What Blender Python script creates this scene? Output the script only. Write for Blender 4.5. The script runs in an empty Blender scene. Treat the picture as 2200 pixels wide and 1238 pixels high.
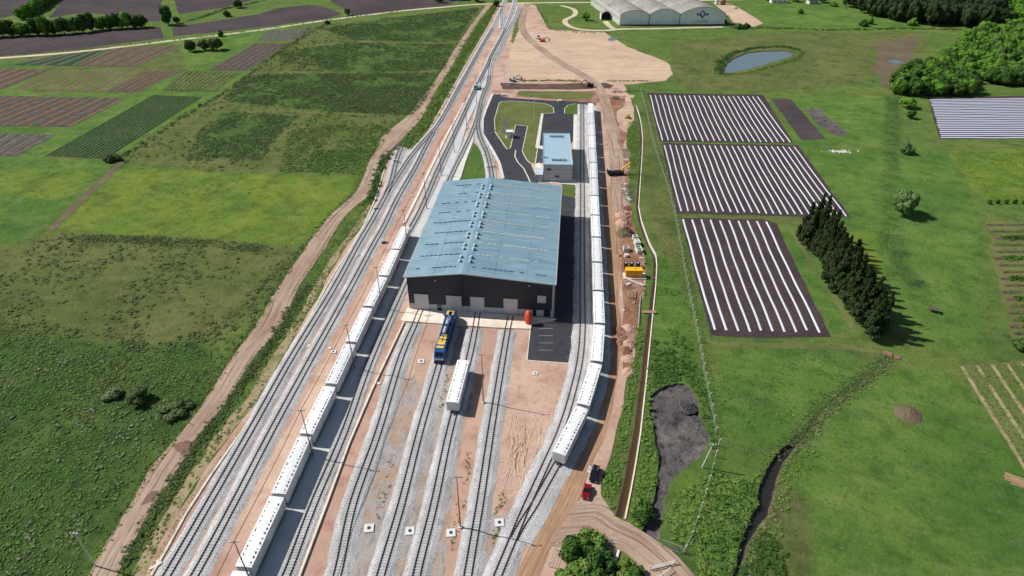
import bpy, bmesh, math, random
import numpy as np
from mathutils import Vector, Matrix, geometry as mgeo

random.seed(7)
RNG = np.random.default_rng(11)
PI = math.pi
SC = bpy.context.scene
COL = SC.collection

# ------------------------------------------------------------------ camera
CAM_H = 117.0
PITCH = math.radians(34.3)          # below the horizon
FOC = 1344.0 / 2200.0               # focal length over picture width
cam_d = bpy.data.cameras.new('camera')
cam = bpy.data.objects.new('camera', cam_d)
COL.objects.link(cam)
cam.location = (0, 0, CAM_H)
cam.rotation_euler = (math.radians(90) - PITCH, 0, 0)
cam_d.sensor_width = 36.0
cam_d.lens = 36.0 * FOC
cam_d.clip_start = 1.0
cam_d.clip_end = 9000.0
SC.camera = cam

# ------------------------------------------------------------------ light
SUN_EL = math.radians(44.5)
SUN_AZ = math.radians(-15.0)        # direction in which shadows fall, from +X
sun_d = bpy.data.lights.new('sun', 'SUN')
sun_d.energy = 4.7
sun_d.angle = math.radians(0.5)
sun_d.color = (1.0, 0.97, 0.93)
sun = bpy.data.objects.new('sun', sun_d)
COL.objects.link(sun)
sd = Vector((math.cos(SUN_EL) * math.cos(SUN_AZ), math.cos(SUN_EL) * math.sin(SUN_AZ), -math.sin(SUN_EL)))
sun.rotation_euler = sd.to_track_quat('-Z', 'Y').to_euler()
sun.location = (-200, 150, 300)

W = bpy.data.worlds.new('World')
SC.world = W
W.use_nodes = True
wn = W.node_tree
wn.nodes.clear()
sky = wn.nodes.new('ShaderNodeTexSky')
sky.sky_type = 'NISHITA'
sky.sun_disc = False
sky.sun_elevation = SUN_EL
sky.sun_rotation = math.radians(285)
bg = wn.nodes.new('ShaderNodeBackground')
bg.inputs['Strength'].default_value = 0.07
wo = wn.nodes.new('ShaderNodeOutputWorld')
wn.links.new(sky.outputs[0], bg.inputs[0])
wn.links.new(bg.outputs[0], wo.inputs[0])

SC.view_settings.view_transform = 'Standard'
SC.view_settings.look = 'None'
SC.view_settings.gamma = 1.0
SC.view_settings.use_curve_mapping = False
SC.view_settings.exposure = 0.0

# ------------------------------------------------------------------ survey
# Control points were read off the 2200 px wide photograph and are turned
# into metres on the ground (x to the right, y away from the camera foot).
_s, _c = math.sin(PITCH), math.cos(PITCH)
def G(x, y, z=0.0):
    u = (x - 1100.0) / 1344.0
    v = (y - 619.0) / 1344.0
    d = (CAM_H - z) / (_s + v * _c)
    return (u * d, d * (_c - v * _s))
def _px(w, z=0.0):
    zc = w.y * _c + (CAM_H - z) * _s
    return (1100 + 1344 * w.x / zc, 619 + 1344 * ((CAM_H - z) * _c - w.y * _s) / zc)
def GV(x, y, z=0.0, zz=None):
    a = G(x, y, z)
    return Vector((a[0], a[1], z if zz is None else zz))
def GP(pts, z=0.0):
    return [G(a, b, z) for a, b in pts]
def HG(base, top):
    X, Y = G(*base)
    v = (top[1] - 619.0) / 1344.0
    return CAM_H - Y * (_s + v * _c) / (_c - v * _s)

# ------------------------------------------------------------------ colour
def lin(r, g, b):
    o = []
    for v in (r, g, b):
        v /= 255.0
        o.append(v / 12.92 if v <= 0.04045 else ((v + 0.055) / 1.055) ** 2.4)
    return (o[0], o[1], o[2], 1.0)

MATS = {}
def new_mat(name):
    m = bpy.data.materials.new(name)
    m.use_nodes = True
    m.node_tree.nodes.clear()
    out = m.node_tree.nodes.new('ShaderNodeOutputMaterial')
    b = m.node_tree.nodes.new('ShaderNodeBsdfPrincipled')
    m.node_tree.links.new(b.outputs[0], out.inputs[0])
    MATS[name] = m
    return m, m.node_tree, b

def pos_node(nt, scale=(1, 1, 1), rot=0.0, objspace=False):
    if objspace:
        g = nt.nodes.new('ShaderNodeTexCoord'); o = g.outputs['Object']
    else:
        g = nt.nodes.new('ShaderNodeNewGeometry'); o = g.outputs['Position']
    mp = nt.nodes.new('ShaderNodeMapping')
    mp.vector_type = 'TEXTURE' if False else 'POINT'
    mp.inputs['Rotation'].default_value = (0, 0, rot)
    nt.links.new(o, mp.inputs['Vector'])
    mp2 = nt.nodes.new('ShaderNodeMapping')
    mp2.inputs['Scale'].default_value = scale
    nt.links.new(mp.outputs[0], mp2.inputs['Vector'])
    return mp2.outputs[0]

def noise(nt, vec, scale, detail=4.0, rough=0.6):
    n = nt.nodes.new('ShaderNodeTexNoise')
    n.inputs['Scale'].default_value = scale
    n.inputs['Detail'].default_value = detail
    n.inputs['Roughness'].default_value = rough
    nt.links.new(vec, n.inputs['Vector'])
    return n.outputs['Fac']

def ramp(nt, fac, lo, hi):
    r = nt.nodes.new('ShaderNodeMapRange')
    r.inputs['From Min'].default_value = lo
    r.inputs['From Max'].default_value = hi
    r.clamp = True
    nt.links.new(fac, r.inputs['Value'])
    return r.outputs[0]

def mixc(nt, fac, a, b):
    m = nt.nodes.new('ShaderNodeMix')
    m.data_type = 'RGBA'
    for sock, v in ((m.inputs[6], a), (m.inputs[7], b)):
        if isinstance(v, tuple): sock.default_value = v
        else: nt.links.new(v, sock)
    if isinstance(fac, float): m.inputs[0].default_value = fac
    else: nt.links.new(fac, m.inputs[0])
    return m.outputs[2]

def bump(nt, bsdf, fac, strength, dist):
    b = nt.nodes.new('ShaderNodeBump')
    b.inputs['Strength'].default_value = strength
    b.inputs['Distance'].default_value = dist
    nt.links.new(fac, b.inputs['Height'])
    nt.links.new(b.outputs[0], bsdf.inputs['Normal'])

def terrain_mat(name, layers, base, rough=0.95, bmp=(0.5, 0.2, 2.0), spec=0.1):
    """layers: (colour, noise scale, lo, hi[, stretch, rot])"""
    m, nt, b = new_mat(name)
    cur = base
    for L in layers:
        st = L[4] if len(L) > 4 else (1, 1, 1)
        rt = L[5] if len(L) > 5 else 0.0
        v = pos_node(nt, st, rt)
        f = ramp(nt, noise(nt, v, L[1], 5.0, 0.65), L[2], L[3])
        cur = mixc(nt, f, cur, L[0])
    if isinstance(cur, tuple): b.inputs['Base Color'].default_value = cur
    else: nt.links.new(cur, b.inputs['Base Color'])
    b.inputs['Roughness'].default_value = rough
    b.inputs['Specular IOR Level'].default_value = spec
    v = pos_node(nt)
    bump(nt, b, noise(nt, v, bmp[2], 6.0, 0.7), bmp[0], bmp[1])
    return m

def rut_mat(name, base, pale, dark, wet):
    m, nt, b = new_mat(name)
    uv = nt.nodes.new('ShaderNodeUVMap'); uv.uv_map = 'UVMap'
    def st(sx, sy):
        mp = nt.nodes.new('ShaderNodeMapping'); mp.inputs['Scale'].default_value = (sx, sy, 1)
        nt.links.new(uv.outputs[0], mp.inputs['Vector']); return mp.outputs[0]
    P = pos_node(nt)
    c = mixc(nt, ramp(nt, noise(nt, P, 0.05, 4.0), 0.42, 0.62), base, pale)
    c = mixc(nt, ramp(nt, noise(nt, st(1.0, 0.03), 1.0, 4.0), 0.5, 0.62), c, dark)
    c = mixc(nt, ramp(nt, noise(nt, st(2.6, 0.06), 1.0, 4.0), 0.54, 0.66), c, pale)
    c = mixc(nt, ramp(nt, noise(nt, st(3.2, 0.09), 1.3, 3.0), 0.58, 0.7), c, wet)
    c = mixc(nt, ramp(nt, noise(nt, P, 0.9, 6.0, 0.75), 0.55, 0.75), c, dark)
    nt.links.new(c, b.inputs['Base Color'])
    b.inputs['Roughness'].default_value = 0.95; b.inputs['Specular IOR Level'].default_value = 0.1
    bump(nt, b, noise(nt, st(2.0, 0.12), 1.0, 5.0), 0.9, 0.25)
rut_mat('rut_road', lin(166, 140, 122), lin(186, 164, 144), lin(138, 112, 94), lin(108, 86, 72))
rut_mat('rut_ochre', lin(166, 132, 104), lin(186, 152, 122), lin(146, 114, 88), lin(128, 98, 76))
def plain_mat(name, col, rough=0.5, metal=0.0, var=0.12, scale=1.5, dirt=None, spec=0.5):
    m, nt, b = new_mat(name)
    v = pos_node(nt, objspace=True)
    dk = tuple([c * (1 - var) for c in col[:3]] + [1.0])
    cur = mixc(nt, ramp(nt, noise(nt, v, scale, 4.0), 0.35, 0.7), col, dk)
    if dirt:
        cur = mixc(nt, ramp(nt, noise(nt, v, scale * 2.7, 5.0), 0.55, 0.75), cur, dirt)
    nt.links.new(cur, b.inputs['Base Color'])
    b.inputs['Roughness'].default_value = rough
    b.inputs['Metallic'].default_value = metal
    b.inputs['Specular IOR Level'].default_value = spec
    return m

def vary(name, lo):
    """each object with this material is a little more or less weathered than the next"""
    nt = MATS[name].node_tree
    b = next(n for n in nt.nodes if n.type == 'BSDF_PRINCIPLED')
    src = b.inputs['Base Color'].links[0].from_socket
    oi = nt.nodes.new('ShaderNodeObjectInfo')
    hs = nt.nodes.new('ShaderNodeHueSaturation')
    mr = nt.nodes.new('ShaderNodeMapRange'); mr.inputs['To Min'].default_value = lo; mr.inputs['To Max'].default_value = 1.03
    nt.links.new(oi.outputs['Random'], mr.inputs['Value']); nt.links.new(mr.outputs[0], hs.inputs['Value'])
    nt.links.new(src, hs.inputs['Color']); nt.links.new(hs.outputs[0], b.inputs['Base Color'])
def leaf_mat(name, c1, c2, c3=None, scale=0.25, trans=0.0):
    m, nt, b = new_mat(name)
    v = pos_node(nt)
    cur = mixc(nt, ramp(nt, noise(nt, v, scale, 3.0), 0.35, 0.65), c1, c2)
    if c3:
        cur = mixc(nt, ramp(nt, noise(nt, v, scale * 7, 3.0), 0.52, 0.7), cur, c3)
    nt.links.new(cur, b.inputs['Base Color'])
    b.inputs['Roughness'].default_value = 0.8
    b.inputs['Specular IOR Level'].default_value = 0.15
    return m

# ---- grass and earth
terrain_mat('meadow', [(lin(98, 128, 48), 0.012, 0.4, 0.65), (lin(58, 92, 40), 0.05, 0.48, 0.72),
            (lin(108, 124, 60), 0.16, 0.55, 0.78), (lin(48, 78, 36), 0.9, 0.52, 0.75), (lin(112, 132, 66), 1.9, 0.6, 0.8, (1, 2.5, 1))],
            lin(78, 114, 46), bmp=(0.9, 0.5, 1.2))
terrain_mat('olive_grass', [(lin(118, 120, 72), 0.03, 0.42, 0.62), (lin(84, 104, 50), 0.08, 0.5, 0.7),
            (lin(134, 126, 98), 0.05, 0.62, 0.78), (lin(66, 88, 44), 0.7, 0.55, 0.78), (lin(124, 126, 78), 1.7, 0.6, 0.8)],
            lin(98, 108, 58), bmp=(0.9, 0.4, 1.3))
terrain_mat('yellow_grass', [(lin(122, 136, 48), 0.05, 0.4, 0.6), (lin(80, 118, 48), 0.035, 0.52, 0.66),
            (lin(132, 136, 52), 0.3, 0.55, 0.75), (lin(62, 98, 44), 0.8, 0.55, 0.78)],
            lin(100, 126, 46), bmp=(0.9, 0.4, 1.1))
terrain_mat('lush_grass', [(lin(92, 118, 52), 0.05, 0.4, 0.62), (lin(66, 92, 44), 0.2, 0.5, 0.72),
            (lin(60, 84, 44), 0.9, 0.55, 0.8)], lin(78, 106, 48), bmp=(0.8, 0.4, 1.2))
terrain_mat('dark_crop', [(lin(60, 88, 52), 0.05, 0.4, 0.65), (lin(40, 66, 40), 0.5, 0.5, 0.7)], lin(50, 78, 44), bmp=(1.0, 0.6, 1.0))
terrain_mat('plough', [(lin(90, 80, 78), 0.02, 0.4, 0.62), (lin(60, 53, 56), 0.35, 0.45, 0.7, (0.25, 2.2, 1), 0.15),
            (lin(98, 88, 82), 0.5, 0.58, 0.75, (0.15, 2.5, 1), 0.15)], lin(74, 66, 68), bmp=(0.8, 0.4, 1.0))
terrain_mat('bed_soil', [(lin(88, 72, 70), 0.08, 0.42, 0.65), (lin(58, 50, 54), 0.9, 0.45, 0.7), (lin(110, 88, 80), 2.5, 0.66, 0.8)],
            lin(72, 62, 64), bmp=(0.9, 0.2, 2.5))
terrain_mat('black_soil', [(lin(116, 110, 106), 0.10, 0.4, 0.62), (lin(62, 58, 58), 0.35, 0.5, 0.68), (lin(146, 136, 124), 0.2, 0.6, 0.74), (lin(48, 45, 46), 1.2, 0.56, 0.72)],
            lin(92, 87, 86), bmp=(1.0, 0.5, 0.9))
terrain_mat('churned_earth', [(lin(172, 136, 116), 0.07, 0.42, 0.6), (lin(112, 80, 66), 0.16, 0.5, 0.66), (lin(190, 160, 142), 0.3, 0.6, 0.74), (lin(92, 68, 58), 0.9, 0.56, 0.72)],
            lin(150, 106, 82), bmp=(1.0, 0.5, 1.0))
terrain_mat('red_earth', [(lin(206, 178, 156), 0.03, 0.42, 0.62), (lin(168, 128, 110), 0.09, 0.5, 0.7),
            (lin(168, 132, 112), 0.35, 0.55, 0.75), (lin(150, 112, 94), 1.2, 0.6, 0.82, (2.2, 0.5, 1), 0.12)],
            lin(190, 158, 140), bmp=(0.7, 0.2, 1.6))
terrain_mat('strip_earth', [(lin(196, 162, 140), 0.06, 0.42, 0.62), (lin(166, 122, 104), 0.2, 0.5, 0.72),
            (lin(190, 154, 138), 0.8, 0.58, 0.8, (2.5, 0.4, 1), 0.15)],
            lin(184, 150, 132), bmp=(0.5, 0.1, 1.6))
terrain_mat('sand', [(lin(208, 184, 156), 0.02, 0.42, 0.6), (lin(196, 160, 132), 0.06, 0.52, 0.7, (0.5, 1.8, 1)),
            (lin(168, 134, 112), 0.16, 0.54, 0.7, (0.35, 2.2, 1)), (lin(158, 134, 108), 0.5, 0.56, 0.72, (.5, 1.5, 1)), (lin(224, 204, 178), 0.35, 0.58, 0.74, (.4, 2, 1))],
            lin(196, 170, 146), bmp=(0.7, 0.2, 1.4))
terrain_mat('dirt_road', [(lin(182, 156, 144), 0.04, 0.42, 0.62), (lin(134, 106, 94), 0.12, 0.54, 0.72, (2.0, 0.5, 1), -0.5),
            (lin(146, 118, 106), 0.9, 0.5, 0.7, (4.0, 0.25, 1), -0.52), (lin(116, 92, 82), 1.4, 0.58, 0.72, (4.0, 0.22, 1), -0.52)],
            lin(166, 138, 126), bmp=(0.9, 0.25, 1.8))
terrain_mat('pale_road', [(lin(214, 202, 176), 0.05, 0.42, 0.62), (lin(170, 152, 126), 0.5, 0.55, 0.75)], lin(204, 186, 158))
terrain_mat('ochre_road', [(lin(174, 142, 110), 0.05, 0.42, 0.62), (lin(142, 112, 88), 0.4, 0.55, 0.78, (2.5, 0.4, 1), -0.3),
            (lin(206, 172, 134), 0.9, 0.62, 0.8, (3.0, 0.3, 1), -0.3)], lin(162, 128, 98), bmp=(0.4, 0.1, 1.5))
terrain_mat('wet_earth', [(lin(118, 92, 80), 0.3, 0.42, 0.62)], lin(136, 110, 97))
terrain_mat('mud', [(lin(112, 92, 82), 0.12, 0.42, 0.62), (lin(70, 56, 50), 0.4, 0.5, 0.7, (0.4, 2, 1))], lin(94, 74, 66))
terrain_mat('dry_verge', [(lin(150, 138, 98), 0.3, 0.45, 0.6), (lin(96, 108, 58), 0.12, 0.52, 0.66), (lin(190, 172, 140), 0.5, 0.6, 0.75)], lin(166, 148, 120))
terrain_mat('marsh', [(lin(120, 104, 84), 0.06, 0.42, 0.62), (lin(92, 100, 60), 0.15, 0.52, 0.68)], lin(104, 92, 74))
terrain_mat('gravel', [(lin(202, 200, 198), 0.1, 0.42, 0.62), (lin(160, 156, 154), 0.35, 0.52, 0.7, (1.6, 0.5, 1), 0.15),
            (lin(226, 224, 222), 3.2, 0.54, 0.66), (lin(118, 116, 118), 3.6, 0.55, 0.68)],
            lin(178, 175, 173), bmp=(1.0, 0.12, 4.0))
terrain_mat('dirty_gravel', [(lin(176, 148, 124), 0.12, 0.45, 0.6), (lin(130, 122, 118), 0.5, 0.5, 0.7, (1.8, 0.5, 1), 0.15),
            (lin(196, 194, 192), 3.2, 0.56, 0.7), (lin(96, 90, 86), 2.6, 0.58, 0.72)],
            lin(170, 162, 156), bmp=(1.0, 0.12, 4.0))
terrain_mat('asphalt', [(lin(66, 67, 72), 0.05, 0.42, 0.62), (lin(50, 51, 56), 0.3, 0.5, 0.7), (lin(84, 84, 88), 0.15, 0.62, 0.8, (2, .3, 1))],
            lin(58, 59, 64), rough=0.85, bmp=(0.2, 0.02, 6.0), spec=0.3)
terrain_mat('concrete', [(lin(206, 204, 196), 0.08, 0.42, 0.62), (lin(232, 228, 216), 0.2, 0.5, 0.72), (lin(180, 176, 168), 1.1, 0.62, 0.8)],
            lin(220, 216, 206), rough=0.9, bmp=(0.15, 0.02, 4.0))
terrain_mat('apron_concrete', [(lin(222, 208, 188), 0.15, 0.42, 0.62), (lin(206, 186, 160), 0.6, 0.56, 0.76)],
            lin(240, 228, 210), rough=0.9, bmp=(0.15, 0.02, 4.0))
terrain_mat('grey_slab', [(lin(192, 194, 192), 0.1, 0.42, 0.62), (lin(200, 200, 198), 0.5, 0.52, 0.72)],
            lin(206, 206, 202), rough=0.9, bmp=(0.15, 0.02, 4.0))
terrain_mat('stone_kerb', [(lin(190, 182, 168), 0.5, 0.45, 0.65)], lin(226, 218, 202), rough=0.9)
terrain_mat('purple_bed', [(lin(106, 92, 80), 0.3, 0.42, 0.62), (lin(72, 62, 56), 0.8, 0.5, 0.7)], lin(88, 76, 68))
terrain_mat('orange_bed', [(lin(132, 108, 80), 0.3, 0.42, 0.62), (lin(92, 92, 56), 0.8, 0.5, 0.66)], lin(116, 94, 72))
terrain_mat('grey_bed', [(lin(114, 110, 102), 0.3, 0.42, 0.62), (lin(78, 90, 66), 0.8, 0.48, 0.66)], lin(96, 90, 86))

# ---- manufactured
plain_mat('sleeper_concrete', lin(196, 194, 190), 0.9, var=0.2, scale=3)
plain_mat('sleeper_timber', lin(120, 104, 98), 0.9, var=0.3, scale=3)
plain_mat('rail_steel', lin(42, 38, 40), 0.7, 0.2, var=0.3, scale=0.6)
plain_mat('rail_rust', lin(70, 46, 42), 0.8, 0.1, var=0.3, scale=0.6)
plain_mat('wagon_white', lin(236, 236, 234), 0.45, var=0.1, scale=0.8, dirt=lin(206, 198, 184))
plain_mat('wagon_roof', lin(248, 248, 246), 0.4, var=0.03, scale=0.5, dirt=lin(225, 222, 215))  # whiter than the body: glare of the sunlit top put into the colour
plain_mat('wagon_gap', lin(150, 152, 156), 0.6)
plain_mat('fitting_dark', lin(60, 58, 58), 0.7)
plain_mat('bogie_black', lin(34, 33, 34), 0.8)
plain_mat('wall_charcoal', lin(50, 51, 62), 0.6, var=0.2, scale=0.4)
plain_mat('wall_concrete', lin(198, 200, 202), 0.9, var=0.15, scale=0.6)
plain_mat('door_grey', lin(208, 204, 200), 0.6, var=0.1, scale=0.3)
plain_mat('steel_pale', lin(190, 194, 196), 0.5, 0.3)
plain_mat('mast_galvanised', lin(120, 116, 112), 0.6, 0.2)
plain_mat('cable_black', lin(30, 28, 28), 0.8)
plain_mat('cable_green', lin(138, 152, 136), 0.6)
plain_mat('vent_white', lin(205, 220, 228), 0.5)
plain_mat('vent_cap', lin(60, 84, 106), 0.5)
plain_mat('skylight_dash', lin(52, 78, 104), 0.4)
plain_mat('skylight_pale', lin(206, 208, 188), 0.4)
plain_mat('loco_blue', lin(30, 84, 146), 0.35, var=0.15)
plain_mat('loco_navy', lin(20, 44, 96), 0.4, var=0.2)
plain_mat('loco_cyan', lin(120, 210, 232), 0.4)
plain_mat('loco_yellow', lin(236, 200, 96), 0.5, var=0.15)
plain_mat('loco_grey', lin(178, 182, 190), 0.5, var=0.15)
plain_mat('glass_dark', lin(24, 28, 34), 0.08, spec=0.8)
plain_mat('paint_black', lin(26, 28, 34), 0.25, var=0.1)
plain_mat('paint_red', lin(124, 18, 30), 0.25, var=0.1)
plain_mat('paint_white', lin(226, 226, 222), 0.4)
plain_mat('paint_teal', lin(120, 190, 200), 0.4)
plain_mat('paint_yellow', lin(244, 190, 20), 0.4, var=0.1)
plain_mat('paint_amber', lin(240, 160, 20), 0.45, var=0.1)
plain_mat('paint_orange', lin(236, 84, 30), 0.5, var=0.15)
plain_mat('paint_blue', lin(60, 100, 160), 0.4)
plain_mat('rubber', lin(24, 24, 25), 0.9)
plain_mat('tarp_orange', lin(240, 88, 40), 0.6, var=0.25, scale=2)
plain_mat('water_tank_black', lin(28, 30, 36), 0.3)
plain_mat('precast', lin(214, 212, 204), 0.9, var=0.15, scale=1)
plain_mat('rubble_grey', lin(158, 140, 124), 0.9, var=0.3, scale=1)
plain_mat('timber', lin(176, 150, 112), 0.9, var=0.3, scale=2)
plain_mat('bark', lin(84, 72, 58), 0.95, var=0.3)
plain_mat('brick', lin(150, 112, 92), 0.9, var=0.3)
plain_mat('office_panel', lin(186, 196, 202), 0.5, var=0.08, scale=0.5)
plain_mat('office_roof', lin(166, 194, 206), 0.45, var=0.08, scale=0.25)
plain_mat('warehouse_white', lin(232, 230, 222), 0.85, var=0.15, scale=0.4)
plain_mat('warehouse_sky_tint', lin(240, 244, 250), 0.85, var=0.15, scale=0.18, dirt=lin(206, 216, 228))  # white facade in shade: skylight's blue and lift put into the colour
plain_mat('warehouse_dark', lin(52, 58, 74), 0.9, var=0.2)
plain_mat('warehouse_emblem', lin(96, 116, 150), 0.9, var=0.2)
plain_mat('plastic_white', lin(226, 229, 234), 0.35, var=0.05, scale=0.6)
plain_mat('plastic_lilac', lin(206, 210, 226), 0.4, var=0.1, scale=0.6)
plain_mat('road_paint', lin(170, 172, 176), 0.7, var=0.3, scale=2)

def roof_mat():
    m, nt, b = new_mat('hall_roof')
    v = pos_node(nt, (1, 1, 1), objspace=True)
    v2 = pos_node(nt, (0.03, 1.1, 1), objspace=True)
    v3 = pos_node(nt, (0.02, 0.28, 1), objspace=True)
    c = mixc(nt, ramp(nt, noise(nt, v, 0.05, 2.0), 0.4, 0.62), lin(136, 166, 178), lin(146, 174, 184))
    c = mixc(nt, ramp(nt, noise(nt, v2, 1.0, 3.0), 0.5, 0.72), c, lin(156, 182, 192))
    c = mixc(nt, ramp(nt, noise(nt, v3, 1.0, 2.0), 0.48, 0.7), c, lin(124, 156, 172))
    nt.links.new(c, b.inputs['Base Color'])
    b.inputs['Roughness'].default_value = 0.5
    b.inputs['Metallic'].default_value = 0.15
    return m
roof_mat()
def vault_mat():
    m, nt, b = new_mat('vault_roof')
    v = pos_node(nt, objspace=True)
    v2 = pos_node(nt, (0.15, 1.4, 0.15), objspace=True)
    c = mixc(nt, ramp(nt, noise(nt, v, 0.08, 4.0), 0.4, 0.65), lin(132, 126, 118), lin(160, 154, 146))
    c = mixc(nt, ramp(nt, noise(nt, v2, 0.5, 4.0), 0.5, 0.68), c, lin(184, 182, 174))
    c = mixc(nt, ramp(nt, noise(nt, v, 0.5, 4.0), 0.58, 0.75), c, lin(92, 80, 70))
    nt.links.new(c, b.inputs['Base Color'])
    b.inputs['Roughness'].default_value = 0.9
vault_mat()
def water_mat(name, col, rough=0.06):
    m, nt, b = new_mat(name)
    b.inputs['Base Color'].default_value = col
    b.inputs['Roughness'].default_value = rough
    b.inputs['Specular IOR Level'].default_value = 0.6
    v = pos_node(nt)
    bump(nt, b, noise(nt, v, 1.2, 3.0), 0.15, 0.05)
water_mat('pond_water', lin(104, 122, 126))
water_mat('canal_water', lin(156, 124, 72), 0.4)
water_mat('creek_water', lin(44, 44, 36), 0.1)

leaf_mat('scrub_leaf', lin(80, 116, 50), lin(108, 130, 66), lin(64, 96, 44), 0.05)
leaf_mat('scrub_dark', lin(80, 100, 56), lin(96, 112, 66), lin(62, 82, 48), 0.08)
leaf_mat('scrub_grey', lin(112, 126, 88), lin(92, 114, 66), lin(136, 142, 110), 0.08)
leaf_mat('weed_leaf', lin(86, 122, 46), lin(108, 134, 62), lin(116, 120, 72), 0.15)
leaf_mat('bright_leaf', lin(108, 152, 50), lin(88, 134, 46), lin(130, 168, 62), 0.04)
leaf_mat('tree_leaf', lin(64, 98, 40), lin(84, 116, 50), lin(50, 80, 34), 0.1)
leaf_mat('wood_leaf', lin(56, 76, 44), lin(74, 90, 56), lin(44, 60, 38), 0.05)
leaf_mat('conifer_leaf', lin(54, 74, 42), lin(68, 86, 48), lin(76, 78, 46), 0.15)
leaf_mat('cabbage_leaf', lin(78, 118, 98), lin(64, 100, 80), lin(112, 140, 120), 0.2)
leaf_mat('crop_leaf', lin(98, 130, 56), lin(112, 136, 64), lin(78, 110, 48), 0.2)
leaf_mat('yellow_leaf', lin(168, 178, 48), lin(146, 164, 50), None, 0.3)
leaf_mat('willow_leaf', lin(104, 130, 76), lin(86, 114, 60), lin(122, 144, 92), 0.3)
leaf_mat('dry_weed', lin(150, 146, 100), lin(112, 118, 66), lin(90, 100, 50), 0.3)

# ------------------------------------------------------------------ objects
def tag(o, label=None, cat=None, group=None, kind=None):
    if label: o['label'] = label
    if cat: o['category'] = cat
    if group: o['group'] = group
    if kind: o['kind'] = kind
    return o

def link(name, me, parent=None, mat=None):
    if mat is not None and len(me.materials) == 0:
        me.materials.append(MATS[mat])
    o = bpy.data.objects.new(name, me)
    COL.objects.link(o)
    if parent is not None: o.parent = parent
    return o

def empty(name, loc, rz=0.0, label=None, cat=None, group=None):
    o = bpy.data.objects.new(name, None)
    o.empty_display_size = 0.5
    COL.objects.link(o)
    o.location = loc
    o.rotation_euler = (0, 0, rz)
    return tag(o, label, cat, group)

def copy_tree(o, parent=None):
    c = o.copy()
    COL.objects.link(c)
    if parent is not None: c.parent = parent
    for ch in list(o.children): copy_tree(ch, c)
    return c

class MB:
    def __init__(s): s.v = []; s.f = []
    def add(s, vs, fs):
        b = len(s.v)
        s.v += [tuple(v) for v in vs]
        s.f += [tuple(b + i for i in f) for f in fs]
        return s
    def box(s, c, d, rz=0.0, taper=1.0):
        hx, hy, hz = d[0] / 2, d[1] / 2, d[2] / 2
        cr, sr = math.cos(rz), math.sin(rz)
        vs = []
        for z, t in ((-hz, 1.0), (hz, taper)):
            for x, y in ((-hx, -hy), (hx, -hy), (hx, hy), (-hx, hy)):
                x *= t; y *= t
                vs.append((c[0] + x * cr - y * sr, c[1] + x * sr + y * cr, c[2] + z))
        return s.add(vs, [(3, 2, 1, 0), (4, 5, 6, 7), (0, 1, 5, 4), (1, 2, 6, 5), (2, 3, 7, 6), (3, 0, 4, 7)])
    def bar(s, a, b, w, h=None, n=4):
        a = Vector(a); b = Vector(b); h = h or w
        d = (b - a).normalized()
        up = Vector((0, 0, 1)) if abs(d.z) < 0.95 else Vector((0, 1, 0))
        sx = d.cross(up).normalized(); sy = sx.cross(d).normalized()
        vs = []
        for p in (a, b):
            for k in range(n):
                an = 2 * PI * (k + 0.5) / n
                q = 0.7071 if n == 4 else 0.5
                vs.append(p + sx * math.cos(an) * w * q + sy * math.sin(an) * h * q)
        fs = [tuple(range(n - 1, -1, -1)), tuple(range(n, 2 * n))]
        for k in range(n):
            k2 = (k + 1) % n
            fs.append((k, k2, n + k2, n + k))
        return s.add(vs, fs)
    def cyl(s, c, r, h, n=10, r2=None, axis='z'):
        r2 = r if r2 is None else r2
        vs = []
        for hh, rr in ((-h / 2, r), (h / 2, r2)):
            for k in range(n):
                an = 2 * PI * k / n
                a, b = math.cos(an) * rr, math.sin(an) * rr
                if axis == 'z': vs.append((c[0] + a, c[1] + b, c[2] + hh))
                elif axis == 'y': vs.append((c[0] + a, c[1] + hh, c[2] + b))
                else: vs.append((c[0] + hh, c[1] + a, c[2] + b))
        fs = [tuple(range(n - 1, -1, -1)), tuple(range(n, 2 * n))]
        for k in range(n):
            k2 = (k + 1) % n
            fs.append((k, k2, n + k2, n + k))
        return s.add(vs, fs)
    def prism(s, prof, x0, x1, axis='x'):
        """extrude profile [(a,z)..] between x0 and x1"""
        n = len(prof)
        vs = []
        for x in (x0, x1):
            for a, z in prof:
                vs.append((x, a, z) if axis == 'x' else (a, x, z))
        fs = [tuple(range(n - 1, -1, -1)), tuple(range(n, 2 * n))]
        for k in range(n):
            k2 = (k + 1) % n
            fs.append((k, k2, n + k2, n + k))
        return s.add(vs, fs)
    def mesh(s, name):
        me = bpy.data.meshes.new(name)
        me.from_pydata(s.v, [], s.f)
        me.update()
        return me
    def build(s, name, mat, parent=None, fix=True):
        me = s.mesh(name)
        if fix:
            bm = bmesh.new(); bm.from_mesh(me)
            bmesh.ops.recalc_face_normals(bm, faces=bm.faces)
            bm.to_mesh(me); bm.free()
        return link(name, me, parent, mat)

def np_mesh(name, V, T):
    """V (n,3) float, T (m,3) int triangles"""
    me = bpy.data.meshes.new(name)
    me.vertices.add(len(V)); me.vertices.foreach_set('co', np.asarray(V, dtype=np.float32).ravel())
    m = len(T)
    me.loops.add(m * 3); me.loops.foreach_set('vertex_index', np.asarray(T, dtype=np.int32).ravel())
    me.polygons.add(m)
    me.polygons.foreach_set('loop_start', np.arange(0, m * 3, 3, dtype=np.int32))
    me.polygons.foreach_set('loop_total', np.full(m, 3, dtype=np.int32))
    me.update(calc_edges=True)
    return me

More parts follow.
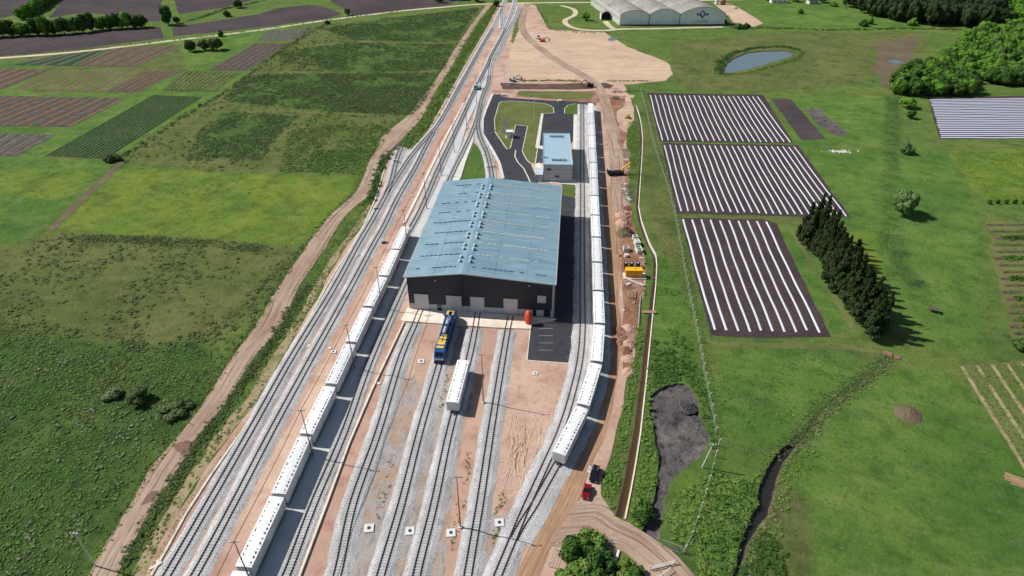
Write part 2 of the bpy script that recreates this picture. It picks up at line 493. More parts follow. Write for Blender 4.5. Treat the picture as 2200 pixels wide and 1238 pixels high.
# ---- noise in numpy
_tab = RNG.random((256, 256))
def vnoise(x, y):
    xi = np.floor(x).astype(int); yi = np.floor(y).astype(int)
    fx = x - xi; fy = y - yi
    fx = fx * fx * (3 - 2 * fx); fy = fy * fy * (3 - 2 * fy)
    a = _tab[xi % 256, yi % 256]; b = _tab[(xi + 1) % 256, yi % 256]
    c = _tab[xi % 256, (yi + 1) % 256]; d = _tab[(xi + 1) % 256, (yi + 1) % 256]
    return (a * (1 - fx) + b * fx) * (1 - fy) + (c * (1 - fx) + d * fx) * fy
def fbm(x, y, s):
    return (vnoise(x / s, y / s) * 0.55 + vnoise(x / s * 2.1 + 7, y / s * 2.1 + 3) * 0.3 + vnoise(x / s * 4.3 + 1, y / s * 4.3 + 9) * 0.15)

def in_poly(px, py, poly):
    inside = np.zeros(len(px), bool)
    n = len(poly)
    j = n - 1
    for i in range(n):
        xi, yi = poly[i]; xj, yj = poly[j]
        if yi != yj:
            c = ((yi > py) != (yj > py)) & (px < (xj - xi) * (py - yi) / (yj - yi) + xi)
            inside ^= c
        j = i
    return inside

def rand_in(poly, n, rng=RNG):
    P = np.array(poly)
    lo, hi = P.min(0), P.max(0)
    out = []
    tot = 0
    while tot < n:
        q = rng.random((max(2000, n * 2), 2)) * (hi - lo) + lo
        k = in_poly(q[:, 0], q[:, 1], poly)
        out.append(q[k]); tot += k.sum()
        if not k.any(): break
    return np.vstack(out)[:n]
def area(poly):
    a = 0
    for (x0, y0), (x1, y1) in zip(poly, poly[1:] + poly[:1]): a += x0 * y1 - x1 * y0
    return abs(a) / 2

# ---- sheets
LAY = {}
def rough_edge(pts, step, amp, seed=0):
    out = []
    n = len(pts)
    for i in range(n):
        a = Vector((pts[i][0], pts[i][1])); b = Vector((pts[(i + 1) % n][0], pts[(i + 1) % n][1]))
        L = (b - a).length
        k = max(1, min(80, int(L / step)))
        nn = Vector((-(b - a).y, (b - a).x)).normalized() if L > 1e-6 else Vector((0, 0))
        for j in range(k):
            p = a + (b - a) * (j / k)
            if amp:
                h = float(fbm(np.array([p.x + seed * 13.7]), np.array([p.y + seed * 5.1]), step * 2.2)[0]) - 0.5
                p = p + nn * (h * 2 * amp)
            out.append((p.x, p.y))
    return out

def sheet(name, pts, z, mat, amp=0.0, step=2.0, label=None, kind='structure', parent=None, world=False, cat=None, thick=0.0, group=None):
    P = pts if world else GP(pts)
    if amp: P = rough_edge(P, step, amp, len(name) + len(pts))
    bm = bmesh.new()
    vs = [bm.verts.new((x, y, z)) for x, y in P]
    f = bm.faces.new(vs)
    f.normal_update()
    if f.normal.z < 0: f.normal_flip()
    bmesh.ops.triangulate(bm, faces=[f])
    if thick:
        g = bmesh.ops.extrude_face_region(bm, geom=list(bm.faces))
        vv = [e for e in g['geom'] if isinstance(e, bmesh.types.BMVert)]
        bmesh.ops.translate(bm, verts=vv, vec=(0, 0, thick))
        bmesh.ops.recalc_face_normals(bm, faces=bm.faces)
    me = bpy.data.meshes.new(name)
    bm.to_mesh(me); bm.free()
    o = link(name, me, parent, mat)
    return tag(o, label, cat, group, kind)

def smooth_path(pts, step=1.0):
    """Catmull-Rom through 2-D points, resampled evenly"""
    P = [Vector((p[0], p[1])) for p in pts]
    P = [P[0] * 2 - P[1]] + P + [P[-1] * 2 - P[-2]]
    out = []
    for i in range(1, len(P) - 2):
        a, b, c, d = P[i - 1], P[i], P[i + 1], P[i + 2]
        k = max(2, int((c - b).length / 2))
        for j in range(k):
            t = j / k
            out.append(0.5 * ((2 * b) + (c - a) * t + (2 * a - 5 * b + 4 * c - d) * t * t + (3 * b - a - 3 * c + d) * t ** 3))
    out.append(P[-2])
    # resample
    res = [out[0]]; acc = 0.0
    need = step
    for i in range(1, len(out)):
        a, b = out[i - 1], out[i]
        L = (b - a).length
        while acc + L >= need and L > 0:
            t = (need - acc) / L
            a = a + (b - a) * t
            res.append(a.copy())
            L = (b - a).length; acc = 0.0
        acc += L
    return res

def tangents(P):
    T = []
    for i in range(len(P)):
        a = P[max(0, i - 1)]; b = P[min(len(P) - 1, i + 1)]
        T.append((b - a).normalized())
    return T

def ribbon_mesh(P, prof, name, jit=0.0):
    """prof: list of (offset, z) across the path, offset + = right of travel"""
    T = tangents(P)
    vs, fs = [], []
    n = len(prof)
    for i, (p, t) in enumerate(zip(P, T)):
        r = Vector((t.y, -t.x))
        for k, (o, z) in enumerate(prof):
            if jit and (k == 0 or k == n - 1): o = o * (1 + random.uniform(-jit, jit))
            q = p + r * o
            vs.append((q.x, q.y, z))
    for i in range(len(P) - 1):
        for k in range(n - 1):
            a = i * n + k
            fs.append((a, a + 1, a + n + 1, a + n))
    mb = MB(); mb.add(vs, fs)
    return mb

def ribbon(name, pts, width, z, mat, step=4.0, world=False, jit=0.0, label=None, kind='structure', cat=None):
    P = smooth_path(pts if world else GP(pts), step)
    o = ribbon_mesh(P, [(-width / 2, z), (width / 2, z)], name, jit).build(name, mat, fix=False)
    me = o.data
    if me.polygons and me.polygons[0].normal.z < 0: me.flip_normals()
    return tag(o, label, cat, None, kind)

def road_band(name, rows, z, mat, label, amp=0.5, nc=12, world=False):
    """rows: (left px pair, right px pair) from far to near; grid with road coordinates in its UV map"""
    Ls = smooth_path([G(*r[0]) for r in rows], 2.0); Rs = smooth_path([G(*r[1]) for r in rows], 2.0)
    n = min(len(Ls), len(Rs))
    def samp(P, f):
        x = f * (len(P) - 1); k = min(int(x), len(P) - 2); return P[k].lerp(P[k + 1], x - k)
    vs, uv, fs = [], [], []
    d = 0.0; pm = None
    for i in range(n):
        a, b = samp(Ls, i / (n - 1)), samp(Rs, i / (n - 1))
        m = (a + b) / 2
        if pm is not None: d += (m - pm).length
        pm = m
        w = (b - a).length; u = (b - a).normalized()
        j0 = (float(fbm(np.array([d + 3.0]), np.array([2.0]), 5.0)[0]) - .5) * 2 * amp; j1 = (float(fbm(np.array([d + 77.0]), np.array([9.0]), 5.0)[0]) - .5) * 2 * amp
        for k in range(nc + 1):
            f = k / nc
            p = a.lerp(b, f) + u * (j0 * (1 - f) + j1 * f)
            vs.append((p.x, p.y, z)); uv.append(((f - .5) * w, d))
    for i in range(n - 1):
        for k in range(nc):
            q = i * (nc + 1) + k
            fs.append((q, q + 1, q + nc + 2, q + nc + 1))
    me = bpy.data.meshes.new(name); me.from_pydata(vs, [], fs); me.update()
    L = me.uv_layers.new(name='UVMap')
    for lp in me.loops: L.data[lp.index].uv = uv[lp.vertex_index]
    if me.polygons[0].normal.z < 0: me.flip_normals()
    return tag(link(name, me, None, mat), label, None, None, 'structure')

def band(name, rows, z, mat, amp=0.4, step=2.0, **kw):
    """rows: (y, xleft, xright) in photo px"""
    L = [(r[1], r[0]) for r in rows]; R = [(r[2], r[0]) for r in rows][::-1]
    return sheet(name, L + R, z, mat, amp, step, **kw)

# ------------------------------------------------------------------ foliage
def ico():
    bm = bmesh.new()
    bmesh.ops.create_icosphere(bm, subdivisions=1, radius=1.0)
    V = np.array([v.co[:] for v in bm.verts]); F = np.array([[v.index for v in f.verts] for f in bm.faces])
    bm.free()
    return V, F
ICO_V, ICO_F = ico()

def bush_template(nleaf, rng, leaf=0.30, flat=0.7, core=0.5):
    """loose dome of small leaves over a low dark heart"""
    V = ICO_V * core * (1 + rng.uniform(-0.3, 0.3, (len(ICO_V), 1)))
    V[:, 2] = V[:, 2] * flat * .8 + 0.12
    keep = np.array([f for f in ICO_F if V[f][:, 2].min() > 0.05])
    sub = rng.uniform(-.75, .75, (4, 2)) * .8
    d = rng.normal(size=(nleaf, 3)); d[:, 2] = np.abs(d[:, 2]) * 0.9 + 0.05
    d /= np.linalg.norm(d, axis=1)[:, None]
    c = d * (rng.uniform(0.15, 1.1, (nleaf, 1)) ** .6) * .75; c[:, 2] *= flat * 1.25
    c[:, :2] += sub[rng.integers(0, 4, nleaf)] * .6
    a = rng.normal(size=(nleaf, 3)); a /= np.linalg.norm(a, axis=1)[:, None]
    b = np.cross(a, rng.normal(size=(nleaf, 3))); b /= np.linalg.norm(b, axis=1)[:, None]
    s = leaf * rng.uniform(0.5, 1.3, (nleaf, 1))
    LV = np.stack([c - a * s, c + a * s * 0.7 + b * s * 0.6, c + b * s - a * 0.2 * s], 1).reshape(-1, 3)
    LF = np.arange(nleaf * 3).reshape(-1, 3) + len(V)
    return np.vstack([V, LV]), (np.vstack([keep, LF]) if len(keep) else LF)
BUSH = [bush_template(28, np.random.default_rng(i), leaf=0.23) for i in range(8)]
TUFT = [bush_template(12, np.random.default_rng(40 + i), leaf=0.38, flat=0.8, core=0.4) for i in range(5)]

def instance_np(name, tmpl, pos, size, mat, parent=None, zs=0.8, rng=RNG):
    Vs, Fs = [], []
    off = 0
    k = rng.integers(0, len(tmpl), len(pos))
    for ti in range(len(tmpl)):
        idx = np.where(k == ti)[0]
        if not len(idx): continue
        V, F = tmpl[ti]
        an = rng.uniform(0, 2 * PI, len(idx)); ca, sa = np.cos(an), np.sin(an)
        s = size[idx]
        asp = rng.uniform(0.75, 1.25, len(idx))
        X = (V[None, :, 0] * ca[:, None] - V[None, :, 1] * sa[:, None]) * (s * asp)[:, None] + pos[idx, 0][:, None]
        Y = (V[None, :, 0] * sa[:, None] + V[None, :, 1] * ca[:, None]) * (s / asp)[:, None] + pos[idx, 1][:, None]
        Z = np.maximum(V[None, :, 2] * (s * zs * rng.uniform(0.7, 1.25, len(idx)))[:, None], 0.0) + 0.02
        if pos.shape[1] > 2: Z = Z + pos[idx, 2][:, None]
        Vs.append(np.stack([X, Y, Z], -1).reshape(-1, 3))
        n = len(V)
        FF = F[None] + (np.arange(len(idx)) * n)[:, None, None] + off
        Fs.append(FF.reshape(-1, 3))
        off += n * len(idx)
    if not Vs: return None
    me = np_mesh(name, np.vstack(Vs), np.vstack(Fs))
    return link(name, me, parent, mat)

def scatter(name, poly, dens, size, mat, label, thr=None, ns=12.0, tmpl=None, zs=0.8, seed=1, cat='bushes', world=False, avoid=None):
    rng = np.random.default_rng(seed)
    P = poly if world else GP(poly)
    n = int(area(P) * dens)
    q = rand_in(P, n, rng)
    if thr is not None:
        f = fbm(q[:, 0] + seed * 31, q[:, 1] + seed * 17, ns)
        keep = f + rng.uniform(-0.08, 0.08, len(q)) > thr
        q = q[keep]
    if avoid:
        for a in avoid: q = q[~in_poly(q[:, 0], q[:, 1], a)]
    s = size[0] + (size[1] - size[0]) * rng.random(len(q)) ** 2
    o = instance_np(name, tmpl or BUSH, q, s, mat, zs=zs, rng=rng)
    if o: tag(o, label, cat, None, 'stuff')
    return o

def crown_mesh(name, seed, kind='round', nleaf=2200, leaf=0.07):
    """unit crown: radius about 1, height about 0..1.6 ; leaves as small triangles on lumpy clusters"""
    rng = np.random.default_rng(seed)
    C, R = [], []
    if kind == 'round':
        for i in range(22):
            d = rng.normal(size=3); d /= np.linalg.norm(d)
            r = rng.uniform(0.35, 0.72)
            C.append((d[0] * r, d[1] * r, 0.78 + d[2] * r * 0.85)); R.append(rng.uniform(0.24, 0.42))
    elif kind == 'cone':
        for i in range(64):
            t = rng.random() ** 1.2
            an = rng.uniform(0, 2 * PI); r = (1 - t) ** 0.8 * rng.uniform(0.25, 0.8)
            C.append((math.cos(an) * r, math.sin(an) * r, 0.12 + t * 2.95)); R.append(0.26 * (1 - t * 0.75))
    else:  # shrub
        for i in range(18):
            an = rng.uniform(0, 2 * PI); r = rng.uniform(0, 0.75)
            C.append((math.cos(an) * r, math.sin(an) * r, 0.2 + rng.uniform(0.05, 0.55) * (1.1 - r))); R.append(rng.uniform(0.22, 0.36))
    C = np.array(C); R = np.array(R)
    k = rng.integers(0, len(C), nleaf)
    d = rng.normal(size=(nleaf, 3)); d /= np.linalg.norm(d, axis=1)[:, None]
    c = C[k] + d * (R[k] * rng.uniform(0.75, 1.12, nleaf))[:, None]
    if kind == 'cone': c[:, 2] += rng.uniform(0, .12, nleaf)
    c[:, 2] = np.maximum(c[:, 2], 0.03)
    a = np.cross(d, rng.normal(size=(nleaf, 3))); a /= np.linalg.norm(a, axis=1)[:, None]
    b = np.cross(d, a) + d * rng.uniform(-0.6, 0.6, (nleaf, 1))
    if kind == 'cone': b = b + np.array([0, 0, 0.9])
    s = leaf * rng.uniform(0.6, 1.5, (nleaf, 1))
    LV = np.stack([c - a * s, c + a * s, c + b * s * 1.6], 1).reshape(-1, 3)
    LF = np.arange(nleaf * 3).reshape(-1, 3)
    Vs, Fs, off = [LV], [LF], len(LV)
    for cc, rr in zip(C, R):   # leafy core of each clump
        v = ICO_V * rr * 0.82 * (1 + rng.uniform(-0.15, 0.15, (len(ICO_V), 1))) + cc
        v[:, 2] = np.maximum(v[:, 2], 0.02)
        Vs.append(v); Fs.append(ICO_F + off); off += len(v)
    return np_mesh(name, np.vstack(Vs), np.vstack(Fs))

CROWNS = {}
def crown(kind, matname, i):
    key = (kind, matname, i)
    if key not in CROWNS:
        n = {'round': 3400, 'cone': 6500, 'shrub': 2400}[kind]
        me = crown_mesh('crown', hash(kind) % 97 * 0 + {'round': 1, 'cone': 2, 'shrub': 3}[kind] * 10 + i, kind, n, {'round': 0.066, 'cone': 0.058, 'shrub': 0.064}[kind])
        me.materials.append(MATS[matname])
        CROWNS[key] = me
    return CROWNS[key]
_tr = MB()
_tr.cyl((0, 0, 0.5), 0.5, 1.0, 8, 0.32)
for _a in range(4):
    _tr.bar((0, 0, 0.8), (math.cos(_a * 1.7) * 1.6, math.sin(_a * 1.7) * 1.6, 1.6), 0.3, 0.3)
TRUNK = _tr.mesh('trunk'); TRUNK.materials.append(MATS['bark'])

def tree(loc, r, h, mat, label, kind='round', name='tree', group=None, i=None, cat='tree', clear=0.22):
    """r crown radius, h total height"""
    t = empty(name, (loc[0], loc[1], 0), random.uniform(0, 6.28), label, cat, group)
    i = random.randrange(4) if i is None else i
    full = {'round': 1.62, 'cone': 3.2, 'shrub': 1.0}[kind]
    cz = h * clear if kind == 'round' else (h * 0.06 if kind == 'cone' else 0.0)
    c = link('crown', crown(kind, mat, i), t)
    c.location = (0, 0, cz)
    c.scale = (r, r * random.uniform(0.85, 1.12), (h - cz) / full)
    k = link('trunk', TRUNK, t)
    tw = max(0.25, r * 0.12)
    k.scale = (tw, tw, max(0.3, cz + (h - cz) * 0.3))
    return t


for _n, _l in (('wagon_white', .84), ('wagon_roof', .8), ('tree_leaf', .75), ('bright_leaf', .78), ('wood_leaf', .7), ('conifer_leaf', .8), ('sleeper_concrete', .78), ('plastic_white', .86)):
    vary(_n, _l)
# ================================================================== GROUND
CANAL_R = [(1367, 228), (1374, 250), (1378, 270), (1381, 300), (1379, 340), (1375, 400), (1372, 445), (1378, 475), (1394, 520), (1409, 548), (1411, 570), (1409, 610), (1405, 650), (1400, 700), (1394, 760), (1387, 830), (1376, 930), (1365, 1000), (1354, 1060), (1343, 1116)]
CANAL_L = [(1363, 229), (1370, 251), (1373, 271), (1376, 300), (1375, 340), (1370, 400), (1366, 446), (1372, 478), (1387, 522), (1402, 550), (1404, 572), (1401, 610), (1396, 650), (1389, 700), (1382, 760), (1374, 830), (1360, 930), (1347, 1000), (1334, 1060), (1321, 1110)]
CANAL2_R = [(1329, 1184), (1322, 1210), (1316, 1238), (1300, 1300)]
CANAL2_L = [(1304, 1180), (1299, 1210), (1293, 1238), (1276, 1300)]
POND = [(1551, 152), (1560, 138), (1575, 125), (1604, 113), (1640, 109), (1680, 108), (1706, 114), (1702, 122), (1668, 131), (1630, 143), (1600, 151), (1570, 156), (1556, 157)]
CREEK_C = [(1905, 767), (1880, 793), (1850, 818), (1815, 842), (1780, 868), (1755, 893), (1735, 925), (1705, 952), (1675, 985), (1655, 1025), (1647, 1060), (1640, 1095), (1612, 1140), (1596, 1180), (1580, 1240), (1566, 1310)]
CREEK_W = [0.8, 0.8, 0.8, 0.9, 0.9, 1.0, 1.4, 1.8, 2.2, 2.8, 3.0, 2.6, 1.8, 1.5, 1.4, 1.4]
PIT = [(1398, 850), (1412, 838), (1430, 828), (1452, 822), (1472, 824), (1487, 842), (1498, 868), (1508, 900), (1522, 925), (1528, 945), (1518, 962), (1502, 985), (1480, 1000), (1455, 1018), (1440, 1038), (1434, 1065), (1424, 1095), (1420, 1125), (1418, 1160), (1398, 1162), (1378, 1140), (1392, 1110), (1402, 1075), (1412, 1030), (1413, 980), (1404, 930), (1396, 885)]

cr = [Vector(p) for p in GP(CREEK_C)]
ct = tangents(cr)
creek_poly = [((p + Vector((t.y, -t.x)) * w * 0.55)[:]) for p, t, w in zip(cr, ct, CREEK_W)] + [((p - Vector((t.y, -t.x)) * w * 0.55)[:]) for p, t, w in zip(cr, ct, CREEK_W)][::-1]
creek_poly = rough_edge(creek_poly, 1.4, 0.6, 3)
pond_poly = rough_edge(GP(POND), 2.5, 1.0, 5)
pit_poly = rough_edge(GP(PIT), 1.2, 0.5, 9)
canal_poly = GP(CANAL_L) + GP(CANAL_R)[::-1]
canal2_poly = GP(CANAL2_L) + GP(CANAL2_R)[::-1]
HOLES = [creek_poly, pond_poly, pit_poly, canal_poly, canal2_poly]

def ground_with_holes(name, outer, holes, z, mat, inner=()):
    vs, es = [], []
    for P in [outer] + list(holes) + list(inner):
        b = len(vs); n = len(P)
        vs += [Vector((p[0], p[1])) for p in P]
        es += [(b + i, b + (i + 1) % n) for i in range(n)]
    r = mgeo.delaunay_2d_cdt(vs, es, [], 0, 1e-4)
    V = np.array([(v.x, v.y) for v in r[0]]); F = [tuple(f) for f in r[2]]
    C = np.array([V[list(f)].mean(0) for f in F])
    ok = in_poly(C[:, 0], C[:, 1], outer)
    for h in holes: ok &= ~in_poly(C[:, 0], C[:, 1], h)
    F = [f for f, k in zip(F, ok) if k]
    me = bpy.data.meshes.new(name)
    me.from_pydata([(v[0], v[1], z) for v in V], [], F); me.update()
    if me.polygons[0].normal.z < 0: me.flip_normals()
    return link(name, me, None, mat)


GRASS = {   # photo outlines of the kinds of grass, drawn loosely
 'lush': [[(348, 395), (400, 386), (500, 392), (535, 402), (520, 425), (460, 440), (400, 430), (362, 415)], [(-300, 345), (232, 362), (90, 490), (-60, 560), (-400, 640)], [(1660, 940), (1800, 850), (1930, 790), (2060, 800), (2150, 920), (2300, 1250), (2300, 1400), (1700, 1400), (1700, 1100)],
          [(1560, 740), (1870, 748), (1880, 770), (1800, 830), (1700, 930), (1600, 960), (1550, 850)], [(1830, 305), (2040, 320), (2110, 470), (2110, 740), (1960, 740), (1900, 560)],
          [(-100, 122), (0, 118), (170, 106), (350, 86), (550, 62), (640, 55), (470, 205), (330, 290), (240, 355), (-200, 350)],
          [(1700, 205), (1900, 205), (1930, 330), (1960, 640), (1900, 640), (1800, 460), (1700, 310)], [(1640, 480), (1730, 480), (1850, 700), (1790, 735)],
          [(1400, 700), (1500, 760), (1540, 900), (1560, 1010), (1480, 1130), (1430, 1180), (1440, 1040), (1520, 990), (1520, 900), (1470, 815), (1400, 830)],
          [(1390, 560), (1440, 540), (1500, 700), (1440, 740), (1400, 700)], [(500, 900), (420, 980), (330, 1090), (260, 1180), (200, 1238), (120, 1238), (300, 1040), (400, 920), (500, 790), (600, 640), (640, 560), (620, 640), (560, 760)],
          [(1565, 8), (1740, 6), (1800, 40), (1790, 60), (1690, 58), (1600, 50)], [(1700, 0), (2200, 20), (2200, 60), (1700, 60)]],
 'yellow': [[(246, 363), (500, 372), (778, 380), (745, 420), (700, 475), (650, 530), (380, 508), (118, 500)], [(2035, 326), (2300, 316), (2350, 440), (2118, 441), (2075, 380)],
            [(0, 362), (100, 360), (210, 372), (150, 430), (0, 420)], [(1440, 1010), (1500, 1000), (1490, 1080), (1430, 1110)], [(1800, 520), (1880, 480), (1900, 640), (1860, 620)]],
 'olive': [[(1895, 764), (1912, 772), (1885, 805), (1850, 835), (1800, 868), (1765, 905), (1745, 945), (1700, 985), (1680, 1030), (1662, 1100), (1640, 1150), (1600, 1260), (1560, 1300), (1560, 1230), (1600, 1130), (1630, 1060), (1640, 1010), (1680, 955), (1725, 905), (1770, 860), (1840, 810)], [(-300, 600), (60, 520), (110, 500), (380, 510), (648, 532), (600, 600), (545, 690), (430, 735), (250, 742), (120, 720), (-200, 760)],
           [(248, 348), (340, 280), (470, 205), (560, 140), (650, 60), (850, 36), (1030, 16), (1000, 60), (930, 160), (870, 245), (800, 300), (775, 376), (500, 370)],
           [(1440, 90), (1700, 70), (2000, 70), (1990, 120), (1850, 180), (1650, 200), (1450, 190)], [(1382, 210), (1400, 205), (1470, 560), (1500, 640), (1480, 660), (1410, 520), (1385, 440)],
           [(1640, 1050), (1740, 1080), (1760, 1180), (1740, 1260), (1640, 1250), (1650, 1150)], [(1440, 460), (1830, 465), (1840, 480), (1680, 482), (1460, 474)],
           [(120, 100), (380, 95), (400, 150), (280, 200), (60, 200)], [(1500, 725), (1900, 740), (1900, 760), (1500, 745)]],
 'dark': [[(348, 395), (400, 386), (500, 392), (535, 402), (520, 425), (460, 440), (400, 430), (362, 415)][:0] or [(0, 0), (1, 0), (1, 1)], [(700, 62), (830, 40), (1025, 18), (1000, 55), (978, 92), (880, 90), (770, 86)],
          [(640, 105), (760, 92), (975, 96), (950, 150), (800, 155), (700, 150)], [(545, 160), (760, 158), (945, 160), (905, 225), (880, 245), (700, 240), (560, 226), (480, 215)],
          [(480, 240), (560, 245), (640, 250), (600, 290), (540, 340), (420, 340), (440, 290)], [(-200, 740), (120, 722), (250, 742), (430, 735), (480, 780), (420, 900), (300, 1060), (160, 1260), (-200, 1260)],
          [(640, 370), (700, 330), (800, 310), (770, 370)], [(1905, 200), (1935, 205), (1930, 350), (1925, 460), (1950, 560), (2010, 640), (1990, 650), (1925, 590), (1900, 520)],
          [(1560, 740), (1540, 860), (1530, 760)]],
}
def _ground():
    xs = np.concatenate([np.arange(-330, 420, 3.0)]); ys = np.arange(40, 700, 3.0)
    gx, gy = np.meshgrid(xs, ys)
    wide = np.abs(gx - 20) < 90 + gy * 0.95
    q = np.stack([gx[wide], gy[wide]], 1)
    q = q + RNG.uniform(-0.8, 0.8, q.shape)
    vs = [Vector((a, b)) for a, b in ((-4000, -60), (4000, -60), (4000, 5000), (-4000, 5000))]
    es = [(0, 1), (1, 2), (2, 3), (3, 0)]
    for P in HOLES:
        b = len(vs); n = len(P)
        vs += [Vector((p[0], p[1])) for p in P]
        es += [(b + i, b + (i + 1) % n) for i in range(n)]
    vs += [Vector((a, b)) for a, b in q.tolist()]
    r = mgeo.delaunay_2d_cdt(vs, es, [], 0, 1e-4)
    V = np.array([(v.x, v.y) for v in r[0]]); F = np.array([tuple(f) for f in r[2]])
    C = V[F].mean(1)
    ok = np.ones(len(F), bool)
    for h in HOLES: ok &= ~in_poly(C[:, 0], C[:, 1], h)
    F = F[ok]
    e1 = V[F[:, 1]] - V[F[:, 0]]; e2 = V[F[:, 2]] - V[F[:, 0]]
    fl = (e1[:, 0] * e2[:, 1] - e1[:, 1] * e2[:, 0]) < 0
    F[fl] = F[fl][:, ::-1]
    me = np_mesh('ground', np.column_stack([V, np.zeros(len(V))]), F)
    for key, polys in GRASS.items():
        acc = np.zeros(len(V))
        for dx, dy in ((0, 0), (4, 0), (-4, 0), (0, 5), (0, -5), (3, 3), (-3, -3), (3, -3), (-3, 3)):
            m = np.zeros(len(V), bool)
            for p in polys: m |= in_poly(V[:, 0] + dx, V[:, 1] + dy, GP(p))
            acc += m
        at = me.attributes.new(key, 'FLOAT', 'POINT')
        at.data.foreach_set('value', (acc / 9).astype(np.float32))
    return me
def _grass_mat():
    m, nt, b = new_mat('grassland')
    P0 = pos_node(nt)
    def lay(base, items):
        cur = base
        for L in items:
            v = pos_node(nt, L[4] if len(L) > 4 else (1, 1, 1), 0.3)
            cur = mixc(nt, ramp(nt, noise(nt, v, L[1], 5.0, 0.65), L[2], L[3]), cur, L[0])
        return cur
    cols = {}
    cols['base'] = lay(lin(92, 118, 56), [(lin(112, 130, 64), 0.02, 0.4, 0.65), (lin(76, 104, 50), 0.07, 0.5, 0.72)])
    cols['lush'] = lay(lin(88, 122, 54), [(lin(110, 136, 62), 0.03, 0.42, 0.62), (lin(74, 108, 48), 0.08, 0.5, 0.72)])
    cols['yellow'] = lay(lin(108, 134, 52), [(lin(126, 140, 56), 0.05, 0.42, 0.62), (lin(84, 110, 48), 0.06, 0.5, 0.68)])
    cols['olive'] = lay(lin(98, 112, 58), [(lin(116, 120, 70), 0.03, 0.42, 0.62), (lin(84, 98, 52), 0.07, 0.5, 0.68), (lin(132, 124, 98), 0.05, 0.64, 0.78)])
    cols['dark'] = lay(lin(74, 102, 50), [(lin(92, 116, 56), 0.06, 0.42, 0.62), (lin(54, 74, 42), 0.2, 0.5, 0.68)])
    nz = noise(nt, P0, 0.11, 6.0, 0.7)
    cur = cols['base']
    for key in ('lush', 'yellow', 'olive', 'dark'):
        a = nt.nodes.new('ShaderNodeAttribute'); a.attribute_name = key
        ad = nt.nodes.new('ShaderNodeMath'); ad.operation = 'ADD'
        nt.links.new(a.outputs['Fac'], ad.inputs[0]); nt.links.new(nz, ad.inputs[1])
        cur = mixc(nt, ramp(nt, ad.outputs[0], 0.86, 1.14), cur, cols[key])
    # metre scale mottling: grazed hollows, ranker tussocks, dry streaks
    hm = nt.nodes.new('ShaderNodeHueSaturation'); hm.inputs['Value'].default_value = 0.68; hm.inputs['Hue'].default_value = 0.51
    nt.links.new(cur, hm.inputs['Color'])
    cur = mixc(nt, ramp(nt, noise(nt, pos_node(nt, (1, 1, 1), 0.7), 0.17, 9.0, 0.72), 0.48, 0.66), cur, hm.outputs[0])
    hd = nt.nodes.new('ShaderNodeHueSaturation'); hd.inputs['Value'].default_value = 1.14; hd.inputs['Hue'].default_value = 0.478; hd.inputs['Saturation'].default_value = 0.9
    nt.links.new(cur, hd.inputs['Color'])
    cur = mixc(nt, ramp(nt, noise(nt, pos_node(nt, (0.5, 1.6, 1), 0.2), 0.13, 9.0, 0.72), 0.5, 0.68), cur, hd.outputs[0])
    # fine blades, clumps and dry tips
    v = pos_node(nt, (1, 1, 1), 0.4)
    hs = nt.nodes.new('ShaderNodeHueSaturation'); hs.inputs['Value'].default_value = 0.7
    nt.links.new(cur, hs.inputs['Color'])
    cur2 = mixc(nt, ramp(nt, noise(nt, v, 0.9, 8.0, 0.78), 0.5, 0.66), cur, hs.outputs[0])
    v2 = pos_node(nt, (1, 1, 1), 1.1)
    h2 = nt.nodes.new('ShaderNodeHueSaturation'); h2.inputs['Value'].default_value = 1.3; h2.inputs['Saturation'].default_value = 0.85
    nt.links.new(cur2, h2.inputs['Color'])
    cur3 = mixc(nt, ramp(nt, noise(nt, v2, 0.6, 8.0, 0.8), 0.55, 0.7), cur2, h2.outputs[0])
    nt.links.new(cur3, b.inputs['Base Color'])
    b.inputs['Roughness'].default_value = 0.95; b.inputs['Specular IOR Level'].default_value = 0.08
    bump(nt, b, noise(nt, pos_node(nt), 1.0, 9.0, 0.8), 1.0, 0.6)
_grass_mat()
tag(link('ground', _ground(), None, 'grassland'), 'flat green grassland reaching away on all sides of the railway yard', kind='structure')

def skirt(name, poly, depth, mat, slope=0.0, label=None, top=0.0, closed=True):
    P = [Vector(p) for p in poly]; n = len(P)
    c = sum(P, Vector((0, 0))) / n
    A = sum(P[i].x * P[(i + 1) % n].y - P[(i + 1) % n].x * P[i].y for i in range(n))
    sgn = 1 if A > 0 else -1
    vs = [(p.x, p.y, top) for p in P]
    for i in range(n):
        t = (P[(i + 1) % n] - P[i - 1]).normalized()
        q = P[i] + Vector((-t.y, t.x)) * sgn * slope
        vs.append((q.x, q.y, -depth))
    fs = [(i, (i + 1) % n, n + (i + 1) % n, n + i) for i in range(n)]
    o = MB().add(vs, fs).build(name, mat, fix=False)
    return tag(o, label, None, None, 'structure')

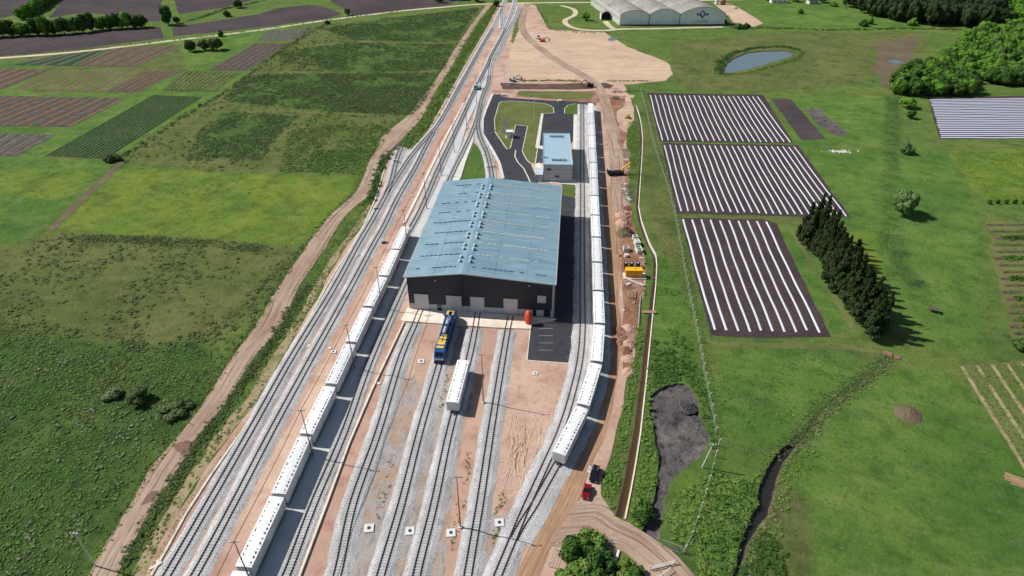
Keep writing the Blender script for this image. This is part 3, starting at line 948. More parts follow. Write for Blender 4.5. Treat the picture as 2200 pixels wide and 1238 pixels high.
# pond, creek, soil pit, canals
def grow(poly, k):
    c = np.array(poly).mean(0)
    return [tuple((np.array(p) - c) * k + c) for p in poly]
skirt('pond_bank', pond_poly, 0.8, 'mud', 1.0, 'dark muddy bank round the pond')
sheet('pond_water', pond_poly, -0.55, 'pond_water', world=True, label='still blue grey water of the kidney shaped pond')
skirt('creek_bank', creek_poly, 1.1, 'mud', 0.5, 'muddy banks of the narrow creek')
sheet('creek_water', creek_poly, -0.85, 'creek_water', world=True, label='dark water in the narrow overgrown creek')
skirt('soil_pit_edge', pit_poly, 0.9, 'black_soil', 0.35, 'cut black edge of the dug out soil pit')
def relief(name, poly, z, amp, ns, step, mat, label):
    P = np.array(poly); lo, hi = P.min(0), P.max(0)
    g = np.stack(np.meshgrid(np.arange(lo[0], hi[0], step), np.arange(lo[1], hi[1], step)), -1).reshape(-1, 2)
    g = g + RNG.uniform(-.2, .2, g.shape) * step
    g = g[in_poly(g[:, 0], g[:, 1], poly)]
    n0 = len(poly)
    r = mgeo.delaunay_2d_cdt([Vector(p) for p in poly] + [Vector(q) for q in g.tolist()], [(i, (i + 1) % n0) for i in range(n0)], [], 0, 1e-4)
    V = np.array([(v.x, v.y) for v in r[0]]); F = np.array([tuple(f) for f in r[2]])
    C = V[F].mean(1); F = F[in_poly(C[:, 0], C[:, 1], poly)]
    h = (fbm(V[:, 0], V[:, 1], ns) - .5) * 2 * amp + (fbm(V[:, 0] + 50, V[:, 1], ns * .25) - .5) * amp
    me = np_mesh(name, np.column_stack([V, z + h]), F)
    if me.polygons[0].normal.z < 0: me.flip_normals()
    return tag(link(name, me, None, mat), label, kind='structure')
relief('soil_pit_floor', pit_poly, -0.55, .55, 5.0, .6, 'black_soil', 'dark grey uneven floor of the dug out soil pit')
skirt('canal_side', canal_poly, 1.7, 'wall_concrete', 0.0, 'vertical concrete sides of the drainage canal')
sheet('canal_water', canal_poly, -1.45, 'canal_water', world=True, label='muddy brown water in the long drainage canal')
skirt('canal_side', canal2_poly, 1.7, 'wall_concrete', 0.0, 'concrete sides of the short canal piece by the big bush')
sheet('canal_water', canal2_poly, -1.5, 'canal_water', world=True, label='brown water in the short canal piece by the big bush')

# ---- left fields
ribbon('farm_track', [(262, 345), (225, 385), (180, 425), (135, 470), (100, 500)], 3.2, 0.03, 'marsh', 4, jit=0.15, label='thin grey farm track between two grass fields')

# ---- far roads and ploughed land
sheet('ploughed_field', [(-250, 96), (0, 80), (150, 72), (345, 58), (351, 82), (170, 106), (0, 121), (-250, 143)], 0.02, 'plough', 1.5, 6, 'dark ploughed strip between the hedge and the pale road')
sheet('ploughed_field', [(369, 60), (440, 48), (550, 32), (600, 17), (660, 11), (700, 15), (736, 30), (700, 41), (550, 60), (371, 79)], 0.02, 'plough', 1.5, 6, 'dark ploughed field with a rounded right end beside the pale road')
sheet('ploughed_field', [(690, -30), (960, -20), (975, 6), (955, 14), (850, 26), (765, 37), (742, 22), (710, 4)], 0.02, 'plough', 1.5, 6, 'dark ploughed field at the top centre left of the level crossing')
sheet('ploughed_field', [(133, -40), (350, -40), (345, 46), (318, 46), (268, 35), (180, 27), (105, 39), (128, 8)], 0.02, 'plough', 1.5, 6, 'dark ploughed field beyond the thick hedge')
sheet('ploughed_field', [(-200, -30), (95, -40), (88, 8), (50, 27), (0, 40), (-200, 52)], 0.02, 'plough', 1.5, 6, 'dark ploughed field in the top left corner')
sheet('ploughed_field', [(366, -40), (590, -40), (545, 0), (475, 18), (382, 31)], 0.02, 'plough', 1.5, 6, 'dark ploughed field behind the lone round tree')
ribbon('country_road', [(-200, 136), (0, 125), (170, 111), (350, 90), (550, 66), (700, 44), (860, 24), (960, 15), (1040, 9), (1180, 6), (1400, 4), (1700, -4), (2300, -20)], 5.0, 0.06, 'pale_road', 6, jit=0.1, label='pale gravel country road crossing the top of the picture')
# verges of flowering green by the far road
sheet('marsh_patch', [(1885, 92), (1960, 78), (1975, 84), (1955, 130), (1945, 165), (1935, 195), (1893, 190), (1880, 150)], 0.02, 'marsh', 3, 5, 'brown marshy strip in the pasture left of the green thicket')
sheet('ploughed_field', [(1654, 211), (1699, 213), (1775, 300), (1722, 301)], 0.02, 'plough', 0.8, 3, 'narrow dark ploughed bed beside the far plastic rows')
sheet('compost_patch', [(1730, 235), (1760, 234), (1790, 262), (1825, 288), (1800, 292), (1760, 270)], 0.02, 'black_soil', 2, 3, 'dark patch of compost and rubbish in the grass')
sheet('brush_pile_ground', [(1921, 876), (1950, 873), (1978, 882), (1982, 905), (1968, 911), (1940, 900)], 0.03, 'marsh', 0.6, 1.5, 'brown bare patch in the pasture')

# ---- yard earth
YARD = [(1070, 10), (1046, 60), (1009, 124), (976, 180), (940, 244), (915, 288), (886, 320), (845, 325), (832, 350), (825, 364), (812, 410), (806, 430), (781, 484), (752, 520), (722, 562), (692, 620), (648, 700), (600, 780), (555, 862), (500, 928), (446, 1003), (398, 1078), (354, 1153), (308, 1238), (250, 1330),
        (1150, 1330), (1230, 1238), (1210, 1180), (1250, 1160), (1300, 1172), (1304, 1180), (1329, 1184), (1345, 1188), (1385, 1230), (1410, 1300), (1520, 1300), (1488, 1232), (1450, 1190), (1405, 1165), (1376, 1140), (1350, 1124), (1322, 1112), (1308, 1090), (1288, 1062), (1290, 1036), (1308, 990), (1324, 930),
        (1340, 858), (1352, 800), (1362, 760), (1374, 700), (1380, 650), (1388, 600), (1388, 570), (1378, 540), (1364, 500), (1356, 470), (1352, 420), (1350, 380), (1352, 330), (1345, 310), (1348, 280), (1362, 258), (1360, 228), (1352, 205), (1340, 182), (1430, 174), (1444, 158), (1438, 138), (1400, 120), (1345, 102), (1305, 88), (1300, 70), (1180, 64), (1166, 42), (1152, 12), (1120, 6)]
sheet('yard_earth', YARD, 0.03, 'red_earth', 0.8, 3, 'reddish bare earth of the railway yard')
sheet('sand_fill', [(1108, 60), (1150, 66), (1300, 70), (1345, 100), (1400, 120), (1438, 138), (1444, 158), (1430, 172), (1340, 176), (1200, 172), (1120, 172), (1090, 168), (1096, 110)], 0.042, 'sand', 2.0, 5, 'pale levelled sand area beyond the yard')
sheet('mud_strip', [(1075, 178), (1120, 180), (1170, 181), (1300, 178), (1318, 184), (1310, 190), (1230, 193), (1150, 193), (1080, 192)], 0.056, 'mud', 1.0, 4, 'dark wet mud strip in front of the sand area')
sheet('verge_grass', [(1115, 196), (1200, 198), (1275, 200), (1270, 214), (1200, 213), (1140, 209), (1110, 204)], 0.056, 'olive_grass', 1.5, 3, 'thin grass verge between the mud strip and the access road')
sheet('verge_grass', [(1112, 18), (1128, 18), (1116, 60), (1102, 96), (1096, 90), (1106, 50)], 0.056, 'olive_grass', 1.5, 3, 'thin green verge beside the far tracks')
_hp = smooth_path(GP([(1133, 8), (1124, 34), (1122, 58), (1135, 82), (1165, 108), (1205, 136), (1240, 155), (1275, 176), (1292, 200), (1305, 240), (1318, 300), (1328, 380), (1332, 460)]), 6)
_ht = tangents(_hp)
road_band('haul_road', [(_px(p - Vector((t.y, -t.x)) * 3.2), _px(p + Vector((t.y, -t.x)) * 3.2)) for p, t in zip(_hp, _ht)], 0.07, 'rut_road', 'rutted dirt haul road curving across the sand area')
sheet('churned_ground', [(1322, 440), (1352, 440), (1360, 480), (1372, 520), (1386, 560), (1386, 600), (1378, 650), (1372, 700), (1360, 755), (1350, 805), (1338, 800), (1338, 700), (1336, 620), (1332, 540), (1324, 480)], 0.062, 'churned_earth', 1.0, 2, 'churned red brown earth of the building strip beside the canal')
sheet('churned_ground', [(1300, 205), (1345, 206), (1340, 230), (1325, 240), (1330, 275), (1345, 285), (1340, 318), (1310, 318), (1298, 260)], 0.064, 'churned_earth', 1.2, 2, 'churned earth around the small yellow digger')
sheet('churned_ground', [(1312, 345), (1350, 345), (1350, 400), (1345, 436), (1326, 430), (1316, 390)], 0.064, 'churned_earth', 1.2, 2, 'churned earth around the crane truck')
sheet('churned_ground', [(1150, 196), (1290, 196), (1300, 215), (1284, 222), (1180, 214), (1105, 208)], 0.052, 'churned_earth', 1.0, 2, 'churned earth behind the access road')
road_band('dirt_road', [((1290, 400), (1318, 400)), ((1294, 480), (1324, 480)), ((1298, 560), (1334, 560)), ((1304, 640), (1330, 640)), ((1308, 700), (1334, 700)), ((1304, 780), (1330, 780)), ((1288, 850), (1320, 850)), ((1266, 930), (1303, 930)), ((1232, 1000), (1272, 1000)), ((1192, 1075), (1246, 1075)), ((1150, 1150), (1200, 1150)), ((1106, 1240), (1158, 1240)), ((1062, 1330), (1120, 1330))], 0.042, 'rut_ochre', 'ochre dirt service road curving along the right hand train', .3)
road_band('dirt_road', [((a, y), (b, y)) for y, a, b in [(10, 1043, 1057), (60, 1006, 1018), (124, 965, 981), (170, 938, 953), (194, 918, 936), (244, 880, 911), (270, 850, 892), (290, 822, 872), (312, 815, 850), (340, 797, 826), (410, 765, 800), (460, 712, 745), (510, 672, 712), (560, 638, 680), (620, 596, 640), (700, 549, 606), (780, 491, 536), (860, 441, 491), (928, 390, 432), (1003, 328, 387), (1078, 283, 334), (1153, 235, 294), (1238, 190, 252), (1330, 140, 200)]], 0.045, 'rut_road', 'wide pinkish dirt road left of the tracks')
sheet('wet_patch', [(372, 955), (400, 950), (418, 952), (405, 975), (390, 985), (375, 966)], 0.057, 'wet_earth', 1.2, 1.5, 'dark wet patch across the pinkish dirt road')
sheet('wet_patch', [(313, 1062), (330, 1052), (345, 1056), (325, 1075), (308, 1085)], 0.057, 'wet_earth', 1.2, 1.5, 'dark wet patch low on the pinkish dirt road')
sheet('gravel_patch', [(848, 330), (884, 322), (905, 308), (925, 300), (880, 350), (860, 400), (830, 440), (836, 370)], 0.042, 'gravel', 0.3, 2, 'grey gravel round the stub siding')
sheet('strip_earth', [(1000, 195), (1010, 196), (997, 222), (960, 300), (920, 360), (880, 430), (850, 485), (815, 555), (760, 655), (705, 760), (640, 880), (565, 1010), (490, 1150), (430, 1260), (370, 1260), (460, 1125), (560, 960), (640, 820), (700, 715), (770, 580), (830, 470), (900, 345), (955, 250)], 0.05, 'strip_earth', 0.25, 3, 'long reddish earth strip carrying the floodlight masts')
sheet('sand_strip', [(868, 694), (893, 694), (880, 730), (858, 790), (835, 860), (800, 950), (770, 1040), (735, 1140), (708, 1260), (640, 1260), (668, 1190), (705, 1080), (750, 960), (800, 840), (845, 745)], 0.05, 'strip_earth', 0.25, 3, 'reddish sand strip left of the first yard track')
sheet('gravel_bed', [(898, 790), (942, 790), (990, 706), (1030, 706), (1022, 770), (1012, 850), (1030, 850), (1060, 1000), (1050, 1100), (1080, 1110), (1130, 1060), (1060, 1260), (690, 1260), (745, 1130), (800, 980), (845, 870)], 0.044, 'dirty_gravel', 0.8, 3, 'wide grey gravel bed between the yard tracks')
sheet('sand_strip', [(1040, 708), (1078, 710), (1066, 790), (1052, 870), (1040, 960), (1028, 1050), (1006, 1140), (990, 1260), (950, 1260), (968, 1120), (985, 1000), (1002, 900), (1018, 850), (1026, 780)], 0.056, 'strip_earth', 0.4, 3, 'reddish sand strip around the two yard lamp posts')
sheet('sand_strip', [(915, 700), (960, 702), (945, 770), (925, 830), (905, 900), (880, 990), (850, 1090), (838, 1150), (820, 1150), (842, 1050), (880, 930), (900, 830), (888, 790)], 0.056, 'strip_earth', 1.0, 2, 'reddish earth strip left of the locomotive track')
sheet('sand_lot', [(1106, 706), (1136, 706), (1132, 776), (1228, 784), (1222, 830), (1205, 890), (1180, 960), (1150, 1020), (1110, 1072), (1075, 1075), (1070, 990), (1086, 880), (1098, 790)], 0.05, 'red_earth', 0.6, 2.5, 'bare sandy lot with tyre marks below the asphalt pad')
road_band('road_spur', [((1240, 1078), (1180, 1172)), ((1262, 1072), (1218, 1176)), ((1292, 1068), (1262, 1162)), ((1322, 1112), (1304, 1178)), ((1376, 1140), (1345, 1190)), ((1450, 1190), (1385, 1236)), ((1490, 1236), (1412, 1275)), ((1540, 1290), (1450, 1340))], 0.058, 'rut_road', 'stony dirt spur crossing the canal end', .5, 16)
ribbon('warehouse_drive', [(1205, 12), (1232, 20), (1235, 32), (1214, 44), (1222, 56), (1250, 64), (1300, 66), (1330, 63), (1400, 62), (1480, 60), (1560, 58)], 4.5, 0.05, 'pale_road', 4, jit=0.08, label='pale drive looping round the warehouse lawn')
ribbon('warehouse_drive', [(1300, 46), (1308, 55), (1318, 62)], 5.0, 0.062, 'pale_road', 3, label='short pale path from the arched porch')
sheet('warehouse_yard', [(1530, 4), (1575, 10), (1600, 25), (1640, 50), (1620, 58), (1575, 48), (1560, 30)], 0.04, 'sand', 1, 3, 'sandy yard at the right end of the warehouse')
for k, pl in enumerate([[(1345, 232), (1350, 228), (1362, 232), (1360, 258), (1355, 272), (1338, 272), (1336, 255), (1325, 238)], [(1345, 203), (1364, 205), (1360, 212), (1350, 211)]]):
    sheet('pale_sand_patch', pl, 0.06, 'sand', 0.8, 2, ['pale sand heap ground by the small yellow digger', 'small pale sand patch at the canal head'][k])
sheet('rubble_ground', [(1308, 320), (1352, 320), (1356, 340), (1310, 344)], 0.06, 'marsh', 1.0, 2, 'rubble strewn ground beside the haul road')
sheet('puddle', [(1306, 83), (1315, 80), (1328, 83), (1320, 88), (1308, 88)], 0.06, 'pond_water', 0.5, 2, 'shallow puddle on the edge of the sand area')
sheet('puddle', [(1905, 131), (1925, 128), (1945, 135), (1925, 138)], 0.06, 'pond_water', 0.5, 2, 'shallow puddle on the brown marshy strip')

band('verge_earth', [(428, 800, 808), (484, 762, 780), (520, 736, 750), (562, 706, 720), (620, 672, 690), (700, 630, 646), (780, 578, 598), (862, 528, 552), (928, 470, 497), (1003, 420, 443), (1078, 368, 395), (1153, 326, 351), (1238, 282, 306), (1330, 232, 250)],
     0.032, 'dry_verge', 0.9, 2, label='tan dry verge between the weedy ditch and the drain')
sheet('dark_ditch', [(836, 320), (842, 310), (870, 303), (892, 302), (886, 312), (858, 316), (842, 326), (832, 352), (826, 350)], 0.04, 'black_soil', 0.5, 2, label='dark ditch bend beside the stub siding')
# ---- asphalt and concrete
ASPH = [(1058, 203), (1044, 235), (1037, 257), (1036, 287), (1058, 323), (1071, 347), (1074, 355), (1081, 384), (1084, 420), (1180, 420), (1156, 392), (1148, 371), (1140, 352), (1200, 350), (1233, 300), (1233, 247), (1240, 226), (1279, 227), (1280, 219), (1180, 216), (1103, 211), (1079, 208), (1076, 203)]
sheet('access_road', ASPH, 0.05, 'asphalt', label='dark asphalt road and parking behind the hall')
sheet('asphalt_lane', [(1206, 418), (1238, 424), (1236, 560), (1237, 696), (1190, 692)], 0.05, 'asphalt', label='dark asphalt lane on the right side of the hall')
sheet('asphalt_pad', [(1141, 692), (1238, 697), (1228, 781), (1132, 775)], 0.054, 'asphalt', label='square asphalt pad right of the hall front')
L1 = [(1077.4, 219), (1099, 218), (1140, 220.5), (1173, 224), (1183, 228), (1189, 233), (1190.4, 243.6), (1167.4, 245), (1158, 300), (1150, 352), (1140, 352), (1132, 345), (1126, 334), (1122, 325), (1133.6, 272), (1108, 269), (1096.6, 319), (1089, 321), (1064, 285), (1062, 258), (1072, 223)]
sheet('lawn', L1, 0.07, 'olive_grass', thick=0.1, label='patchy lawn island inside the asphalt loop')
sheet('lawn', [(1213, 245), (1213, 234.7), (1220, 227), (1237, 223.5), (1241, 224), (1241, 246)], 0.07, 'lush_grass', thick=0.1, label='small bright lawn corner by the far end of the siding')
sheet('lawn', [(1018, 306), (1032, 322), (1045, 352), (1048, 384), (1045, 400), (985, 396), (995, 366)], 0.034, 'lush_grass', 0.2, 2, label='bright triangular lawn behind the hall')
sheet('lawn', [(1206, 392), (1240, 398), (1238, 426), (1207, 420)], 0.062, 'olive_grass', 0.1, 2, label='small lawn between the hall and the office')
def kerb(pts, w=0.35, h=0.2, label='pale kerb edging the asphalt', closed=False, mat='stone_kerb', name='kerb', z0=0.04):
    P = [Vector(p) for p in GP(pts)]
    if closed: P.append(P[0])
    mb = MB()
    for a, b in zip(P, P[1:]):
        mb.bar((a.x, a.y, z0 + h / 2), (b.x, b.y, z0 + h / 2), w, h)
    return tag(mb.build(name, mat), label, None, None, 'structure')
kerb(L1, closed=True, label='pale kerb round the lawn island')
kerb([(1213, 245), (1213, 234.7), (1220, 227), (1237, 223.5)], label='pale kerb round the small lawn corner')
kerb([(1058, 203), (1044, 235), (1036.6, 257), (1036, 287), (1058, 323), (1071, 347), (1074, 355), (1081, 384)], w=1.3, label='broad pale concrete edge between track and asphalt', mat='concrete')
kerb([(1108, 323), (1106, 336), (1113, 350), (1125, 362), (1134, 380), (1140, 394)], w=0.5, h=0.05, label='thin light joint line in the asphalt')
kerb([(1141, 692), (1132, 775), (1228, 782), (1229, 776)], w=0.3, h=0.12, label='pale kerb on three sides of the asphalt pad')
sheet('pavement', [(1162.5, 244), (1167.6, 245), (1159, 313.5), (1171, 315), (1170, 322), (1150, 318)], 0.18, 'concrete', label='pale pavement strip left of the office parking')
sheet('pavement', [(1232.5, 246.8), (1240.5, 247), (1241, 321), (1231, 320)], 0.12, 'concrete', label='pale pavement strip right of the office parking')
sheet('pavement', [(1151, 352), (1160, 350), (1168, 380), (1235, 386), (1240, 393), (1240, 398), (1156, 392), (1158, 372), (1148, 371)], 0.12, 'concrete', label='pale pavement round the front of the office')
for k in range(4):
    a = G(1158, 706 + k * 15.5); b = G(1188, 706.5 + k * 15.5)
    tag(MB().box(((a[0] + b[0]) / 2, (a[1] + b[1]) / 2, 0.0605), (b[0] - a[0], 0.14, 0.006)).build('parking_line', 'road_paint'), 'faded white parking line on the asphalt pad', None, None, 'structure')
# apron in front of the hall
APRON = [(876, 664), (893, 661), (1195, 688), (1142, 698), (1141, 709), (1060, 706), (868, 692), (862, 688)]
sheet('apron', APRON, 0.04, 'apron_concrete', label='pale concrete apron in front of the hall doors', thick=0.4)
SLAB = [(1040, 173), (1045, 181), (1030, 212), (1004, 266), (990, 315), (966, 372), (945, 415), (925, 460), (905, 500), (900, 540), (866, 620), (842, 678), (798, 765), (744, 922), (700, 1010), (660, 1100), (610, 1210), (590, 1260), (520, 1260), (575, 1130), (655, 975), (720, 840), (760, 760), (795, 690), (830, 620), (858, 560), (885, 505), (915, 450), (940, 400), (972, 325), (985, 280), (1010, 228)]
sheet('platform', SLAB, 0.06, 'grey_slab', label='long concrete platform strip between the left train and its neighbour track', thick=0.22)
sheet('platform', [(1016, 292), (1018, 300), (1000, 350), (990, 384), (975, 400), (950, 455), (905, 545), (896, 548), (900, 520), (925, 470), (955, 410), (972, 385), (990, 340)], 0.05, 'concrete', label='white concrete strip along the left side of the hall', thick=0.3)
kerb([(996, 222), (958, 295), (925, 362), (898, 420), (868, 480)], w=1.1, h=0.25, label='pale concrete beam along the reddish strip', mat='apron_concrete')
kerb([(868, 694), (800, 838), (750, 955), (704, 1080), (640, 1250)], w=0.45, h=0.5, label='long pale retaining kerb right of the platform track', mat='apron_concrete')
kerb([(1047, 60), (1010, 124), (976, 184), (942, 246), (917, 290), (890, 322)], w=0.5, h=0.25, label='far pale drain edge left of the main track', mat='stone_kerb')
kerb([(827, 362), (806, 430), (782, 484), (756, 530), (727, 574), (694, 630), (650, 712), (602, 794), (556, 880), (504, 950), (448, 1030), (400, 1105), (356, 1185), (325, 1238)], w=0.5, h=0.25, label='near pale drain edge left of the main track', mat='stone_kerb')
kerb(CANAL_R, w=0.34, h=0.25, label='pale concrete coping on the right side of the canal', mat='apron_concrete', z0=0.0)
kerb(CANAL_L, w=0.3, h=0.1, label='dark strip painted for the shadow along the left canal edge', mat='mud', z0=0.0)  # dark colour stands in for shadow on this edge
kerb([(1329, 1184), (1322, 1210), (1316, 1238), (1300, 1300)], w=0.5, h=0.35, label='pale coping of the short canal piece', mat='apron_concrete', z0=0.0)

# ================================================================== RAILWAY
_oct = np.array([[1, 0, 0], [0, 1, 0], [-1, 0, 0], [0, -1, 0], [0, 0, 1.]]) * np.random.default_rng(2).uniform(.8, 1.2, (5, 1))
STONE = (_oct, np.array([[0, 1, 4], [1, 2, 4], [2, 3, 4], [3, 0, 4]]))

def make_sleeper(mat):
    mb = MB()
    mb.prism([(-0.13, 0.28), (-0.13, 0.34), (-0.10, 0.42), (0.10, 0.42), (0.13, 0.34), (0.13, 0.28)], -1.3, 1.3)
    me = mb.mesh('sleeper'); me.materials.append(MATS[mat])
    return me
SLP = {'c': make_sleeper('sleeper_concrete'), 't': make_sleeper('sleeper_timber')}

TRK = 0
def track(px, label, group='railway tracks of the yard', world=False, kind='c', rail='rail_steel', bed='gravel', bedw=(3.4, 5.6), sleepers=True, sp=0.65, extra_rail=None, ymax=900, nmax=300):
    P0 = px if world else GP(px)
    P = smooth_path(P0, sp)
    if P[0].y > P[-1].y: P = P[::-1]
    a, b = bedw[0] / 2, bedw[1] / 2
    global TRK
    TRK += 1
    root = empty('railway_track', (0, 0, 0.004 * TRK), 0, label, 'railway track', group)
    sub = P[::4] + ([P[-1]] if (len(P) - 1) % 4 else [])
    if bed:
        m = ribbon_mesh(sub, [(-b, 0.02), (-a, 0.32), (a, 0.32), (b, 0.02)], 'ballast', 0.07)
        o = m.build('ballast', bed, root, fix=False)
        if o.data.polygons[1].normal.z < 0: o.data.flip_normals()
        # stones rolled down the shoulders
        n = min(14000, int(len(P) * sp * 9))
        if P[0].y < 260:
            k = RNG.integers(0, len(P), n)
            T = tangents(P)
            sd_ = RNG.choice([-1, 1], n) * RNG.uniform(a - 0.2, b + 0.5, n)
            pos = np.array([[P[i].x + T[i].y * s_ + RNG.uniform(-.3, .3), P[i].y - T[i].x * s_] for i, s_ in zip(k, sd_)])
            zz = np.clip((b - np.abs(sd_)) / (b - a), 0, 1) * 0.3
            st = np.column_stack([pos, zz])
            V = ICO_V[:, :] * 1.0
            o2 = instance_np('ballast_stones', [STONE], st, RNG.uniform(0.06, 0.16, n), bed, root, zs=1.0)
            o2['kind'] = 'stuff'
    RP = P
    if extra_rail: RP = smooth_path((P0 if P0[0][1] < P0[-1][1] else P0[::-1]) + GP(extra_rail), sp)
    RP = RP[::3] + [RP[-1]]
    for s_ in (-1, 1):
        c = 0.755 * s_
        m = ribbon_mesh(RP, [(c - 0.13, 0.42), (c - 0.07, 0.57), (c + 0.07, 0.57), (c + 0.13, 0.42)], 'rail')
        o = m.build('rail', rail, root, fix=False)
        if o.data.polygons[1].normal.z < 0: o.data.flip_normals()
    if sleepers:
        T = tangents(P)
        me = SLP[kind]
        rest = MB()
        vis = [i for i in range(len(P)) if P[i].y > 58 and P[i].y < ymax]
        cnt = 0
        for i in vis:
            p, t = P[i], T[i]
            an = math.atan2(t.y, t.x) - PI / 2
            if cnt < nmax and p.y < 320:
                o = bpy.data.objects.new('sleeper', me)
                COL.objects.link(o); o.parent = root
                o.location = (p.x + random.uniform(-.03, .03), p.y, 0); o.rotation_euler = (0, 0, an + random.uniform(-.01, .01))
                cnt += 1
            else:
                rest.box((p.x, p.y, 0.36), (2.6, 0.26, 0.12), an)
        if rest.v:
            o = rest.build('sleeper_run', 'sleeper_concrete' if kind == 'c' else 'sleeper_timber', root, fix=False)
            o['kind'] = 'stuff'
    return root

T3W = [(-53.9, 45), (-52.9, 57), (-52.02, 69.2), (-50.5, 86.1), (-49.2, 103.1), (-47.4, 120.4), (-45.8, 137.7), (-44.2, 155.0), (-42.3, 172.2), (-41.0, 189.5), (-39.7, 206.3)]
T10W = [(10.6, 97.2), (17.7, 112.8), (23.0, 129.4), (25.8, 146.5), (27.4, 163.8), (29.0, 180.8), (30.6, 198.1), (32.1, 215.2), (33.7, 232.2), (35.3, 249.3), (36.9, 266.3), (38.3, 283.3), (39.9, 300.2), (41.4, 316.9), (42.9, 333.8), (44.5, 350.0), (45.2, 358.0)]
track([(300, 1330), (360, 1238), (538, 928), (625, 773), (718, 620), (770, 525), (798, 478), (823, 432), (840, 402), (865, 364), (884, 336), (910, 305), (937, 275), (957, 244), (985, 192), (1024, 121), (1042, 89), (1059, 60), (1080, 15), (1088, -8)], 'leftmost main track running the whole length of the yard', ymax=560, bedw=(3.3, 5.0))
track([(358, 1330), (419.5, 1238), (505, 1080), (584, 928), (670, 770), (753, 620), (800, 532), (827, 484), (853, 430), (893, 360), (912, 322), (932, 285)], 'second main track right beside the leftmost one', ymax=420, bedw=(3.3, 5.2))
track([(829, 420), (841, 391), (848, 362), (854, 340), (863, 317)], 'short stub siding ending at the white buffer stop')
track(T3W + GP([(905, 450), (942, 364), (972, 300), (1000, 240), (1021, 194), (1033, 170), (1049, 138), (1056, 120), (1078, 80), (1093, 45), (1104, 13), (1108, -10)]), 'track under the long left hand train of white wagons', world=True, bedw=(3.4, 5.0), ymax=560)
track([(570, 1330), (616, 1238), (675, 1083), (741, 928), (796, 774), (864, 620), (918, 497), (968, 383), (1001, 315), (1023, 262), (1032, 225), (1040, 200), (1049, 180), (1052, 152), (1056, 128)], 'platform track passing the left side wall of the hall', bedw=(3.4, 4.6), ymax=420)
track([(1034, 228), (1029, 250), (1027, 268), (1029, 288), (1036, 308), (1046, 330), (1053, 358), (1056.5, 382), (1057, 392)], 'curved lead track entering the back of the hall', bedw=(3.6, 5.2))
track([(690, 1330), (725, 1238), (759, 1083), (813.6, 928), (860, 774), (892.5, 696)], 'first yard track leading to the left hall door', extra_rail=[(899, 678), (905, 667), (907, 662)], bedw=(3.4, 5.5))
track([(795, 1330), (818, 1238), (863, 1083), (902.5, 928), (943, 788), (968, 702)], 'second yard track under the blue locomotive', extra_rail=[(973, 682), (977, 670)], bedw=(3.4, 5.5))
track([(882, 1330), (895, 1238), (933, 1083), (966, 928), (1007, 774), (1021, 706)], 'third yard track under the single white wagon', extra_rail=[(1024, 688), (1027, 672)], bedw=(3.4, 5.5))
track([(992, 1330), (1005, 1238), (1031, 1083), (1054.5, 928), (1079.6, 774), (1090.5, 711)], 'fourth yard track leading to the right hall door', extra_rail=[(1094, 694), (1097.5, 680)], bedw=(3.4, 5.5))
track([(1034, 1330), (1069.5, 1238), (1103, 1157), (1131, 1090), (1172, 1000), (1203, 930), (1228, 852), (1245.6, 775), (1251.5, 700), (1251.5, 620), (1251.2, 463), (1251, 340), (1250.7, 232), (1250.5, 226)], 'curving rusty rail track along the right lane to the buffer stop', rail='rail_rust', bedw=(3.6, 6.0), ymax=420)
track(GP([(1104, 1160), (1122, 1126), (1146, 1090), (1165, 1055), (1196, 1000)]) + [(10.6 + 1.2, 97.2 + 3.0)] + T10W[1:], 'track under the long right hand train of white wagons', world=True, rail='rail_rust', kind='c', bedw=(3.6, 7.5), ymax=420)
track([(1079, 62), (1078, 45), (1077, 30), (1078, 20)], 'far crossover track between the two main lines', sleepers=False)
track([(1060, 130), (1078, 98), (1092, 66), (1108, 36), (1116, 13)], 'far right main track beside the dirt strip', sleepers=False, bedw=(3.4, 5.0))

ribbon('grass_track', [(1530, 738), (1620, 742), (1740, 742), (1850, 750), (1912, 764)], 2.6, 0.02, 'olive_grass', 4, jit=.4, label='faint mown track below the plastic fields')
ribbon('grass_track', [(1690, 482), (1740, 560), (1800, 650), (1850, 730)], 2.0, 0.02, 'olive_grass', 4, jit=.4, label='faint mown track left of the windbreak')
ribbon('grass_track', [(1760, 314), (1900, 316), (2030, 320), (2300, 312)], 1.6, 0.02, 'olive_grass', 4, jit=.4, label='faint track crossing the right meadow below the lilac field')

# ================================================================== HALL
HL = Vector(G(867.8, 592.8, 13)); HR = Vector(G(1192.8, 609.3, 13))
hx = (HR - HL).normalized(); hy = Vector((-hx.y, hx.x))
HW = (HR - HL).length; HLEN = 69.2; HE = 12.6; HRG = 14.9; TR = 0.387
hall = empty('hall', (HL.x, HL.y, 0), math.atan2(hx.y, hx.x), 'large dark walled hall with a light blue gabled roof above the yard tracks', 'hall')
i0 = 0.55
XR = HW * TR
def slope_z(x, off=0.0):
    return (HE + (HRG - HE) * x / XR if x < XR else HRG - (HRG - HE) * (x - XR) / (HW - XR)) + off
def hall_x(px, py):
    """metres along the front wall for a photo point on the front wall"""
    best = None
    for k in range(0, 941):
        x = k * 0.05
        w = HL + hx * x + hy * i0
        z = HG2(w, py)
        d = abs(px_of(w, z) - px)
        if best is None or d < best[0]: best = (d, x, z)
    return best[1], best[2]
def HG2(w, py):
    v = (py - 619.0) / 1344.0
    return CAM_H - w.y * (_s + v * _c) / (_c - v * _s)
def px_of(w, z):
    zc = w.y * _c + (CAM_H - z) * _s
    return 1100 + 1344 * w.x / zc
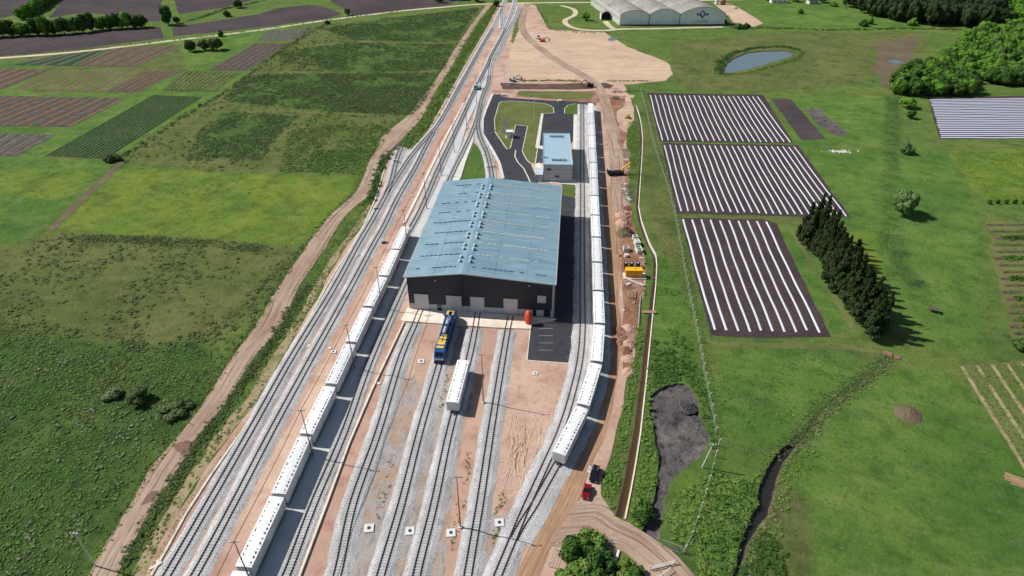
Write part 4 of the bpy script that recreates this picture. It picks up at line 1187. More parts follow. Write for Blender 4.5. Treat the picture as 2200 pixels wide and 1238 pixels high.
# walls: charcoal cladding above a pale concrete base band
def wall_quad(x0, y0, x1, y1, z0, z1, z1b, name, mat, t=0.3):
    mb = MB()
    d = Vector((x1 - x0, y1 - y0)).normalized(); n = Vector((d.y, -d.x)) * t
    vs = []
    for ox, oy in ((0, 0), (-n.x, -n.y)):
        vs += [(x0 + ox, y0 + oy, z0), (x1 + ox, y1 + oy, z0), (x1 + ox, y1 + oy, z1b), (x0 + ox, y0 + oy, z1)]
    mb.add(vs, [(0, 1, 2, 3), (7, 6, 5, 4), (0, 4, 5, 1), (1, 5, 6, 2), (2, 6, 7, 3), (3, 7, 4, 0)])
    return mb.build(name, mat, hall)
BB = 2.5
a, b_ = i0, HW - i0
wall_quad(a, i0, XR, i0, BB, slope_z(a) - .2, HRG - .2, 'wall', 'wall_charcoal')
wall_quad(XR, i0, b_, i0, BB, HRG - .2, slope_z(b_) - .2, 'wall', 'wall_charcoal')
wall_quad(b_, i0, b_, HLEN - i0, BB, HE - .1, HE - .1, 'wall', 'wall_charcoal')
wall_quad(a, HLEN - i0, a, i0, BB, HE - .1, HE - .1, 'wall', 'wall_charcoal')
wall_quad(b_, HLEN - i0, XR, HLEN - i0, BB, HE - .1, HRG - .2, 'wall', 'wall_charcoal')
wall_quad(XR, HLEN - i0, a, HLEN - i0, BB, HRG - .2, HE - .1, 'wall', 'wall_charcoal')
e = 0.08
wall_quad(a - e, i0 - e, b_ + e, i0 - e, 0, BB, BB, 'wall_base', 'wall_concrete', 0.5)
wall_quad(b_ + e, i0 + .5, b_ + e, HLEN - i0, 0, BB, BB, 'wall_base', 'wall_concrete', 0.5)
wall_quad(a - e, HLEN - i0, a - e, i0 + .5, 0, BB, BB, 'wall_base', 'wall_concrete', 0.5)
# vertical cladding ribs on the front
rb = MB()
k = a + 0.4
while k < b_:
    rb.box((k, i0 - 0.03, (BB + slope_z(k) - .3) / 2 + 0.05), (0.12, 0.06, slope_z(k) - .4 - BB)); k += 0.8
o = rb.build('cladding_ribs', 'wall_charcoal', hall); o['kind'] = 'stuff'
MB().box((XR, i0 - 0.1, (BB + HRG) / 2 - .2), (0.25, 0.2, HRG - BB - .4)).build('downpipe', 'wall_charcoal', hall)
for x in (b_ + 0.12, ):
    MB().box((x, i0 + 0.2, HE / 2), (0.5, 0.5, HE)).build('corner_trim', 'steel_pale', hall)
# roof
for nm, xa, xb in (('roof', -0.15, XR), ('roof', XR, HW + 0.15)):
    za, zb = slope_z(max(xa, 0)), slope_z(min(xb, HW))
    mb = MB(); mb.add([(xa, -.2, za), (xb, -.2, zb), (xb, HLEN, zb), (xa, HLEN, za), (xa, -.2, za - .18), (xb, -.2, zb - .18), (xb, HLEN, zb - .18), (xa, HLEN, za - .18)],
           [(0, 1, 2, 3), (7, 6, 5, 4), (0, 4, 5, 1), (1, 5, 6, 2), (2, 6, 7, 3), (3, 7, 4, 0)])
    mb.build(nm, 'hall_roof', hall)
sm = MB()
y = 0.4
while y < HLEN - 0.2:
    for xa, xb in ((0, XR - .3), (XR + .3, HW)):
        sm.bar((xa, y, slope_z(xa) + .03), (xb, y, slope_z(xb) + .03), 0.07, 0.06)
    y += 1.0
o = sm.build('roof_seams', 'hall_roof', hall, fix=False); o['kind'] = 'stuff'
MB().add([(XR - 1.5, -.2, slope_z(XR - 1.5) + .06), (XR, -.2, HRG + .1), (XR + 1.5, -.2, slope_z(XR + 1.5) + .06), (XR - 1.5, HLEN, slope_z(XR - 1.5) + .06), (XR, HLEN, HRG + .1), (XR + 1.5, HLEN, slope_z(XR + 1.5) + .06)],
         [(0, 1, 4, 3), (1, 2, 5, 4)]).build('ridge_cap', 'hall_roof', hall)
for x, nm in ((-0.25, 'gutter'), (HW + 0.25, 'gutter')):
    MB().box((x, HLEN / 2, HE - .12), (0.3, HLEN, 0.28)).build(nm, 'steel_pale', hall)
MB().bar((0, -.28, HE), (XR, -.28, HRG), 0.16, 0.3).build('verge_flashing', 'steel_pale', hall)
MB().bar((XR, -.28, HRG), (HW, -.28, HE), 0.16, 0.3).build('verge_flashing', 'steel_pale', hall)
for x in (XR * .5, XR + (HW - XR) * .34, XR + (HW - XR) * .68):
    MB().bar((x, -.1, slope_z(x) + .05), (x, HLEN, slope_z(x) + .05), .16, .05).build('sheet_lap', 'hall_roof', hall)
# rows of translucent roof strips, nine across the length
rr = random.Random(5)
for j in range(9):
    y = 4.2 + j * 7.45
    for xa, xb, mt in ((2.6, XR - 2.4, 'skylight_dash'), (XR + 2.6, HW - 3.0, 'skylight_pale')):
        mb = MB(); x = xa
        while x < xb:
            L = rr.uniform(1.0, 1.6)
            if rr.random() < (0.88 if j < 5 or mt == 'skylight_pale' else 0.55):
                q = min(x + L, xb)
                mb.bar((x, y, slope_z(x) + .07), (q, y, slope_z(q) + .07), 0.55 if mt == 'skylight_dash' else 0.4, 0.06)
            x += L + 0.35
        if mt == 'skylight_pale' and j == 0:
            mb.build('roof_strip', 'skylight_dash', hall, fix=False)
        else:
            mb.build('roof_strip', mt, hall, fix=False)
# ridge ventilators: stub, cowl and dark throat
vs_ = MB().cyl((0, 0, .3), .34, .6, 10).mesh('vent_stub'); vs_.materials.append(MATS['vent_white'])
vc_ = MB().cyl((0, 0, .75), .5, .4, 10, .25).mesh('vent_cowl'); vc_.materials.append(MATS['vent_white'])
vt_ = MB().box((.5, 0, .35), (.4, .55, .4)).mesh('vent_outlet'); vt_.materials.append(MATS['vent_cap'])
for j in range(8):
    for dy in (-1.25, 1.25):
        for sx in (-1.6, 1.6):
            y = 4.2 + (j + 0.5) * 7.45 + dy; x = XR + sx
            p = link('roof_ventilator', vs_, hall); p.location = (x, y, slope_z(x))
            link('cowl', vc_, p); link('outlet', vt_, p)
# doors
for dk, (x0, x1, yt, yb) in enumerate(((890.8, 919.6, 636, 668), (959, 991, 640, 674), (1011, 1040, 643, 677), (1082.6, 1111.5, 646.5, 682))):
    xa, zt = hall_x(x0, yt); xb, _z = hall_x(x1, yt)
    zt = 6.1
    MB().box(((xa + xb) / 2, i0 - 0.18, zt / 2 + .2), (xb - xa, 0.14, zt - .4)).build('sliding_door', 'door_grey', hall)
    fr = MB()
    for x in (xa, xb): fr.box((x, i0 - 0.2, zt / 2 + .2), (0.2, 0.24, zt - .4))
    fr.box(((xa + xb) / 2, i0 - 0.2, zt + .1), (xb - xa + .4, 0.24, 0.22))
    fr.build('door_frame', 'steel_pale', hall)
xa, z1 = hall_x(1154.7, 643.5); xb, z2 = hall_x(1173, 645)
MB().box(((xa + xb) / 2, i0 - 0.08, 6.6), (xb - xa, 0.12, 2.6)).build('window', 'door_grey', hall)
for x0, x1, h in ((941, 950, 2.3), (1144.5, 1152.5, 2.5), (1168.5, 1182.5, 2.6)):
    xa, _z = hall_x(x0, 674); xb, _z = hall_x(x1, 674)
    MB().box(((xa + xb) / 2, i0 - 0.2, h / 2 + .2), (xb - xa, 0.12, h - .3)).build('service_door', 'glass_dark', hall)
for x0, y0 in ((936, 601), (1137, 612)):
    xa, z = hall_x(x0, y0)
    MB().box((xa, i0 - 0.35, z), (0.5, 0.6, 0.35)).build('wall_lamp', 'steel_pale', hall)

# orange covered trolley in front of the hall
c = G(1134.5, 695)
t = empty('covered_trolley', (c[0], c[1], 0.05), 0.1, 'bright orange rounded upright cover standing by the right end of the hall front', 'covered equipment')
mb = MB()
prof = [(1.05, 0), (1.15, 1.2), (1.1, 2.6), (0.95, 3.5), (0.6, 4.1), (0.2, 4.3)]
n = 12
vs, fs = [], []
for r, z in prof:
    for k in range(n):
        an = 2 * PI * k / n
        q = r * (1 + 0.07 * math.sin(k * 2.6 + z))
        vs.append((math.cos(an) * q * .95, math.sin(an) * q * 1.15, z + .35))
for j in range(len(prof) - 1):
    for k in range(n): fs.append((j * n + k, j * n + (k + 1) % n, (j + 1) * n + (k + 1) % n, (j + 1) * n + k))
fs.append(tuple((len(prof) - 1) * n + k for k in range(n)))
MB().add(vs, fs).build('tarpaulin', 'tarp_orange', t)
MB().box((0, 0, .25), (2.1, 2.4, .25)).build('pallet', 'fitting_dark', t)
for sx in (-.8, .8):
    for sy in (-.9, .9): MB().cyl((sx, sy, .15), .16, .14, 8, axis='x').build('wheel', 'rubber', t)

# ================================================================== OFFICE
BL = Vector(G(1167, 354, 7.9)); BR_ = Vector(G(1231, 355, 7.9)); BK = Vector(G(1175, 286.5, 7.9))
ox_ = (BR_ - BL).normalized(); OW = (BR_ - BL).length; OLN = (BK - BL).length
off = empty('office_building', (BL.x, BL.y, 0), math.atan2(ox_.y, ox_.x), 'grey panelled two storey office block with a pale blue flat roof beside the right lane', 'building')
MB().box((OW / 2, OLN / 2, 3.8), (OW - .3, OLN - .3, 7.6)).build('wall', 'office_panel', off)
MB().box((OW / 2, OLN / 2, 7.7), (OW, OLN, .3)).build('roof', 'office_roof', off)
mb = MB()
for c_, d_ in (((OW / 2, 0.1, 7.95), (OW, .2, .3)), ((OW / 2, OLN - .1, 7.95), (OW, .2, .3)), ((.1, OLN / 2, 7.95), (.2, OLN - .4, .3)), ((OW - .1, OLN / 2, 7.95), (.2, OLN - .4, .3))): mb.box(c_, d_)
mb.build('parapet', 'office_roof', off)
for z in (1.9, 3.8, 5.7):
    MB().box((OW / 2, .135, z), (OW - .4, .03, .08)).build('panel_joint', 'fitting_dark', off)
for x, z, w, mt in ((2.6, 5.6, 2.0, 'glass_dark'), (6.2, 2.4, 2.0, 'glass_dark'), (9.3, 5.6, 2.0, 'steel_pale'), (9.2, 2.4, 1.8, 'steel_pale')):
    f = MB().box((x, .11, z), (w + .2, .08, 1.2)).build('window', 'steel_pale', off)
    MB().box((x, .06, z), (w, .08, 1.0)).build('pane', mt, f)
for y in (4, 9, 14, 19):
    for z in (2.4, 5.6):
        f = MB().box((OW - .12, y, z), (.08, 2.2, 1.2)).build('window', 'steel_pale', off)
        MB().box((OW - .06, y, z), (.08, 2.0, 1.0)).build('pane', 'glass_dark', f)
for (x0, y0) in ((4.2, 4.6), (3.6, OLN - 5.0)):
    for k in range(6):
        u = MB().box((x0 + k * 1.15, y0, 8.35), (.9, .45, 1.0)).build('air_conditioner', 'steel_pale', off)
        MB().box((x0 + k * 1.15, y0 - .25, 8.35), (.6, .08, .6)).build('fan_grille', 'mast_galvanised', u)
MB().box((-1.6, 3.2, 1.7), (3.1, 7.5, 3.4)).build('annex', 'office_panel', off)
MB().box((-1.7, 8.7, 1.9), (3.3, 3.3, .25)).build('canopy_roof', 'office_roof', off)
for x in (-3.0, -.4): MB().box((x, 10.0, .95), (.2, .2, 1.8)).build('canopy_post', 'steel_pale', off)
MB().box((.6, 7.5, 8.2), (3.0, .25, .5)).build('roof_beam', 'office_roof', off)

# white technical cabin
c0 = Vector(G(1088, 297)); c1 = Vector(G(1102, 298))
cb = empty('technical_cabin', (c0.x, c0.y, 0), 0.02, 'small white technical cabin on the lawn inside the asphalt loop', 'cabin')
cw = (c1 - c0).length
MB().box((cw / 2, 1.5, 1.65), (cw, 3.0, 2.9)).build('body', 'paint_white', cb)
MB().box((cw / 2, 1.5, 3.2), (cw + .3, 3.3, .2)).build('roof', 'wagon_roof', cb)
MB().box((cw * .7, -.03, 1.3), (.9, .06, 2.1)).build('door', 'steel_pale', cb)
for y in (.6, 2.2): MB().box((cw + .2, y, 1.6), (.35, .8, .8)).build('air_conditioner', 'steel_pale', cb)
MB().box((cw / 2, 1.5, .12), (cw + .8, 3.8, .2)).build('plinth', 'wall_concrete', cb)
sheet('pavement', [(1080, 256), (1096, 256), (1092, 276), (1088, 288), (1076, 286), (1080, 272)], 0.19, 'grey_bed', label='small grey paved patch behind the white cabin')

# ================================================================== WAGONS
def make_wagon():
    L = 16.1; Wd = 3.15
    t = empty('covered_wagon', (0, 0, 0))
    MB().box((0, 0, 2.55), (Wd, L, 2.9)).build('body', 'wagon_white', t)
    rib = MB()
    for s_ in (-1, 1):
        k = -L / 2 + .5
        while k < L / 2: rib.box((s_ * (Wd / 2 + .04), k, 2.5), (.09, .16, 2.7)); k += 1.05
    o = rib.build('side_ribs', 'wagon_white', t); o['kind'] = 'stuff'
    # shallow cambered roof
    pr = [(-Wd / 2 - .07, 3.98), (-Wd / 2 - .07, 4.1), (-Wd / 4, 4.2), (0, 4.23), (Wd / 4, 4.2), (Wd / 2 + .07, 4.1), (Wd / 2 + .07, 3.98)]
    MB().prism(pr, -L / 2 - .06, L / 2 + .06, axis='y').build('roof', 'wagon_roof', t)
    ft = MB(); rg = random.Random(3)
    for s_ in (-1, 1):
        k = -L / 2 + .9
        while k < L / 2 - .6:
            ft.box((s_ * 1.12, k, 4.24), (.16, rg.choice([.16, .3, .5]), .1))
            if rg.random() < .4: ft.box((s_ * .7, k + .2, 4.25), (.08, .1, .06))
            k += rg.uniform(.5, 1.3)
    o = ft.build('roof_fittings', 'fitting_dark', t, fix=False); o['kind'] = 'stuff'
    for s_ in (-1, 1):
        e_ = MB()
        for k in range(7): e_.box((-1.3 + k * .433, s_ * (L / 2 + .04), 2.5), (.14, .08, 2.6))
        e_.build('end_corrugation', 'wagon_white', t)
        MB().bar((-1.5, s_ * (L / 2 - .35), 4.16), (1.5, s_ * (L / 2 - .35), 4.16), .1, .08).build('end_beam', 'steel_pale', t)
        lad = MB()
        for z in range(6): lad.box((1.3, s_ * (L / 2 + .12), 1.3 + z * .42), (.4, .04, .04))
        lad.build('ladder', 'steel_pale', t)
        MB().box((s_ * (Wd / 2 + .06), 0, 2.5), (.06, 2.6, 2.5)).build('side_door', 'wagon_white', t)
        bg_ = MB().box((0, s_ * 5.6, .8), (2.0, 2.6, .35)).build('bogie', 'bogie_black', t)
        for q in (-.9, .9):
            for w in (-.75, .75): MB().cyl((w, s_ * 5.6 + q, .98), .43, .14, 12, axis='x').build('wheel', 'bogie_black', bg_)
        MB().box((0, s_ * (L / 2 + .35), .95), (.5, .75, .3)).build('coupler', 'bogie_black', t)
    MB().box((0, 0, 1.0), (2.4, L - .6, .28)).build('underframe', 'bogie_black', t)
    return t
ORD = ['first', 'second', 'third', 'fourth', 'fifth', 'sixth', 'seventh', 'eighth', 'ninth', 'tenth', 'eleventh', 'twelfth', 'thirteenth', 'fourteenth', 'fifteenth', 'sixteenth']
proto = make_wagon(); used = [False]
def put_wagon(a, b, label, group):
    o = proto if not used[0] else copy_tree(proto)
    used[0] = True
    m = (a + b) / 2; d = (b - a)
    o.location = (m.x, m.y, .12); o.rotation_euler = (0, 0, math.atan2(d.y, d.x) - PI / 2)
    tag(o, label, 'railway wagon', group)
T3P = [Vector(p) for p in T3W]
ends = [Vector(p) for p in [(-53.4, 51.9), (-52.02, 69.2), (-50.5, 86.1), (-49.2, 103.1), (-47.4, 120.4), (-45.8, 137.7), (-44.2, 155.0), (-42.4, 172.2), (-41.0, 189.5), (-39.7, 206.3)]]
for i, (a, b) in enumerate(zip(ends, ends[1:])):
    put_wagon(a, b, '%s white covered wagon from the camera end of the left hand train' % ORD[i] if i < 8 else 'farthest white covered wagon of the left hand train beside the hall', 'white wagons of the left hand train')
E2 = [Vector(p) for p in T10W[:-1]]
for i, (a, b) in enumerate(zip(E2, E2[1:])):
    put_wagon(a, b, '%s white covered wagon from the camera end of the right hand train' % ORD[i], 'white wagons of the right hand train')
a = Vector(G(973, 891)); b = Vector(G(996, 803))
d = (b - a).normalized()
put_wagon(a - d * .3, a + d * 16.8, 'single white covered wagon standing alone on the third yard track', None)

# ================================================================== LOCOMOTIVE
a = Vector(G(944, 783)); b = Vector(G(973, 682)); d = (b - a).normalized()
LL = 21.5
lo = empty('locomotive', ((a + d * LL / 2).x, (a + d * LL / 2).y, .12), math.atan2(d.y, d.x) - PI / 2, 'long blue locomotive with yellow roof panels standing on the second yard track', 'locomotive')
h = LL / 2
def cabnose(s_):
    # side profile of one cab end, in (y,z)
    return [(s_ * (h - .2), 1.1), (s_ * h, 1.5), (s_ * (h - .15), 2.3), (s_ * (h - 1.1), 3.5), (s_ * (h - 1.9), 3.95), (s_ * (h - 4.2), 4.0), (s_ * (h - 4.2), 1.1)]
for s_ in (-1, 1):
    cn = MB().prism(cabnose(s_), -1.45, 1.45).build('cab', 'loco_blue', lo)
    MB().add([(-1.15, s_ * (h - .28), 2.5), (1.15, s_ * (h - .28), 2.5), (1.05, s_ * (h - 1.0), 3.45), (-1.05, s_ * (h - 1.0), 3.45)], [(0, 1, 2, 3)]).build('windscreen', 'glass_dark', cn)
    MB().box((0, s_ * (h + .02), 1.6), (2.7, .12, .5)).build('front_band', 'loco_grey', cn)
    for x in (-1, 1): MB().cyl((x, s_ * (h + .08), 1.95), .16, .12, 8, axis='y').build('headlight', 'paint_white', cn)
    MB().box((0, s_ * (h + .1), .8), (2.9, .6, .6)).build('pilot', 'bogie_black', lo)
    MB().box((0, s_ * (h + .5), .95), (.4, .5, .35)).build('coupler', 'bogie_black', lo)
    bgq = MB().box((0, s_ * 6.3, .75), (2.3, 4.4, .5)).build('bogie', 'bogie_black', lo)
    for q in (-1.5, 0, 1.5):
        for w in (-.75, .75): MB().cyl((w, s_ * 6.3 + q, .95), .5, .14, 12, axis='x').build('wheel', 'bogie_black', bgq)
MB().box((0, 0, 2.3), (2.7, LL - 8.4, 2.4)).build('body', 'loco_blue', lo)
for s_ in (-1, 1):
    MB().box((s_ * 1.42, 0, 3.45), (.1, LL - 8.6, .35)).build('side_cornice', 'loco_cyan' if s_ < 0 else 'loco_blue', lo)
    MB().box((s_ * 1.40, 0, 1.35), (.14, LL - 8.4, .35)).build('side_sill', 'loco_navy', lo)
    g_ = MB()
    for k in range(12): g_.box((s_ * 1.38, -6 + k * 1.08, 2.4), (.08, .75, 1.1))
    g_.build('side_grilles', 'loco_navy', lo)
MB().box((0, 0, 3.52), (2.5, LL - 8.8, .1)).build('roof_deck', 'loco_navy', lo)
# roof equipment, camera end to far end
for y, L in ((-8.2, .9), (-6.6, 1.1)): MB().box((0, y, 4.07), (2.1, L, .18)).build('roof_panel', 'loco_yellow', lo)
for x, y, w, l in ((-.6, -5.2, .9, 1.0), (.6, -5.4, .9, .8), (-.5, -3.8, 1.0, .9), (.6, -3.9, .8, 1.2)): MB().box((x, y, 3.78), (w, l, .42)).build('roof_box', 'loco_yellow', lo)
MB().box((.1, -2.5, 3.72), (1.7, .5, .3)).build('roof_box', 'timber', lo)
MB().cyl((-.1, -.5, 3.95), .55, 3.0, 12, axis='y').build('silencer', 'loco_grey', lo)
MB().box((.8, -.5, 3.7), (.5, 3.2, .3)).build('duct', 'glass_dark', lo)
MB().cyl((0, 3.0, 3.95), .6, 1.9, 12, axis='y').build('silencer', 'loco_grey', lo)
for k in range(3):
    q = MB(); y = 4.7 + k * 1.1
    q.bar((-.8, y, 3.75), (.6, y + 1.0, 3.75), .16, .2); q.bar((.6, y, 3.8), (-.8, y + 1.0, 3.8), .16, .2)
    q.build('roof_lattice', 'loco_grey', lo)
MB().cyl((.1, 7.5, 3.9), .55, .5, 12).build('fan', 'glass_dark', lo)
MB().box((0, 8.0, 4.07), (2.1, 2.0, .14)).build('roof_panel', 'loco_yellow', lo)
MB().box((.1, 8.2, 4.18), (1.0, .7, .12)).build('roof_hatch', 'glass_dark', lo)
MB().box((0, 0, 1.05), (2.6, LL - 1.0, .25)).build('underframe', 'bogie_black', lo)
MB().box((0, 0, .7), (2.2, 4.5, .7)).build('fuel_tank', 'bogie_black', lo)

# small rail crew vehicle on the far platform track
c = G(1026, 192)
rv = empty('rail_service_truck', (c[0], c[1], .1), -.35, 'small teal and white rail service truck on the far track beside the asphalt loop', 'service truck')
MB().box((0, 1.0, 1.3), (2.4, 4.2, .5)).build('flatbed', 'paint_white', rv)
MB().box((0, -2.0, 1.9), (2.4, 2.0, 1.9)).build('cab', 'paint_teal', rv)
MB().box((0, -3.02, 2.3), (2.1, .08, .8)).build('windscreen', 'glass_dark', rv)
MB().box((.2, 2.2, 2.0), (1.6, 1.6, .9)).build('load', 'paint_white', rv)
MB().bar((.3, .2, 1.6), (.9, 1.8, 3.6), .25).build('crane_arm', 'paint_teal', rv)
for x in (-1, 1):
    for y in (-2.0, 2.2): MB().cyl((x, y, .6), .5, .35, 12, axis='x').build('wheel', 'rubber', rv)

# ================================================================== BUFFER STOPS, MASTS, PITS
def buffer(px, py, rz, label):
    c = G(px, py)
    t = empty('buffer_stop', (c[0], c[1], .3), rz, label, 'buffer stop', 'buffer stops')
    MB().box((0, 0, 1.0), (2.6, .35, .5)).build('beam', 'paint_white', t)
    for x in (-.75, .75):
        MB().bar((x, .1, 1.0), (x, 1.8, .1), .2).build('strut', 'steel_pale', t)
        MB().box((x, 0, .5), (.25, .3, 1.0)).build('post', 'steel_pale', t)
        MB().cyl((x, -.25, 1.0), .25, .3, 10, axis='y').build('buffer_pad', 'fitting_dark', t)
buffer(851, 350, -.05, 'white buffer stop on the stub siding beside the dark ditch')
buffer(1250.5, 224, 0, 'white buffer stop at the far end of the right lane track')
tops = [(503, 1164), (646.4, 881.6), (744, 698), (808, 574), (867, 452), (910, 372), (943, 306), (972, 260), (1000, 212), (1022, 165)]
def mast(x, y, h, label, group, rz=0.0, lamps=True):
    t = empty('lamp_mast', (x, y, 0), rz, label, 'lamp mast', group)
    MB().cyl((0, 0, .25), .45, .5, 8).build('footing', 'precast', t)
    MB().cyl((0, 0, h / 2 + .3), .17, h, 8, .08).build('pole', 'mast_galvanised', t)
    MB().box((0, 0, h + .2), (1.8, .11, .11)).build('crossarm', 'mast_galvanised', t)
    for s_ in (-1, 1):
        MB().box((s_ * .75, .1, h + .28), (.36, .3, .14)).build('floodlight', 'steel_pale', t)
    return t
MP = []
for i, (x, y) in enumerate(tops):
    w = G(x, y, 15.8)
    mast(w[0], w[1], 15.5, '%s floodlight mast from the camera end of the long reddish strip' % ORD[i], 'floodlight masts of the reddish strip', .1)
    MP.append(Vector((w[0], w[1], 15.9)))
for (tx, ty), (bx, by), lb in (((1034.5, 762), (1038.5, 866), 'yard lamp mast beside the single white wagon'), ((982, 1024), (989.4, 1134), 'yard lamp mast standing among the four manholes near the camera')):
    w = G(bx, by)
    mast(w[0], w[1], 16.2, lb, 'yard lamp masts')
prev = None
mb = MB()
MP0 = [MP[0] + (MP[0] - MP[1])] + MP
for A, B in zip(MP0, MP0[1:]):
    p = A
    for k in range(1, 9):
        f = k / 8; q = A.lerp(B, f); q.z -= 1.6 * (f * (1 - f))
        mb.bar(p, q, .09, .09); p = q
tag(mb.build('overhead_cable', 'cable_black', fix=False), 'thin black overhead cable slung between the floodlight masts', 'cable')
# manholes: pale square slabs with a round dark lid
for x, y, w, lb in ((793, 1136, 2.0, 'white manhole slab between the first and second yard tracks near the camera'), (881, 1142, 1.9, 'white manhole slab between the second and third yard tracks near the camera'),
                 (969, 1146, 1.9, 'white manhole slab left of the near yard lamp mast'), (1073, 1124, 1.9, 'white manhole slab left of the rusty junction'),
                 (905, 777.5, 1.8, 'white manhole slab left of the locomotive front'), (717, 757, 1.4, 'small pale manhole slab on the reddish strip by the left train'),
                 (709, 749, .9, 'tiny pale cover beside the small manhole slab on the reddish strip'), (664, 744, .9, 'tiny white cover between the two main tracks'),
                 (814, 825, .9, 'small pale cover beside the retaining kerb'), (1150, 803, 1.3, 'pale rubble slab on the sandy lot below the asphalt pad'),
                 (826, 565, 1.5, 'pale manhole slab on the reddish strip beside the third wagon'), (886, 422, 1.2, 'far pale manhole slab on the reddish strip')):
    c = G(x, y)
    t = empty('manhole', (c[0], c[1], .05), .1, lb, 'manhole', 'manholes of the yard')
    MB().box((0, 0, .12), (w, w, .24)).build('slab', 'paint_white', t)
    if w > 1.0: MB().cyl((0, 0, .26), w * .2, .06, 14).build('lid', 'fitting_dark', t)
for x, y in ((1055, 361),):
    c = G(x, y)
    t = empty('derailer', (c[0], c[1], .5), .15, 'rusty red derailer bar laid across the curved lead track', 'derailer')
    MB().box((0, 0, .12), (4.0, .35, .22)).build('bar', 'brick', t)
    MB().box((1.8, 0, .3), (.5, .6, .5)).build('housing', 'brick', t)
c = G(335, 1217)
t = empty('marker_cross', (c[0], c[1], .03), .7, 'pinkish concrete cross block lying beside the drain near the camera', 'concrete block')
MB().box((0, 0, .15), (2.4, .5, .3)).build('arm', 'apron_concrete', t); MB().box((.6, .4, .17), (.5, 1.4, .34)).build('stem', 'apron_concrete', t)
for x, y, n in ((797, 535, 0), (763, 617, 1), (786, 524, 2)):
    pass
# signal / switch boxes
for x, y, lb in ((808, 451, 'black point machine beside the left switch'), (825, 523, 'small dark track signal leaning beside the second main track')):
    c = G(x, y)
    t = empty('point_machine', (c[0], c[1], .2), .3, lb, 'point machine')
    MB().box((0, 0, .25), (1.6, .7, .4)).build('housing', 'bogie_black', t); MB().box((1.2, 0, .15), (1.4, .15, .15)).build('rod', 'bogie_black', t)

# ================================================================== CARS
def car(px, py, ang, paint, label, L=4.5, Wd=1.8, H=1.55, suv=False, doors=False, name='parked_car'):
    c = G(px, py)
    t = empty(name, (c[0], c[1], .06), ang, label, 'car', None)
    h = L / 2; w = Wd / 2
    st = [(-h, .45, .55, .92), (-h + .15, .3, .85, .97), (-h + 1.0, .25, .95, 1.0), (0, .25, .98, 1.0), (h - 1.0, .25, 1.0, 1.0), (h - .15, .3, .9, .95), (h, .45, .6, .9)]
    vs, fs = [], []
    for y, zb, zt, k in st:
        vs += [(-w * k, y, zb), (-w * k, y, (zb + zt) / 2 + .1), (-w * k * .9, y, zt), (w * k * .9, y, zt), (w * k, y, (zb + zt) / 2 + .1), (w * k, y, zb)]
    for i in range(len(st) - 1):
        for k in range(6): fs.append((i * 6 + k, i * 6 + (k + 1) % 6, (i + 1) * 6 + (k + 1) % 6, (i + 1) * 6 + k))
    fs += [tuple(range(5, -1, -1)), tuple((len(st) - 1) * 6 + k for k in range(6))]
    MB().add(vs, fs).build('body', paint, t)
    y0, y1 = (-h + .35, h - 1.35) if suv else (-h + .6, h - 1.4)
    gh = MB(); zt = H
    gh.add([(-w * .86, y0, .93), (w * .86, y0, .93), (w * .86, y1, .93), (-w * .86, y1, .93), (-w * .7, y0 + .35, zt - .06), (w * .7, y0 + .35, zt - .06), (w * .7, y1 - .75, zt - .06), (-w * .7, y1 - .75, zt - .06)],
           [(0, 1, 5, 4), (1, 2, 6, 5), (2, 3, 7, 6), (3, 0, 4, 7), (4, 5, 6, 7)])
    gh.build('windows', 'glass_dark', t)
    MB().box((0, (y0 + .35 + y1 - .75) / 2, zt - .02), (w * 1.42, (y1 - .75) - (y0 + .35), .08)).build('roof', paint, t)
    for s_ in (-1, 1):
        MB().bar((s_ * w * .86, y1, .94), (s_ * w * .7, y1 - .75, zt - .04), .09).build('pillar', paint, t)
        MB().bar((s_ * w * .86, y0, .94), (s_ * w * .7, y0 + .35, zt - .04), .12).build('pillar', paint, t)
        MB().box((s_ * w * .7, h - .1, .68), (.35, .12, .16)).build('headlight', 'paint_white', t)
        MB().box((s_ * w * .75, -h + .05, .7), (.28, .1, .2)).build('tail_light', 'paint_red', t)
        MB().box((s_ * (w + .1), y1 - .35, 1.0), (.18, .14, .14)).build('mirror', paint, t)
        if suv: MB().bar((s_ * w * .6, y0 + .6, zt + .1), (s_ * w * .6, y1 - 1.0, zt + .1), .05).build('roof_rail', 'steel_pale', t)
        for y in (-h + .85, h - .85):
            wl = MB().cyl((s_ * (w - .08), y, .33), .34, .22, 14, axis='x').build('wheel', 'rubber', t)
            MB().cyl((s_ * (w + .04), y, .33), .19, .03, 10, axis='x').build('rim', 'steel_pale', wl)
    if doors:
        for y, a_ in ((.75, .75), (-.3, .75)):
            dd = MB().bar((-w, y, .75), (-w - .85 * math.cos(a_) - .1, y - .85 * math.sin(a_), .75), .08, .75)
            dd.build('open_door', 'paint_white', t)
            MB().bar((-w * .9, y, 1.25), (-w - .8 * math.cos(a_), y - .8 * math.sin(a_), 1.25), .05, .4).build('door_window', 'steel_pale', t)
    return t
car(1277, 1022, PI - .30, 'paint_black', 'black estate car with two left doors open beside the canal vegetation', L=4.7, Wd=1.85, H=1.75, suv=True)
for o in [o for o in COL.objects if o.name.startswith('parked_car')]:
    # two opened doors on the track side, pale reflections painted as white
    for y in (-.9, .25):
        dd = MB().bar((.92, y, .72), (1.72, y - .55, .72), .09, .8).build('open_door', 'paint_white', o)
        MB().bar((.85, y, 1.25), (1.6, y - .52, 1.25), .05, .4).build('door_window', 'steel_pale', dd)
car(1260, 1060, PI - .28, 'paint_red', 'dark red hatchback parked at the edge of the dirt spur', L=4.1, Wd=1.78, H=1.55)
car(1580, 19, 1.3, 'paint_white', 'pale saloon car parked behind the arched warehouse', L=4.5)

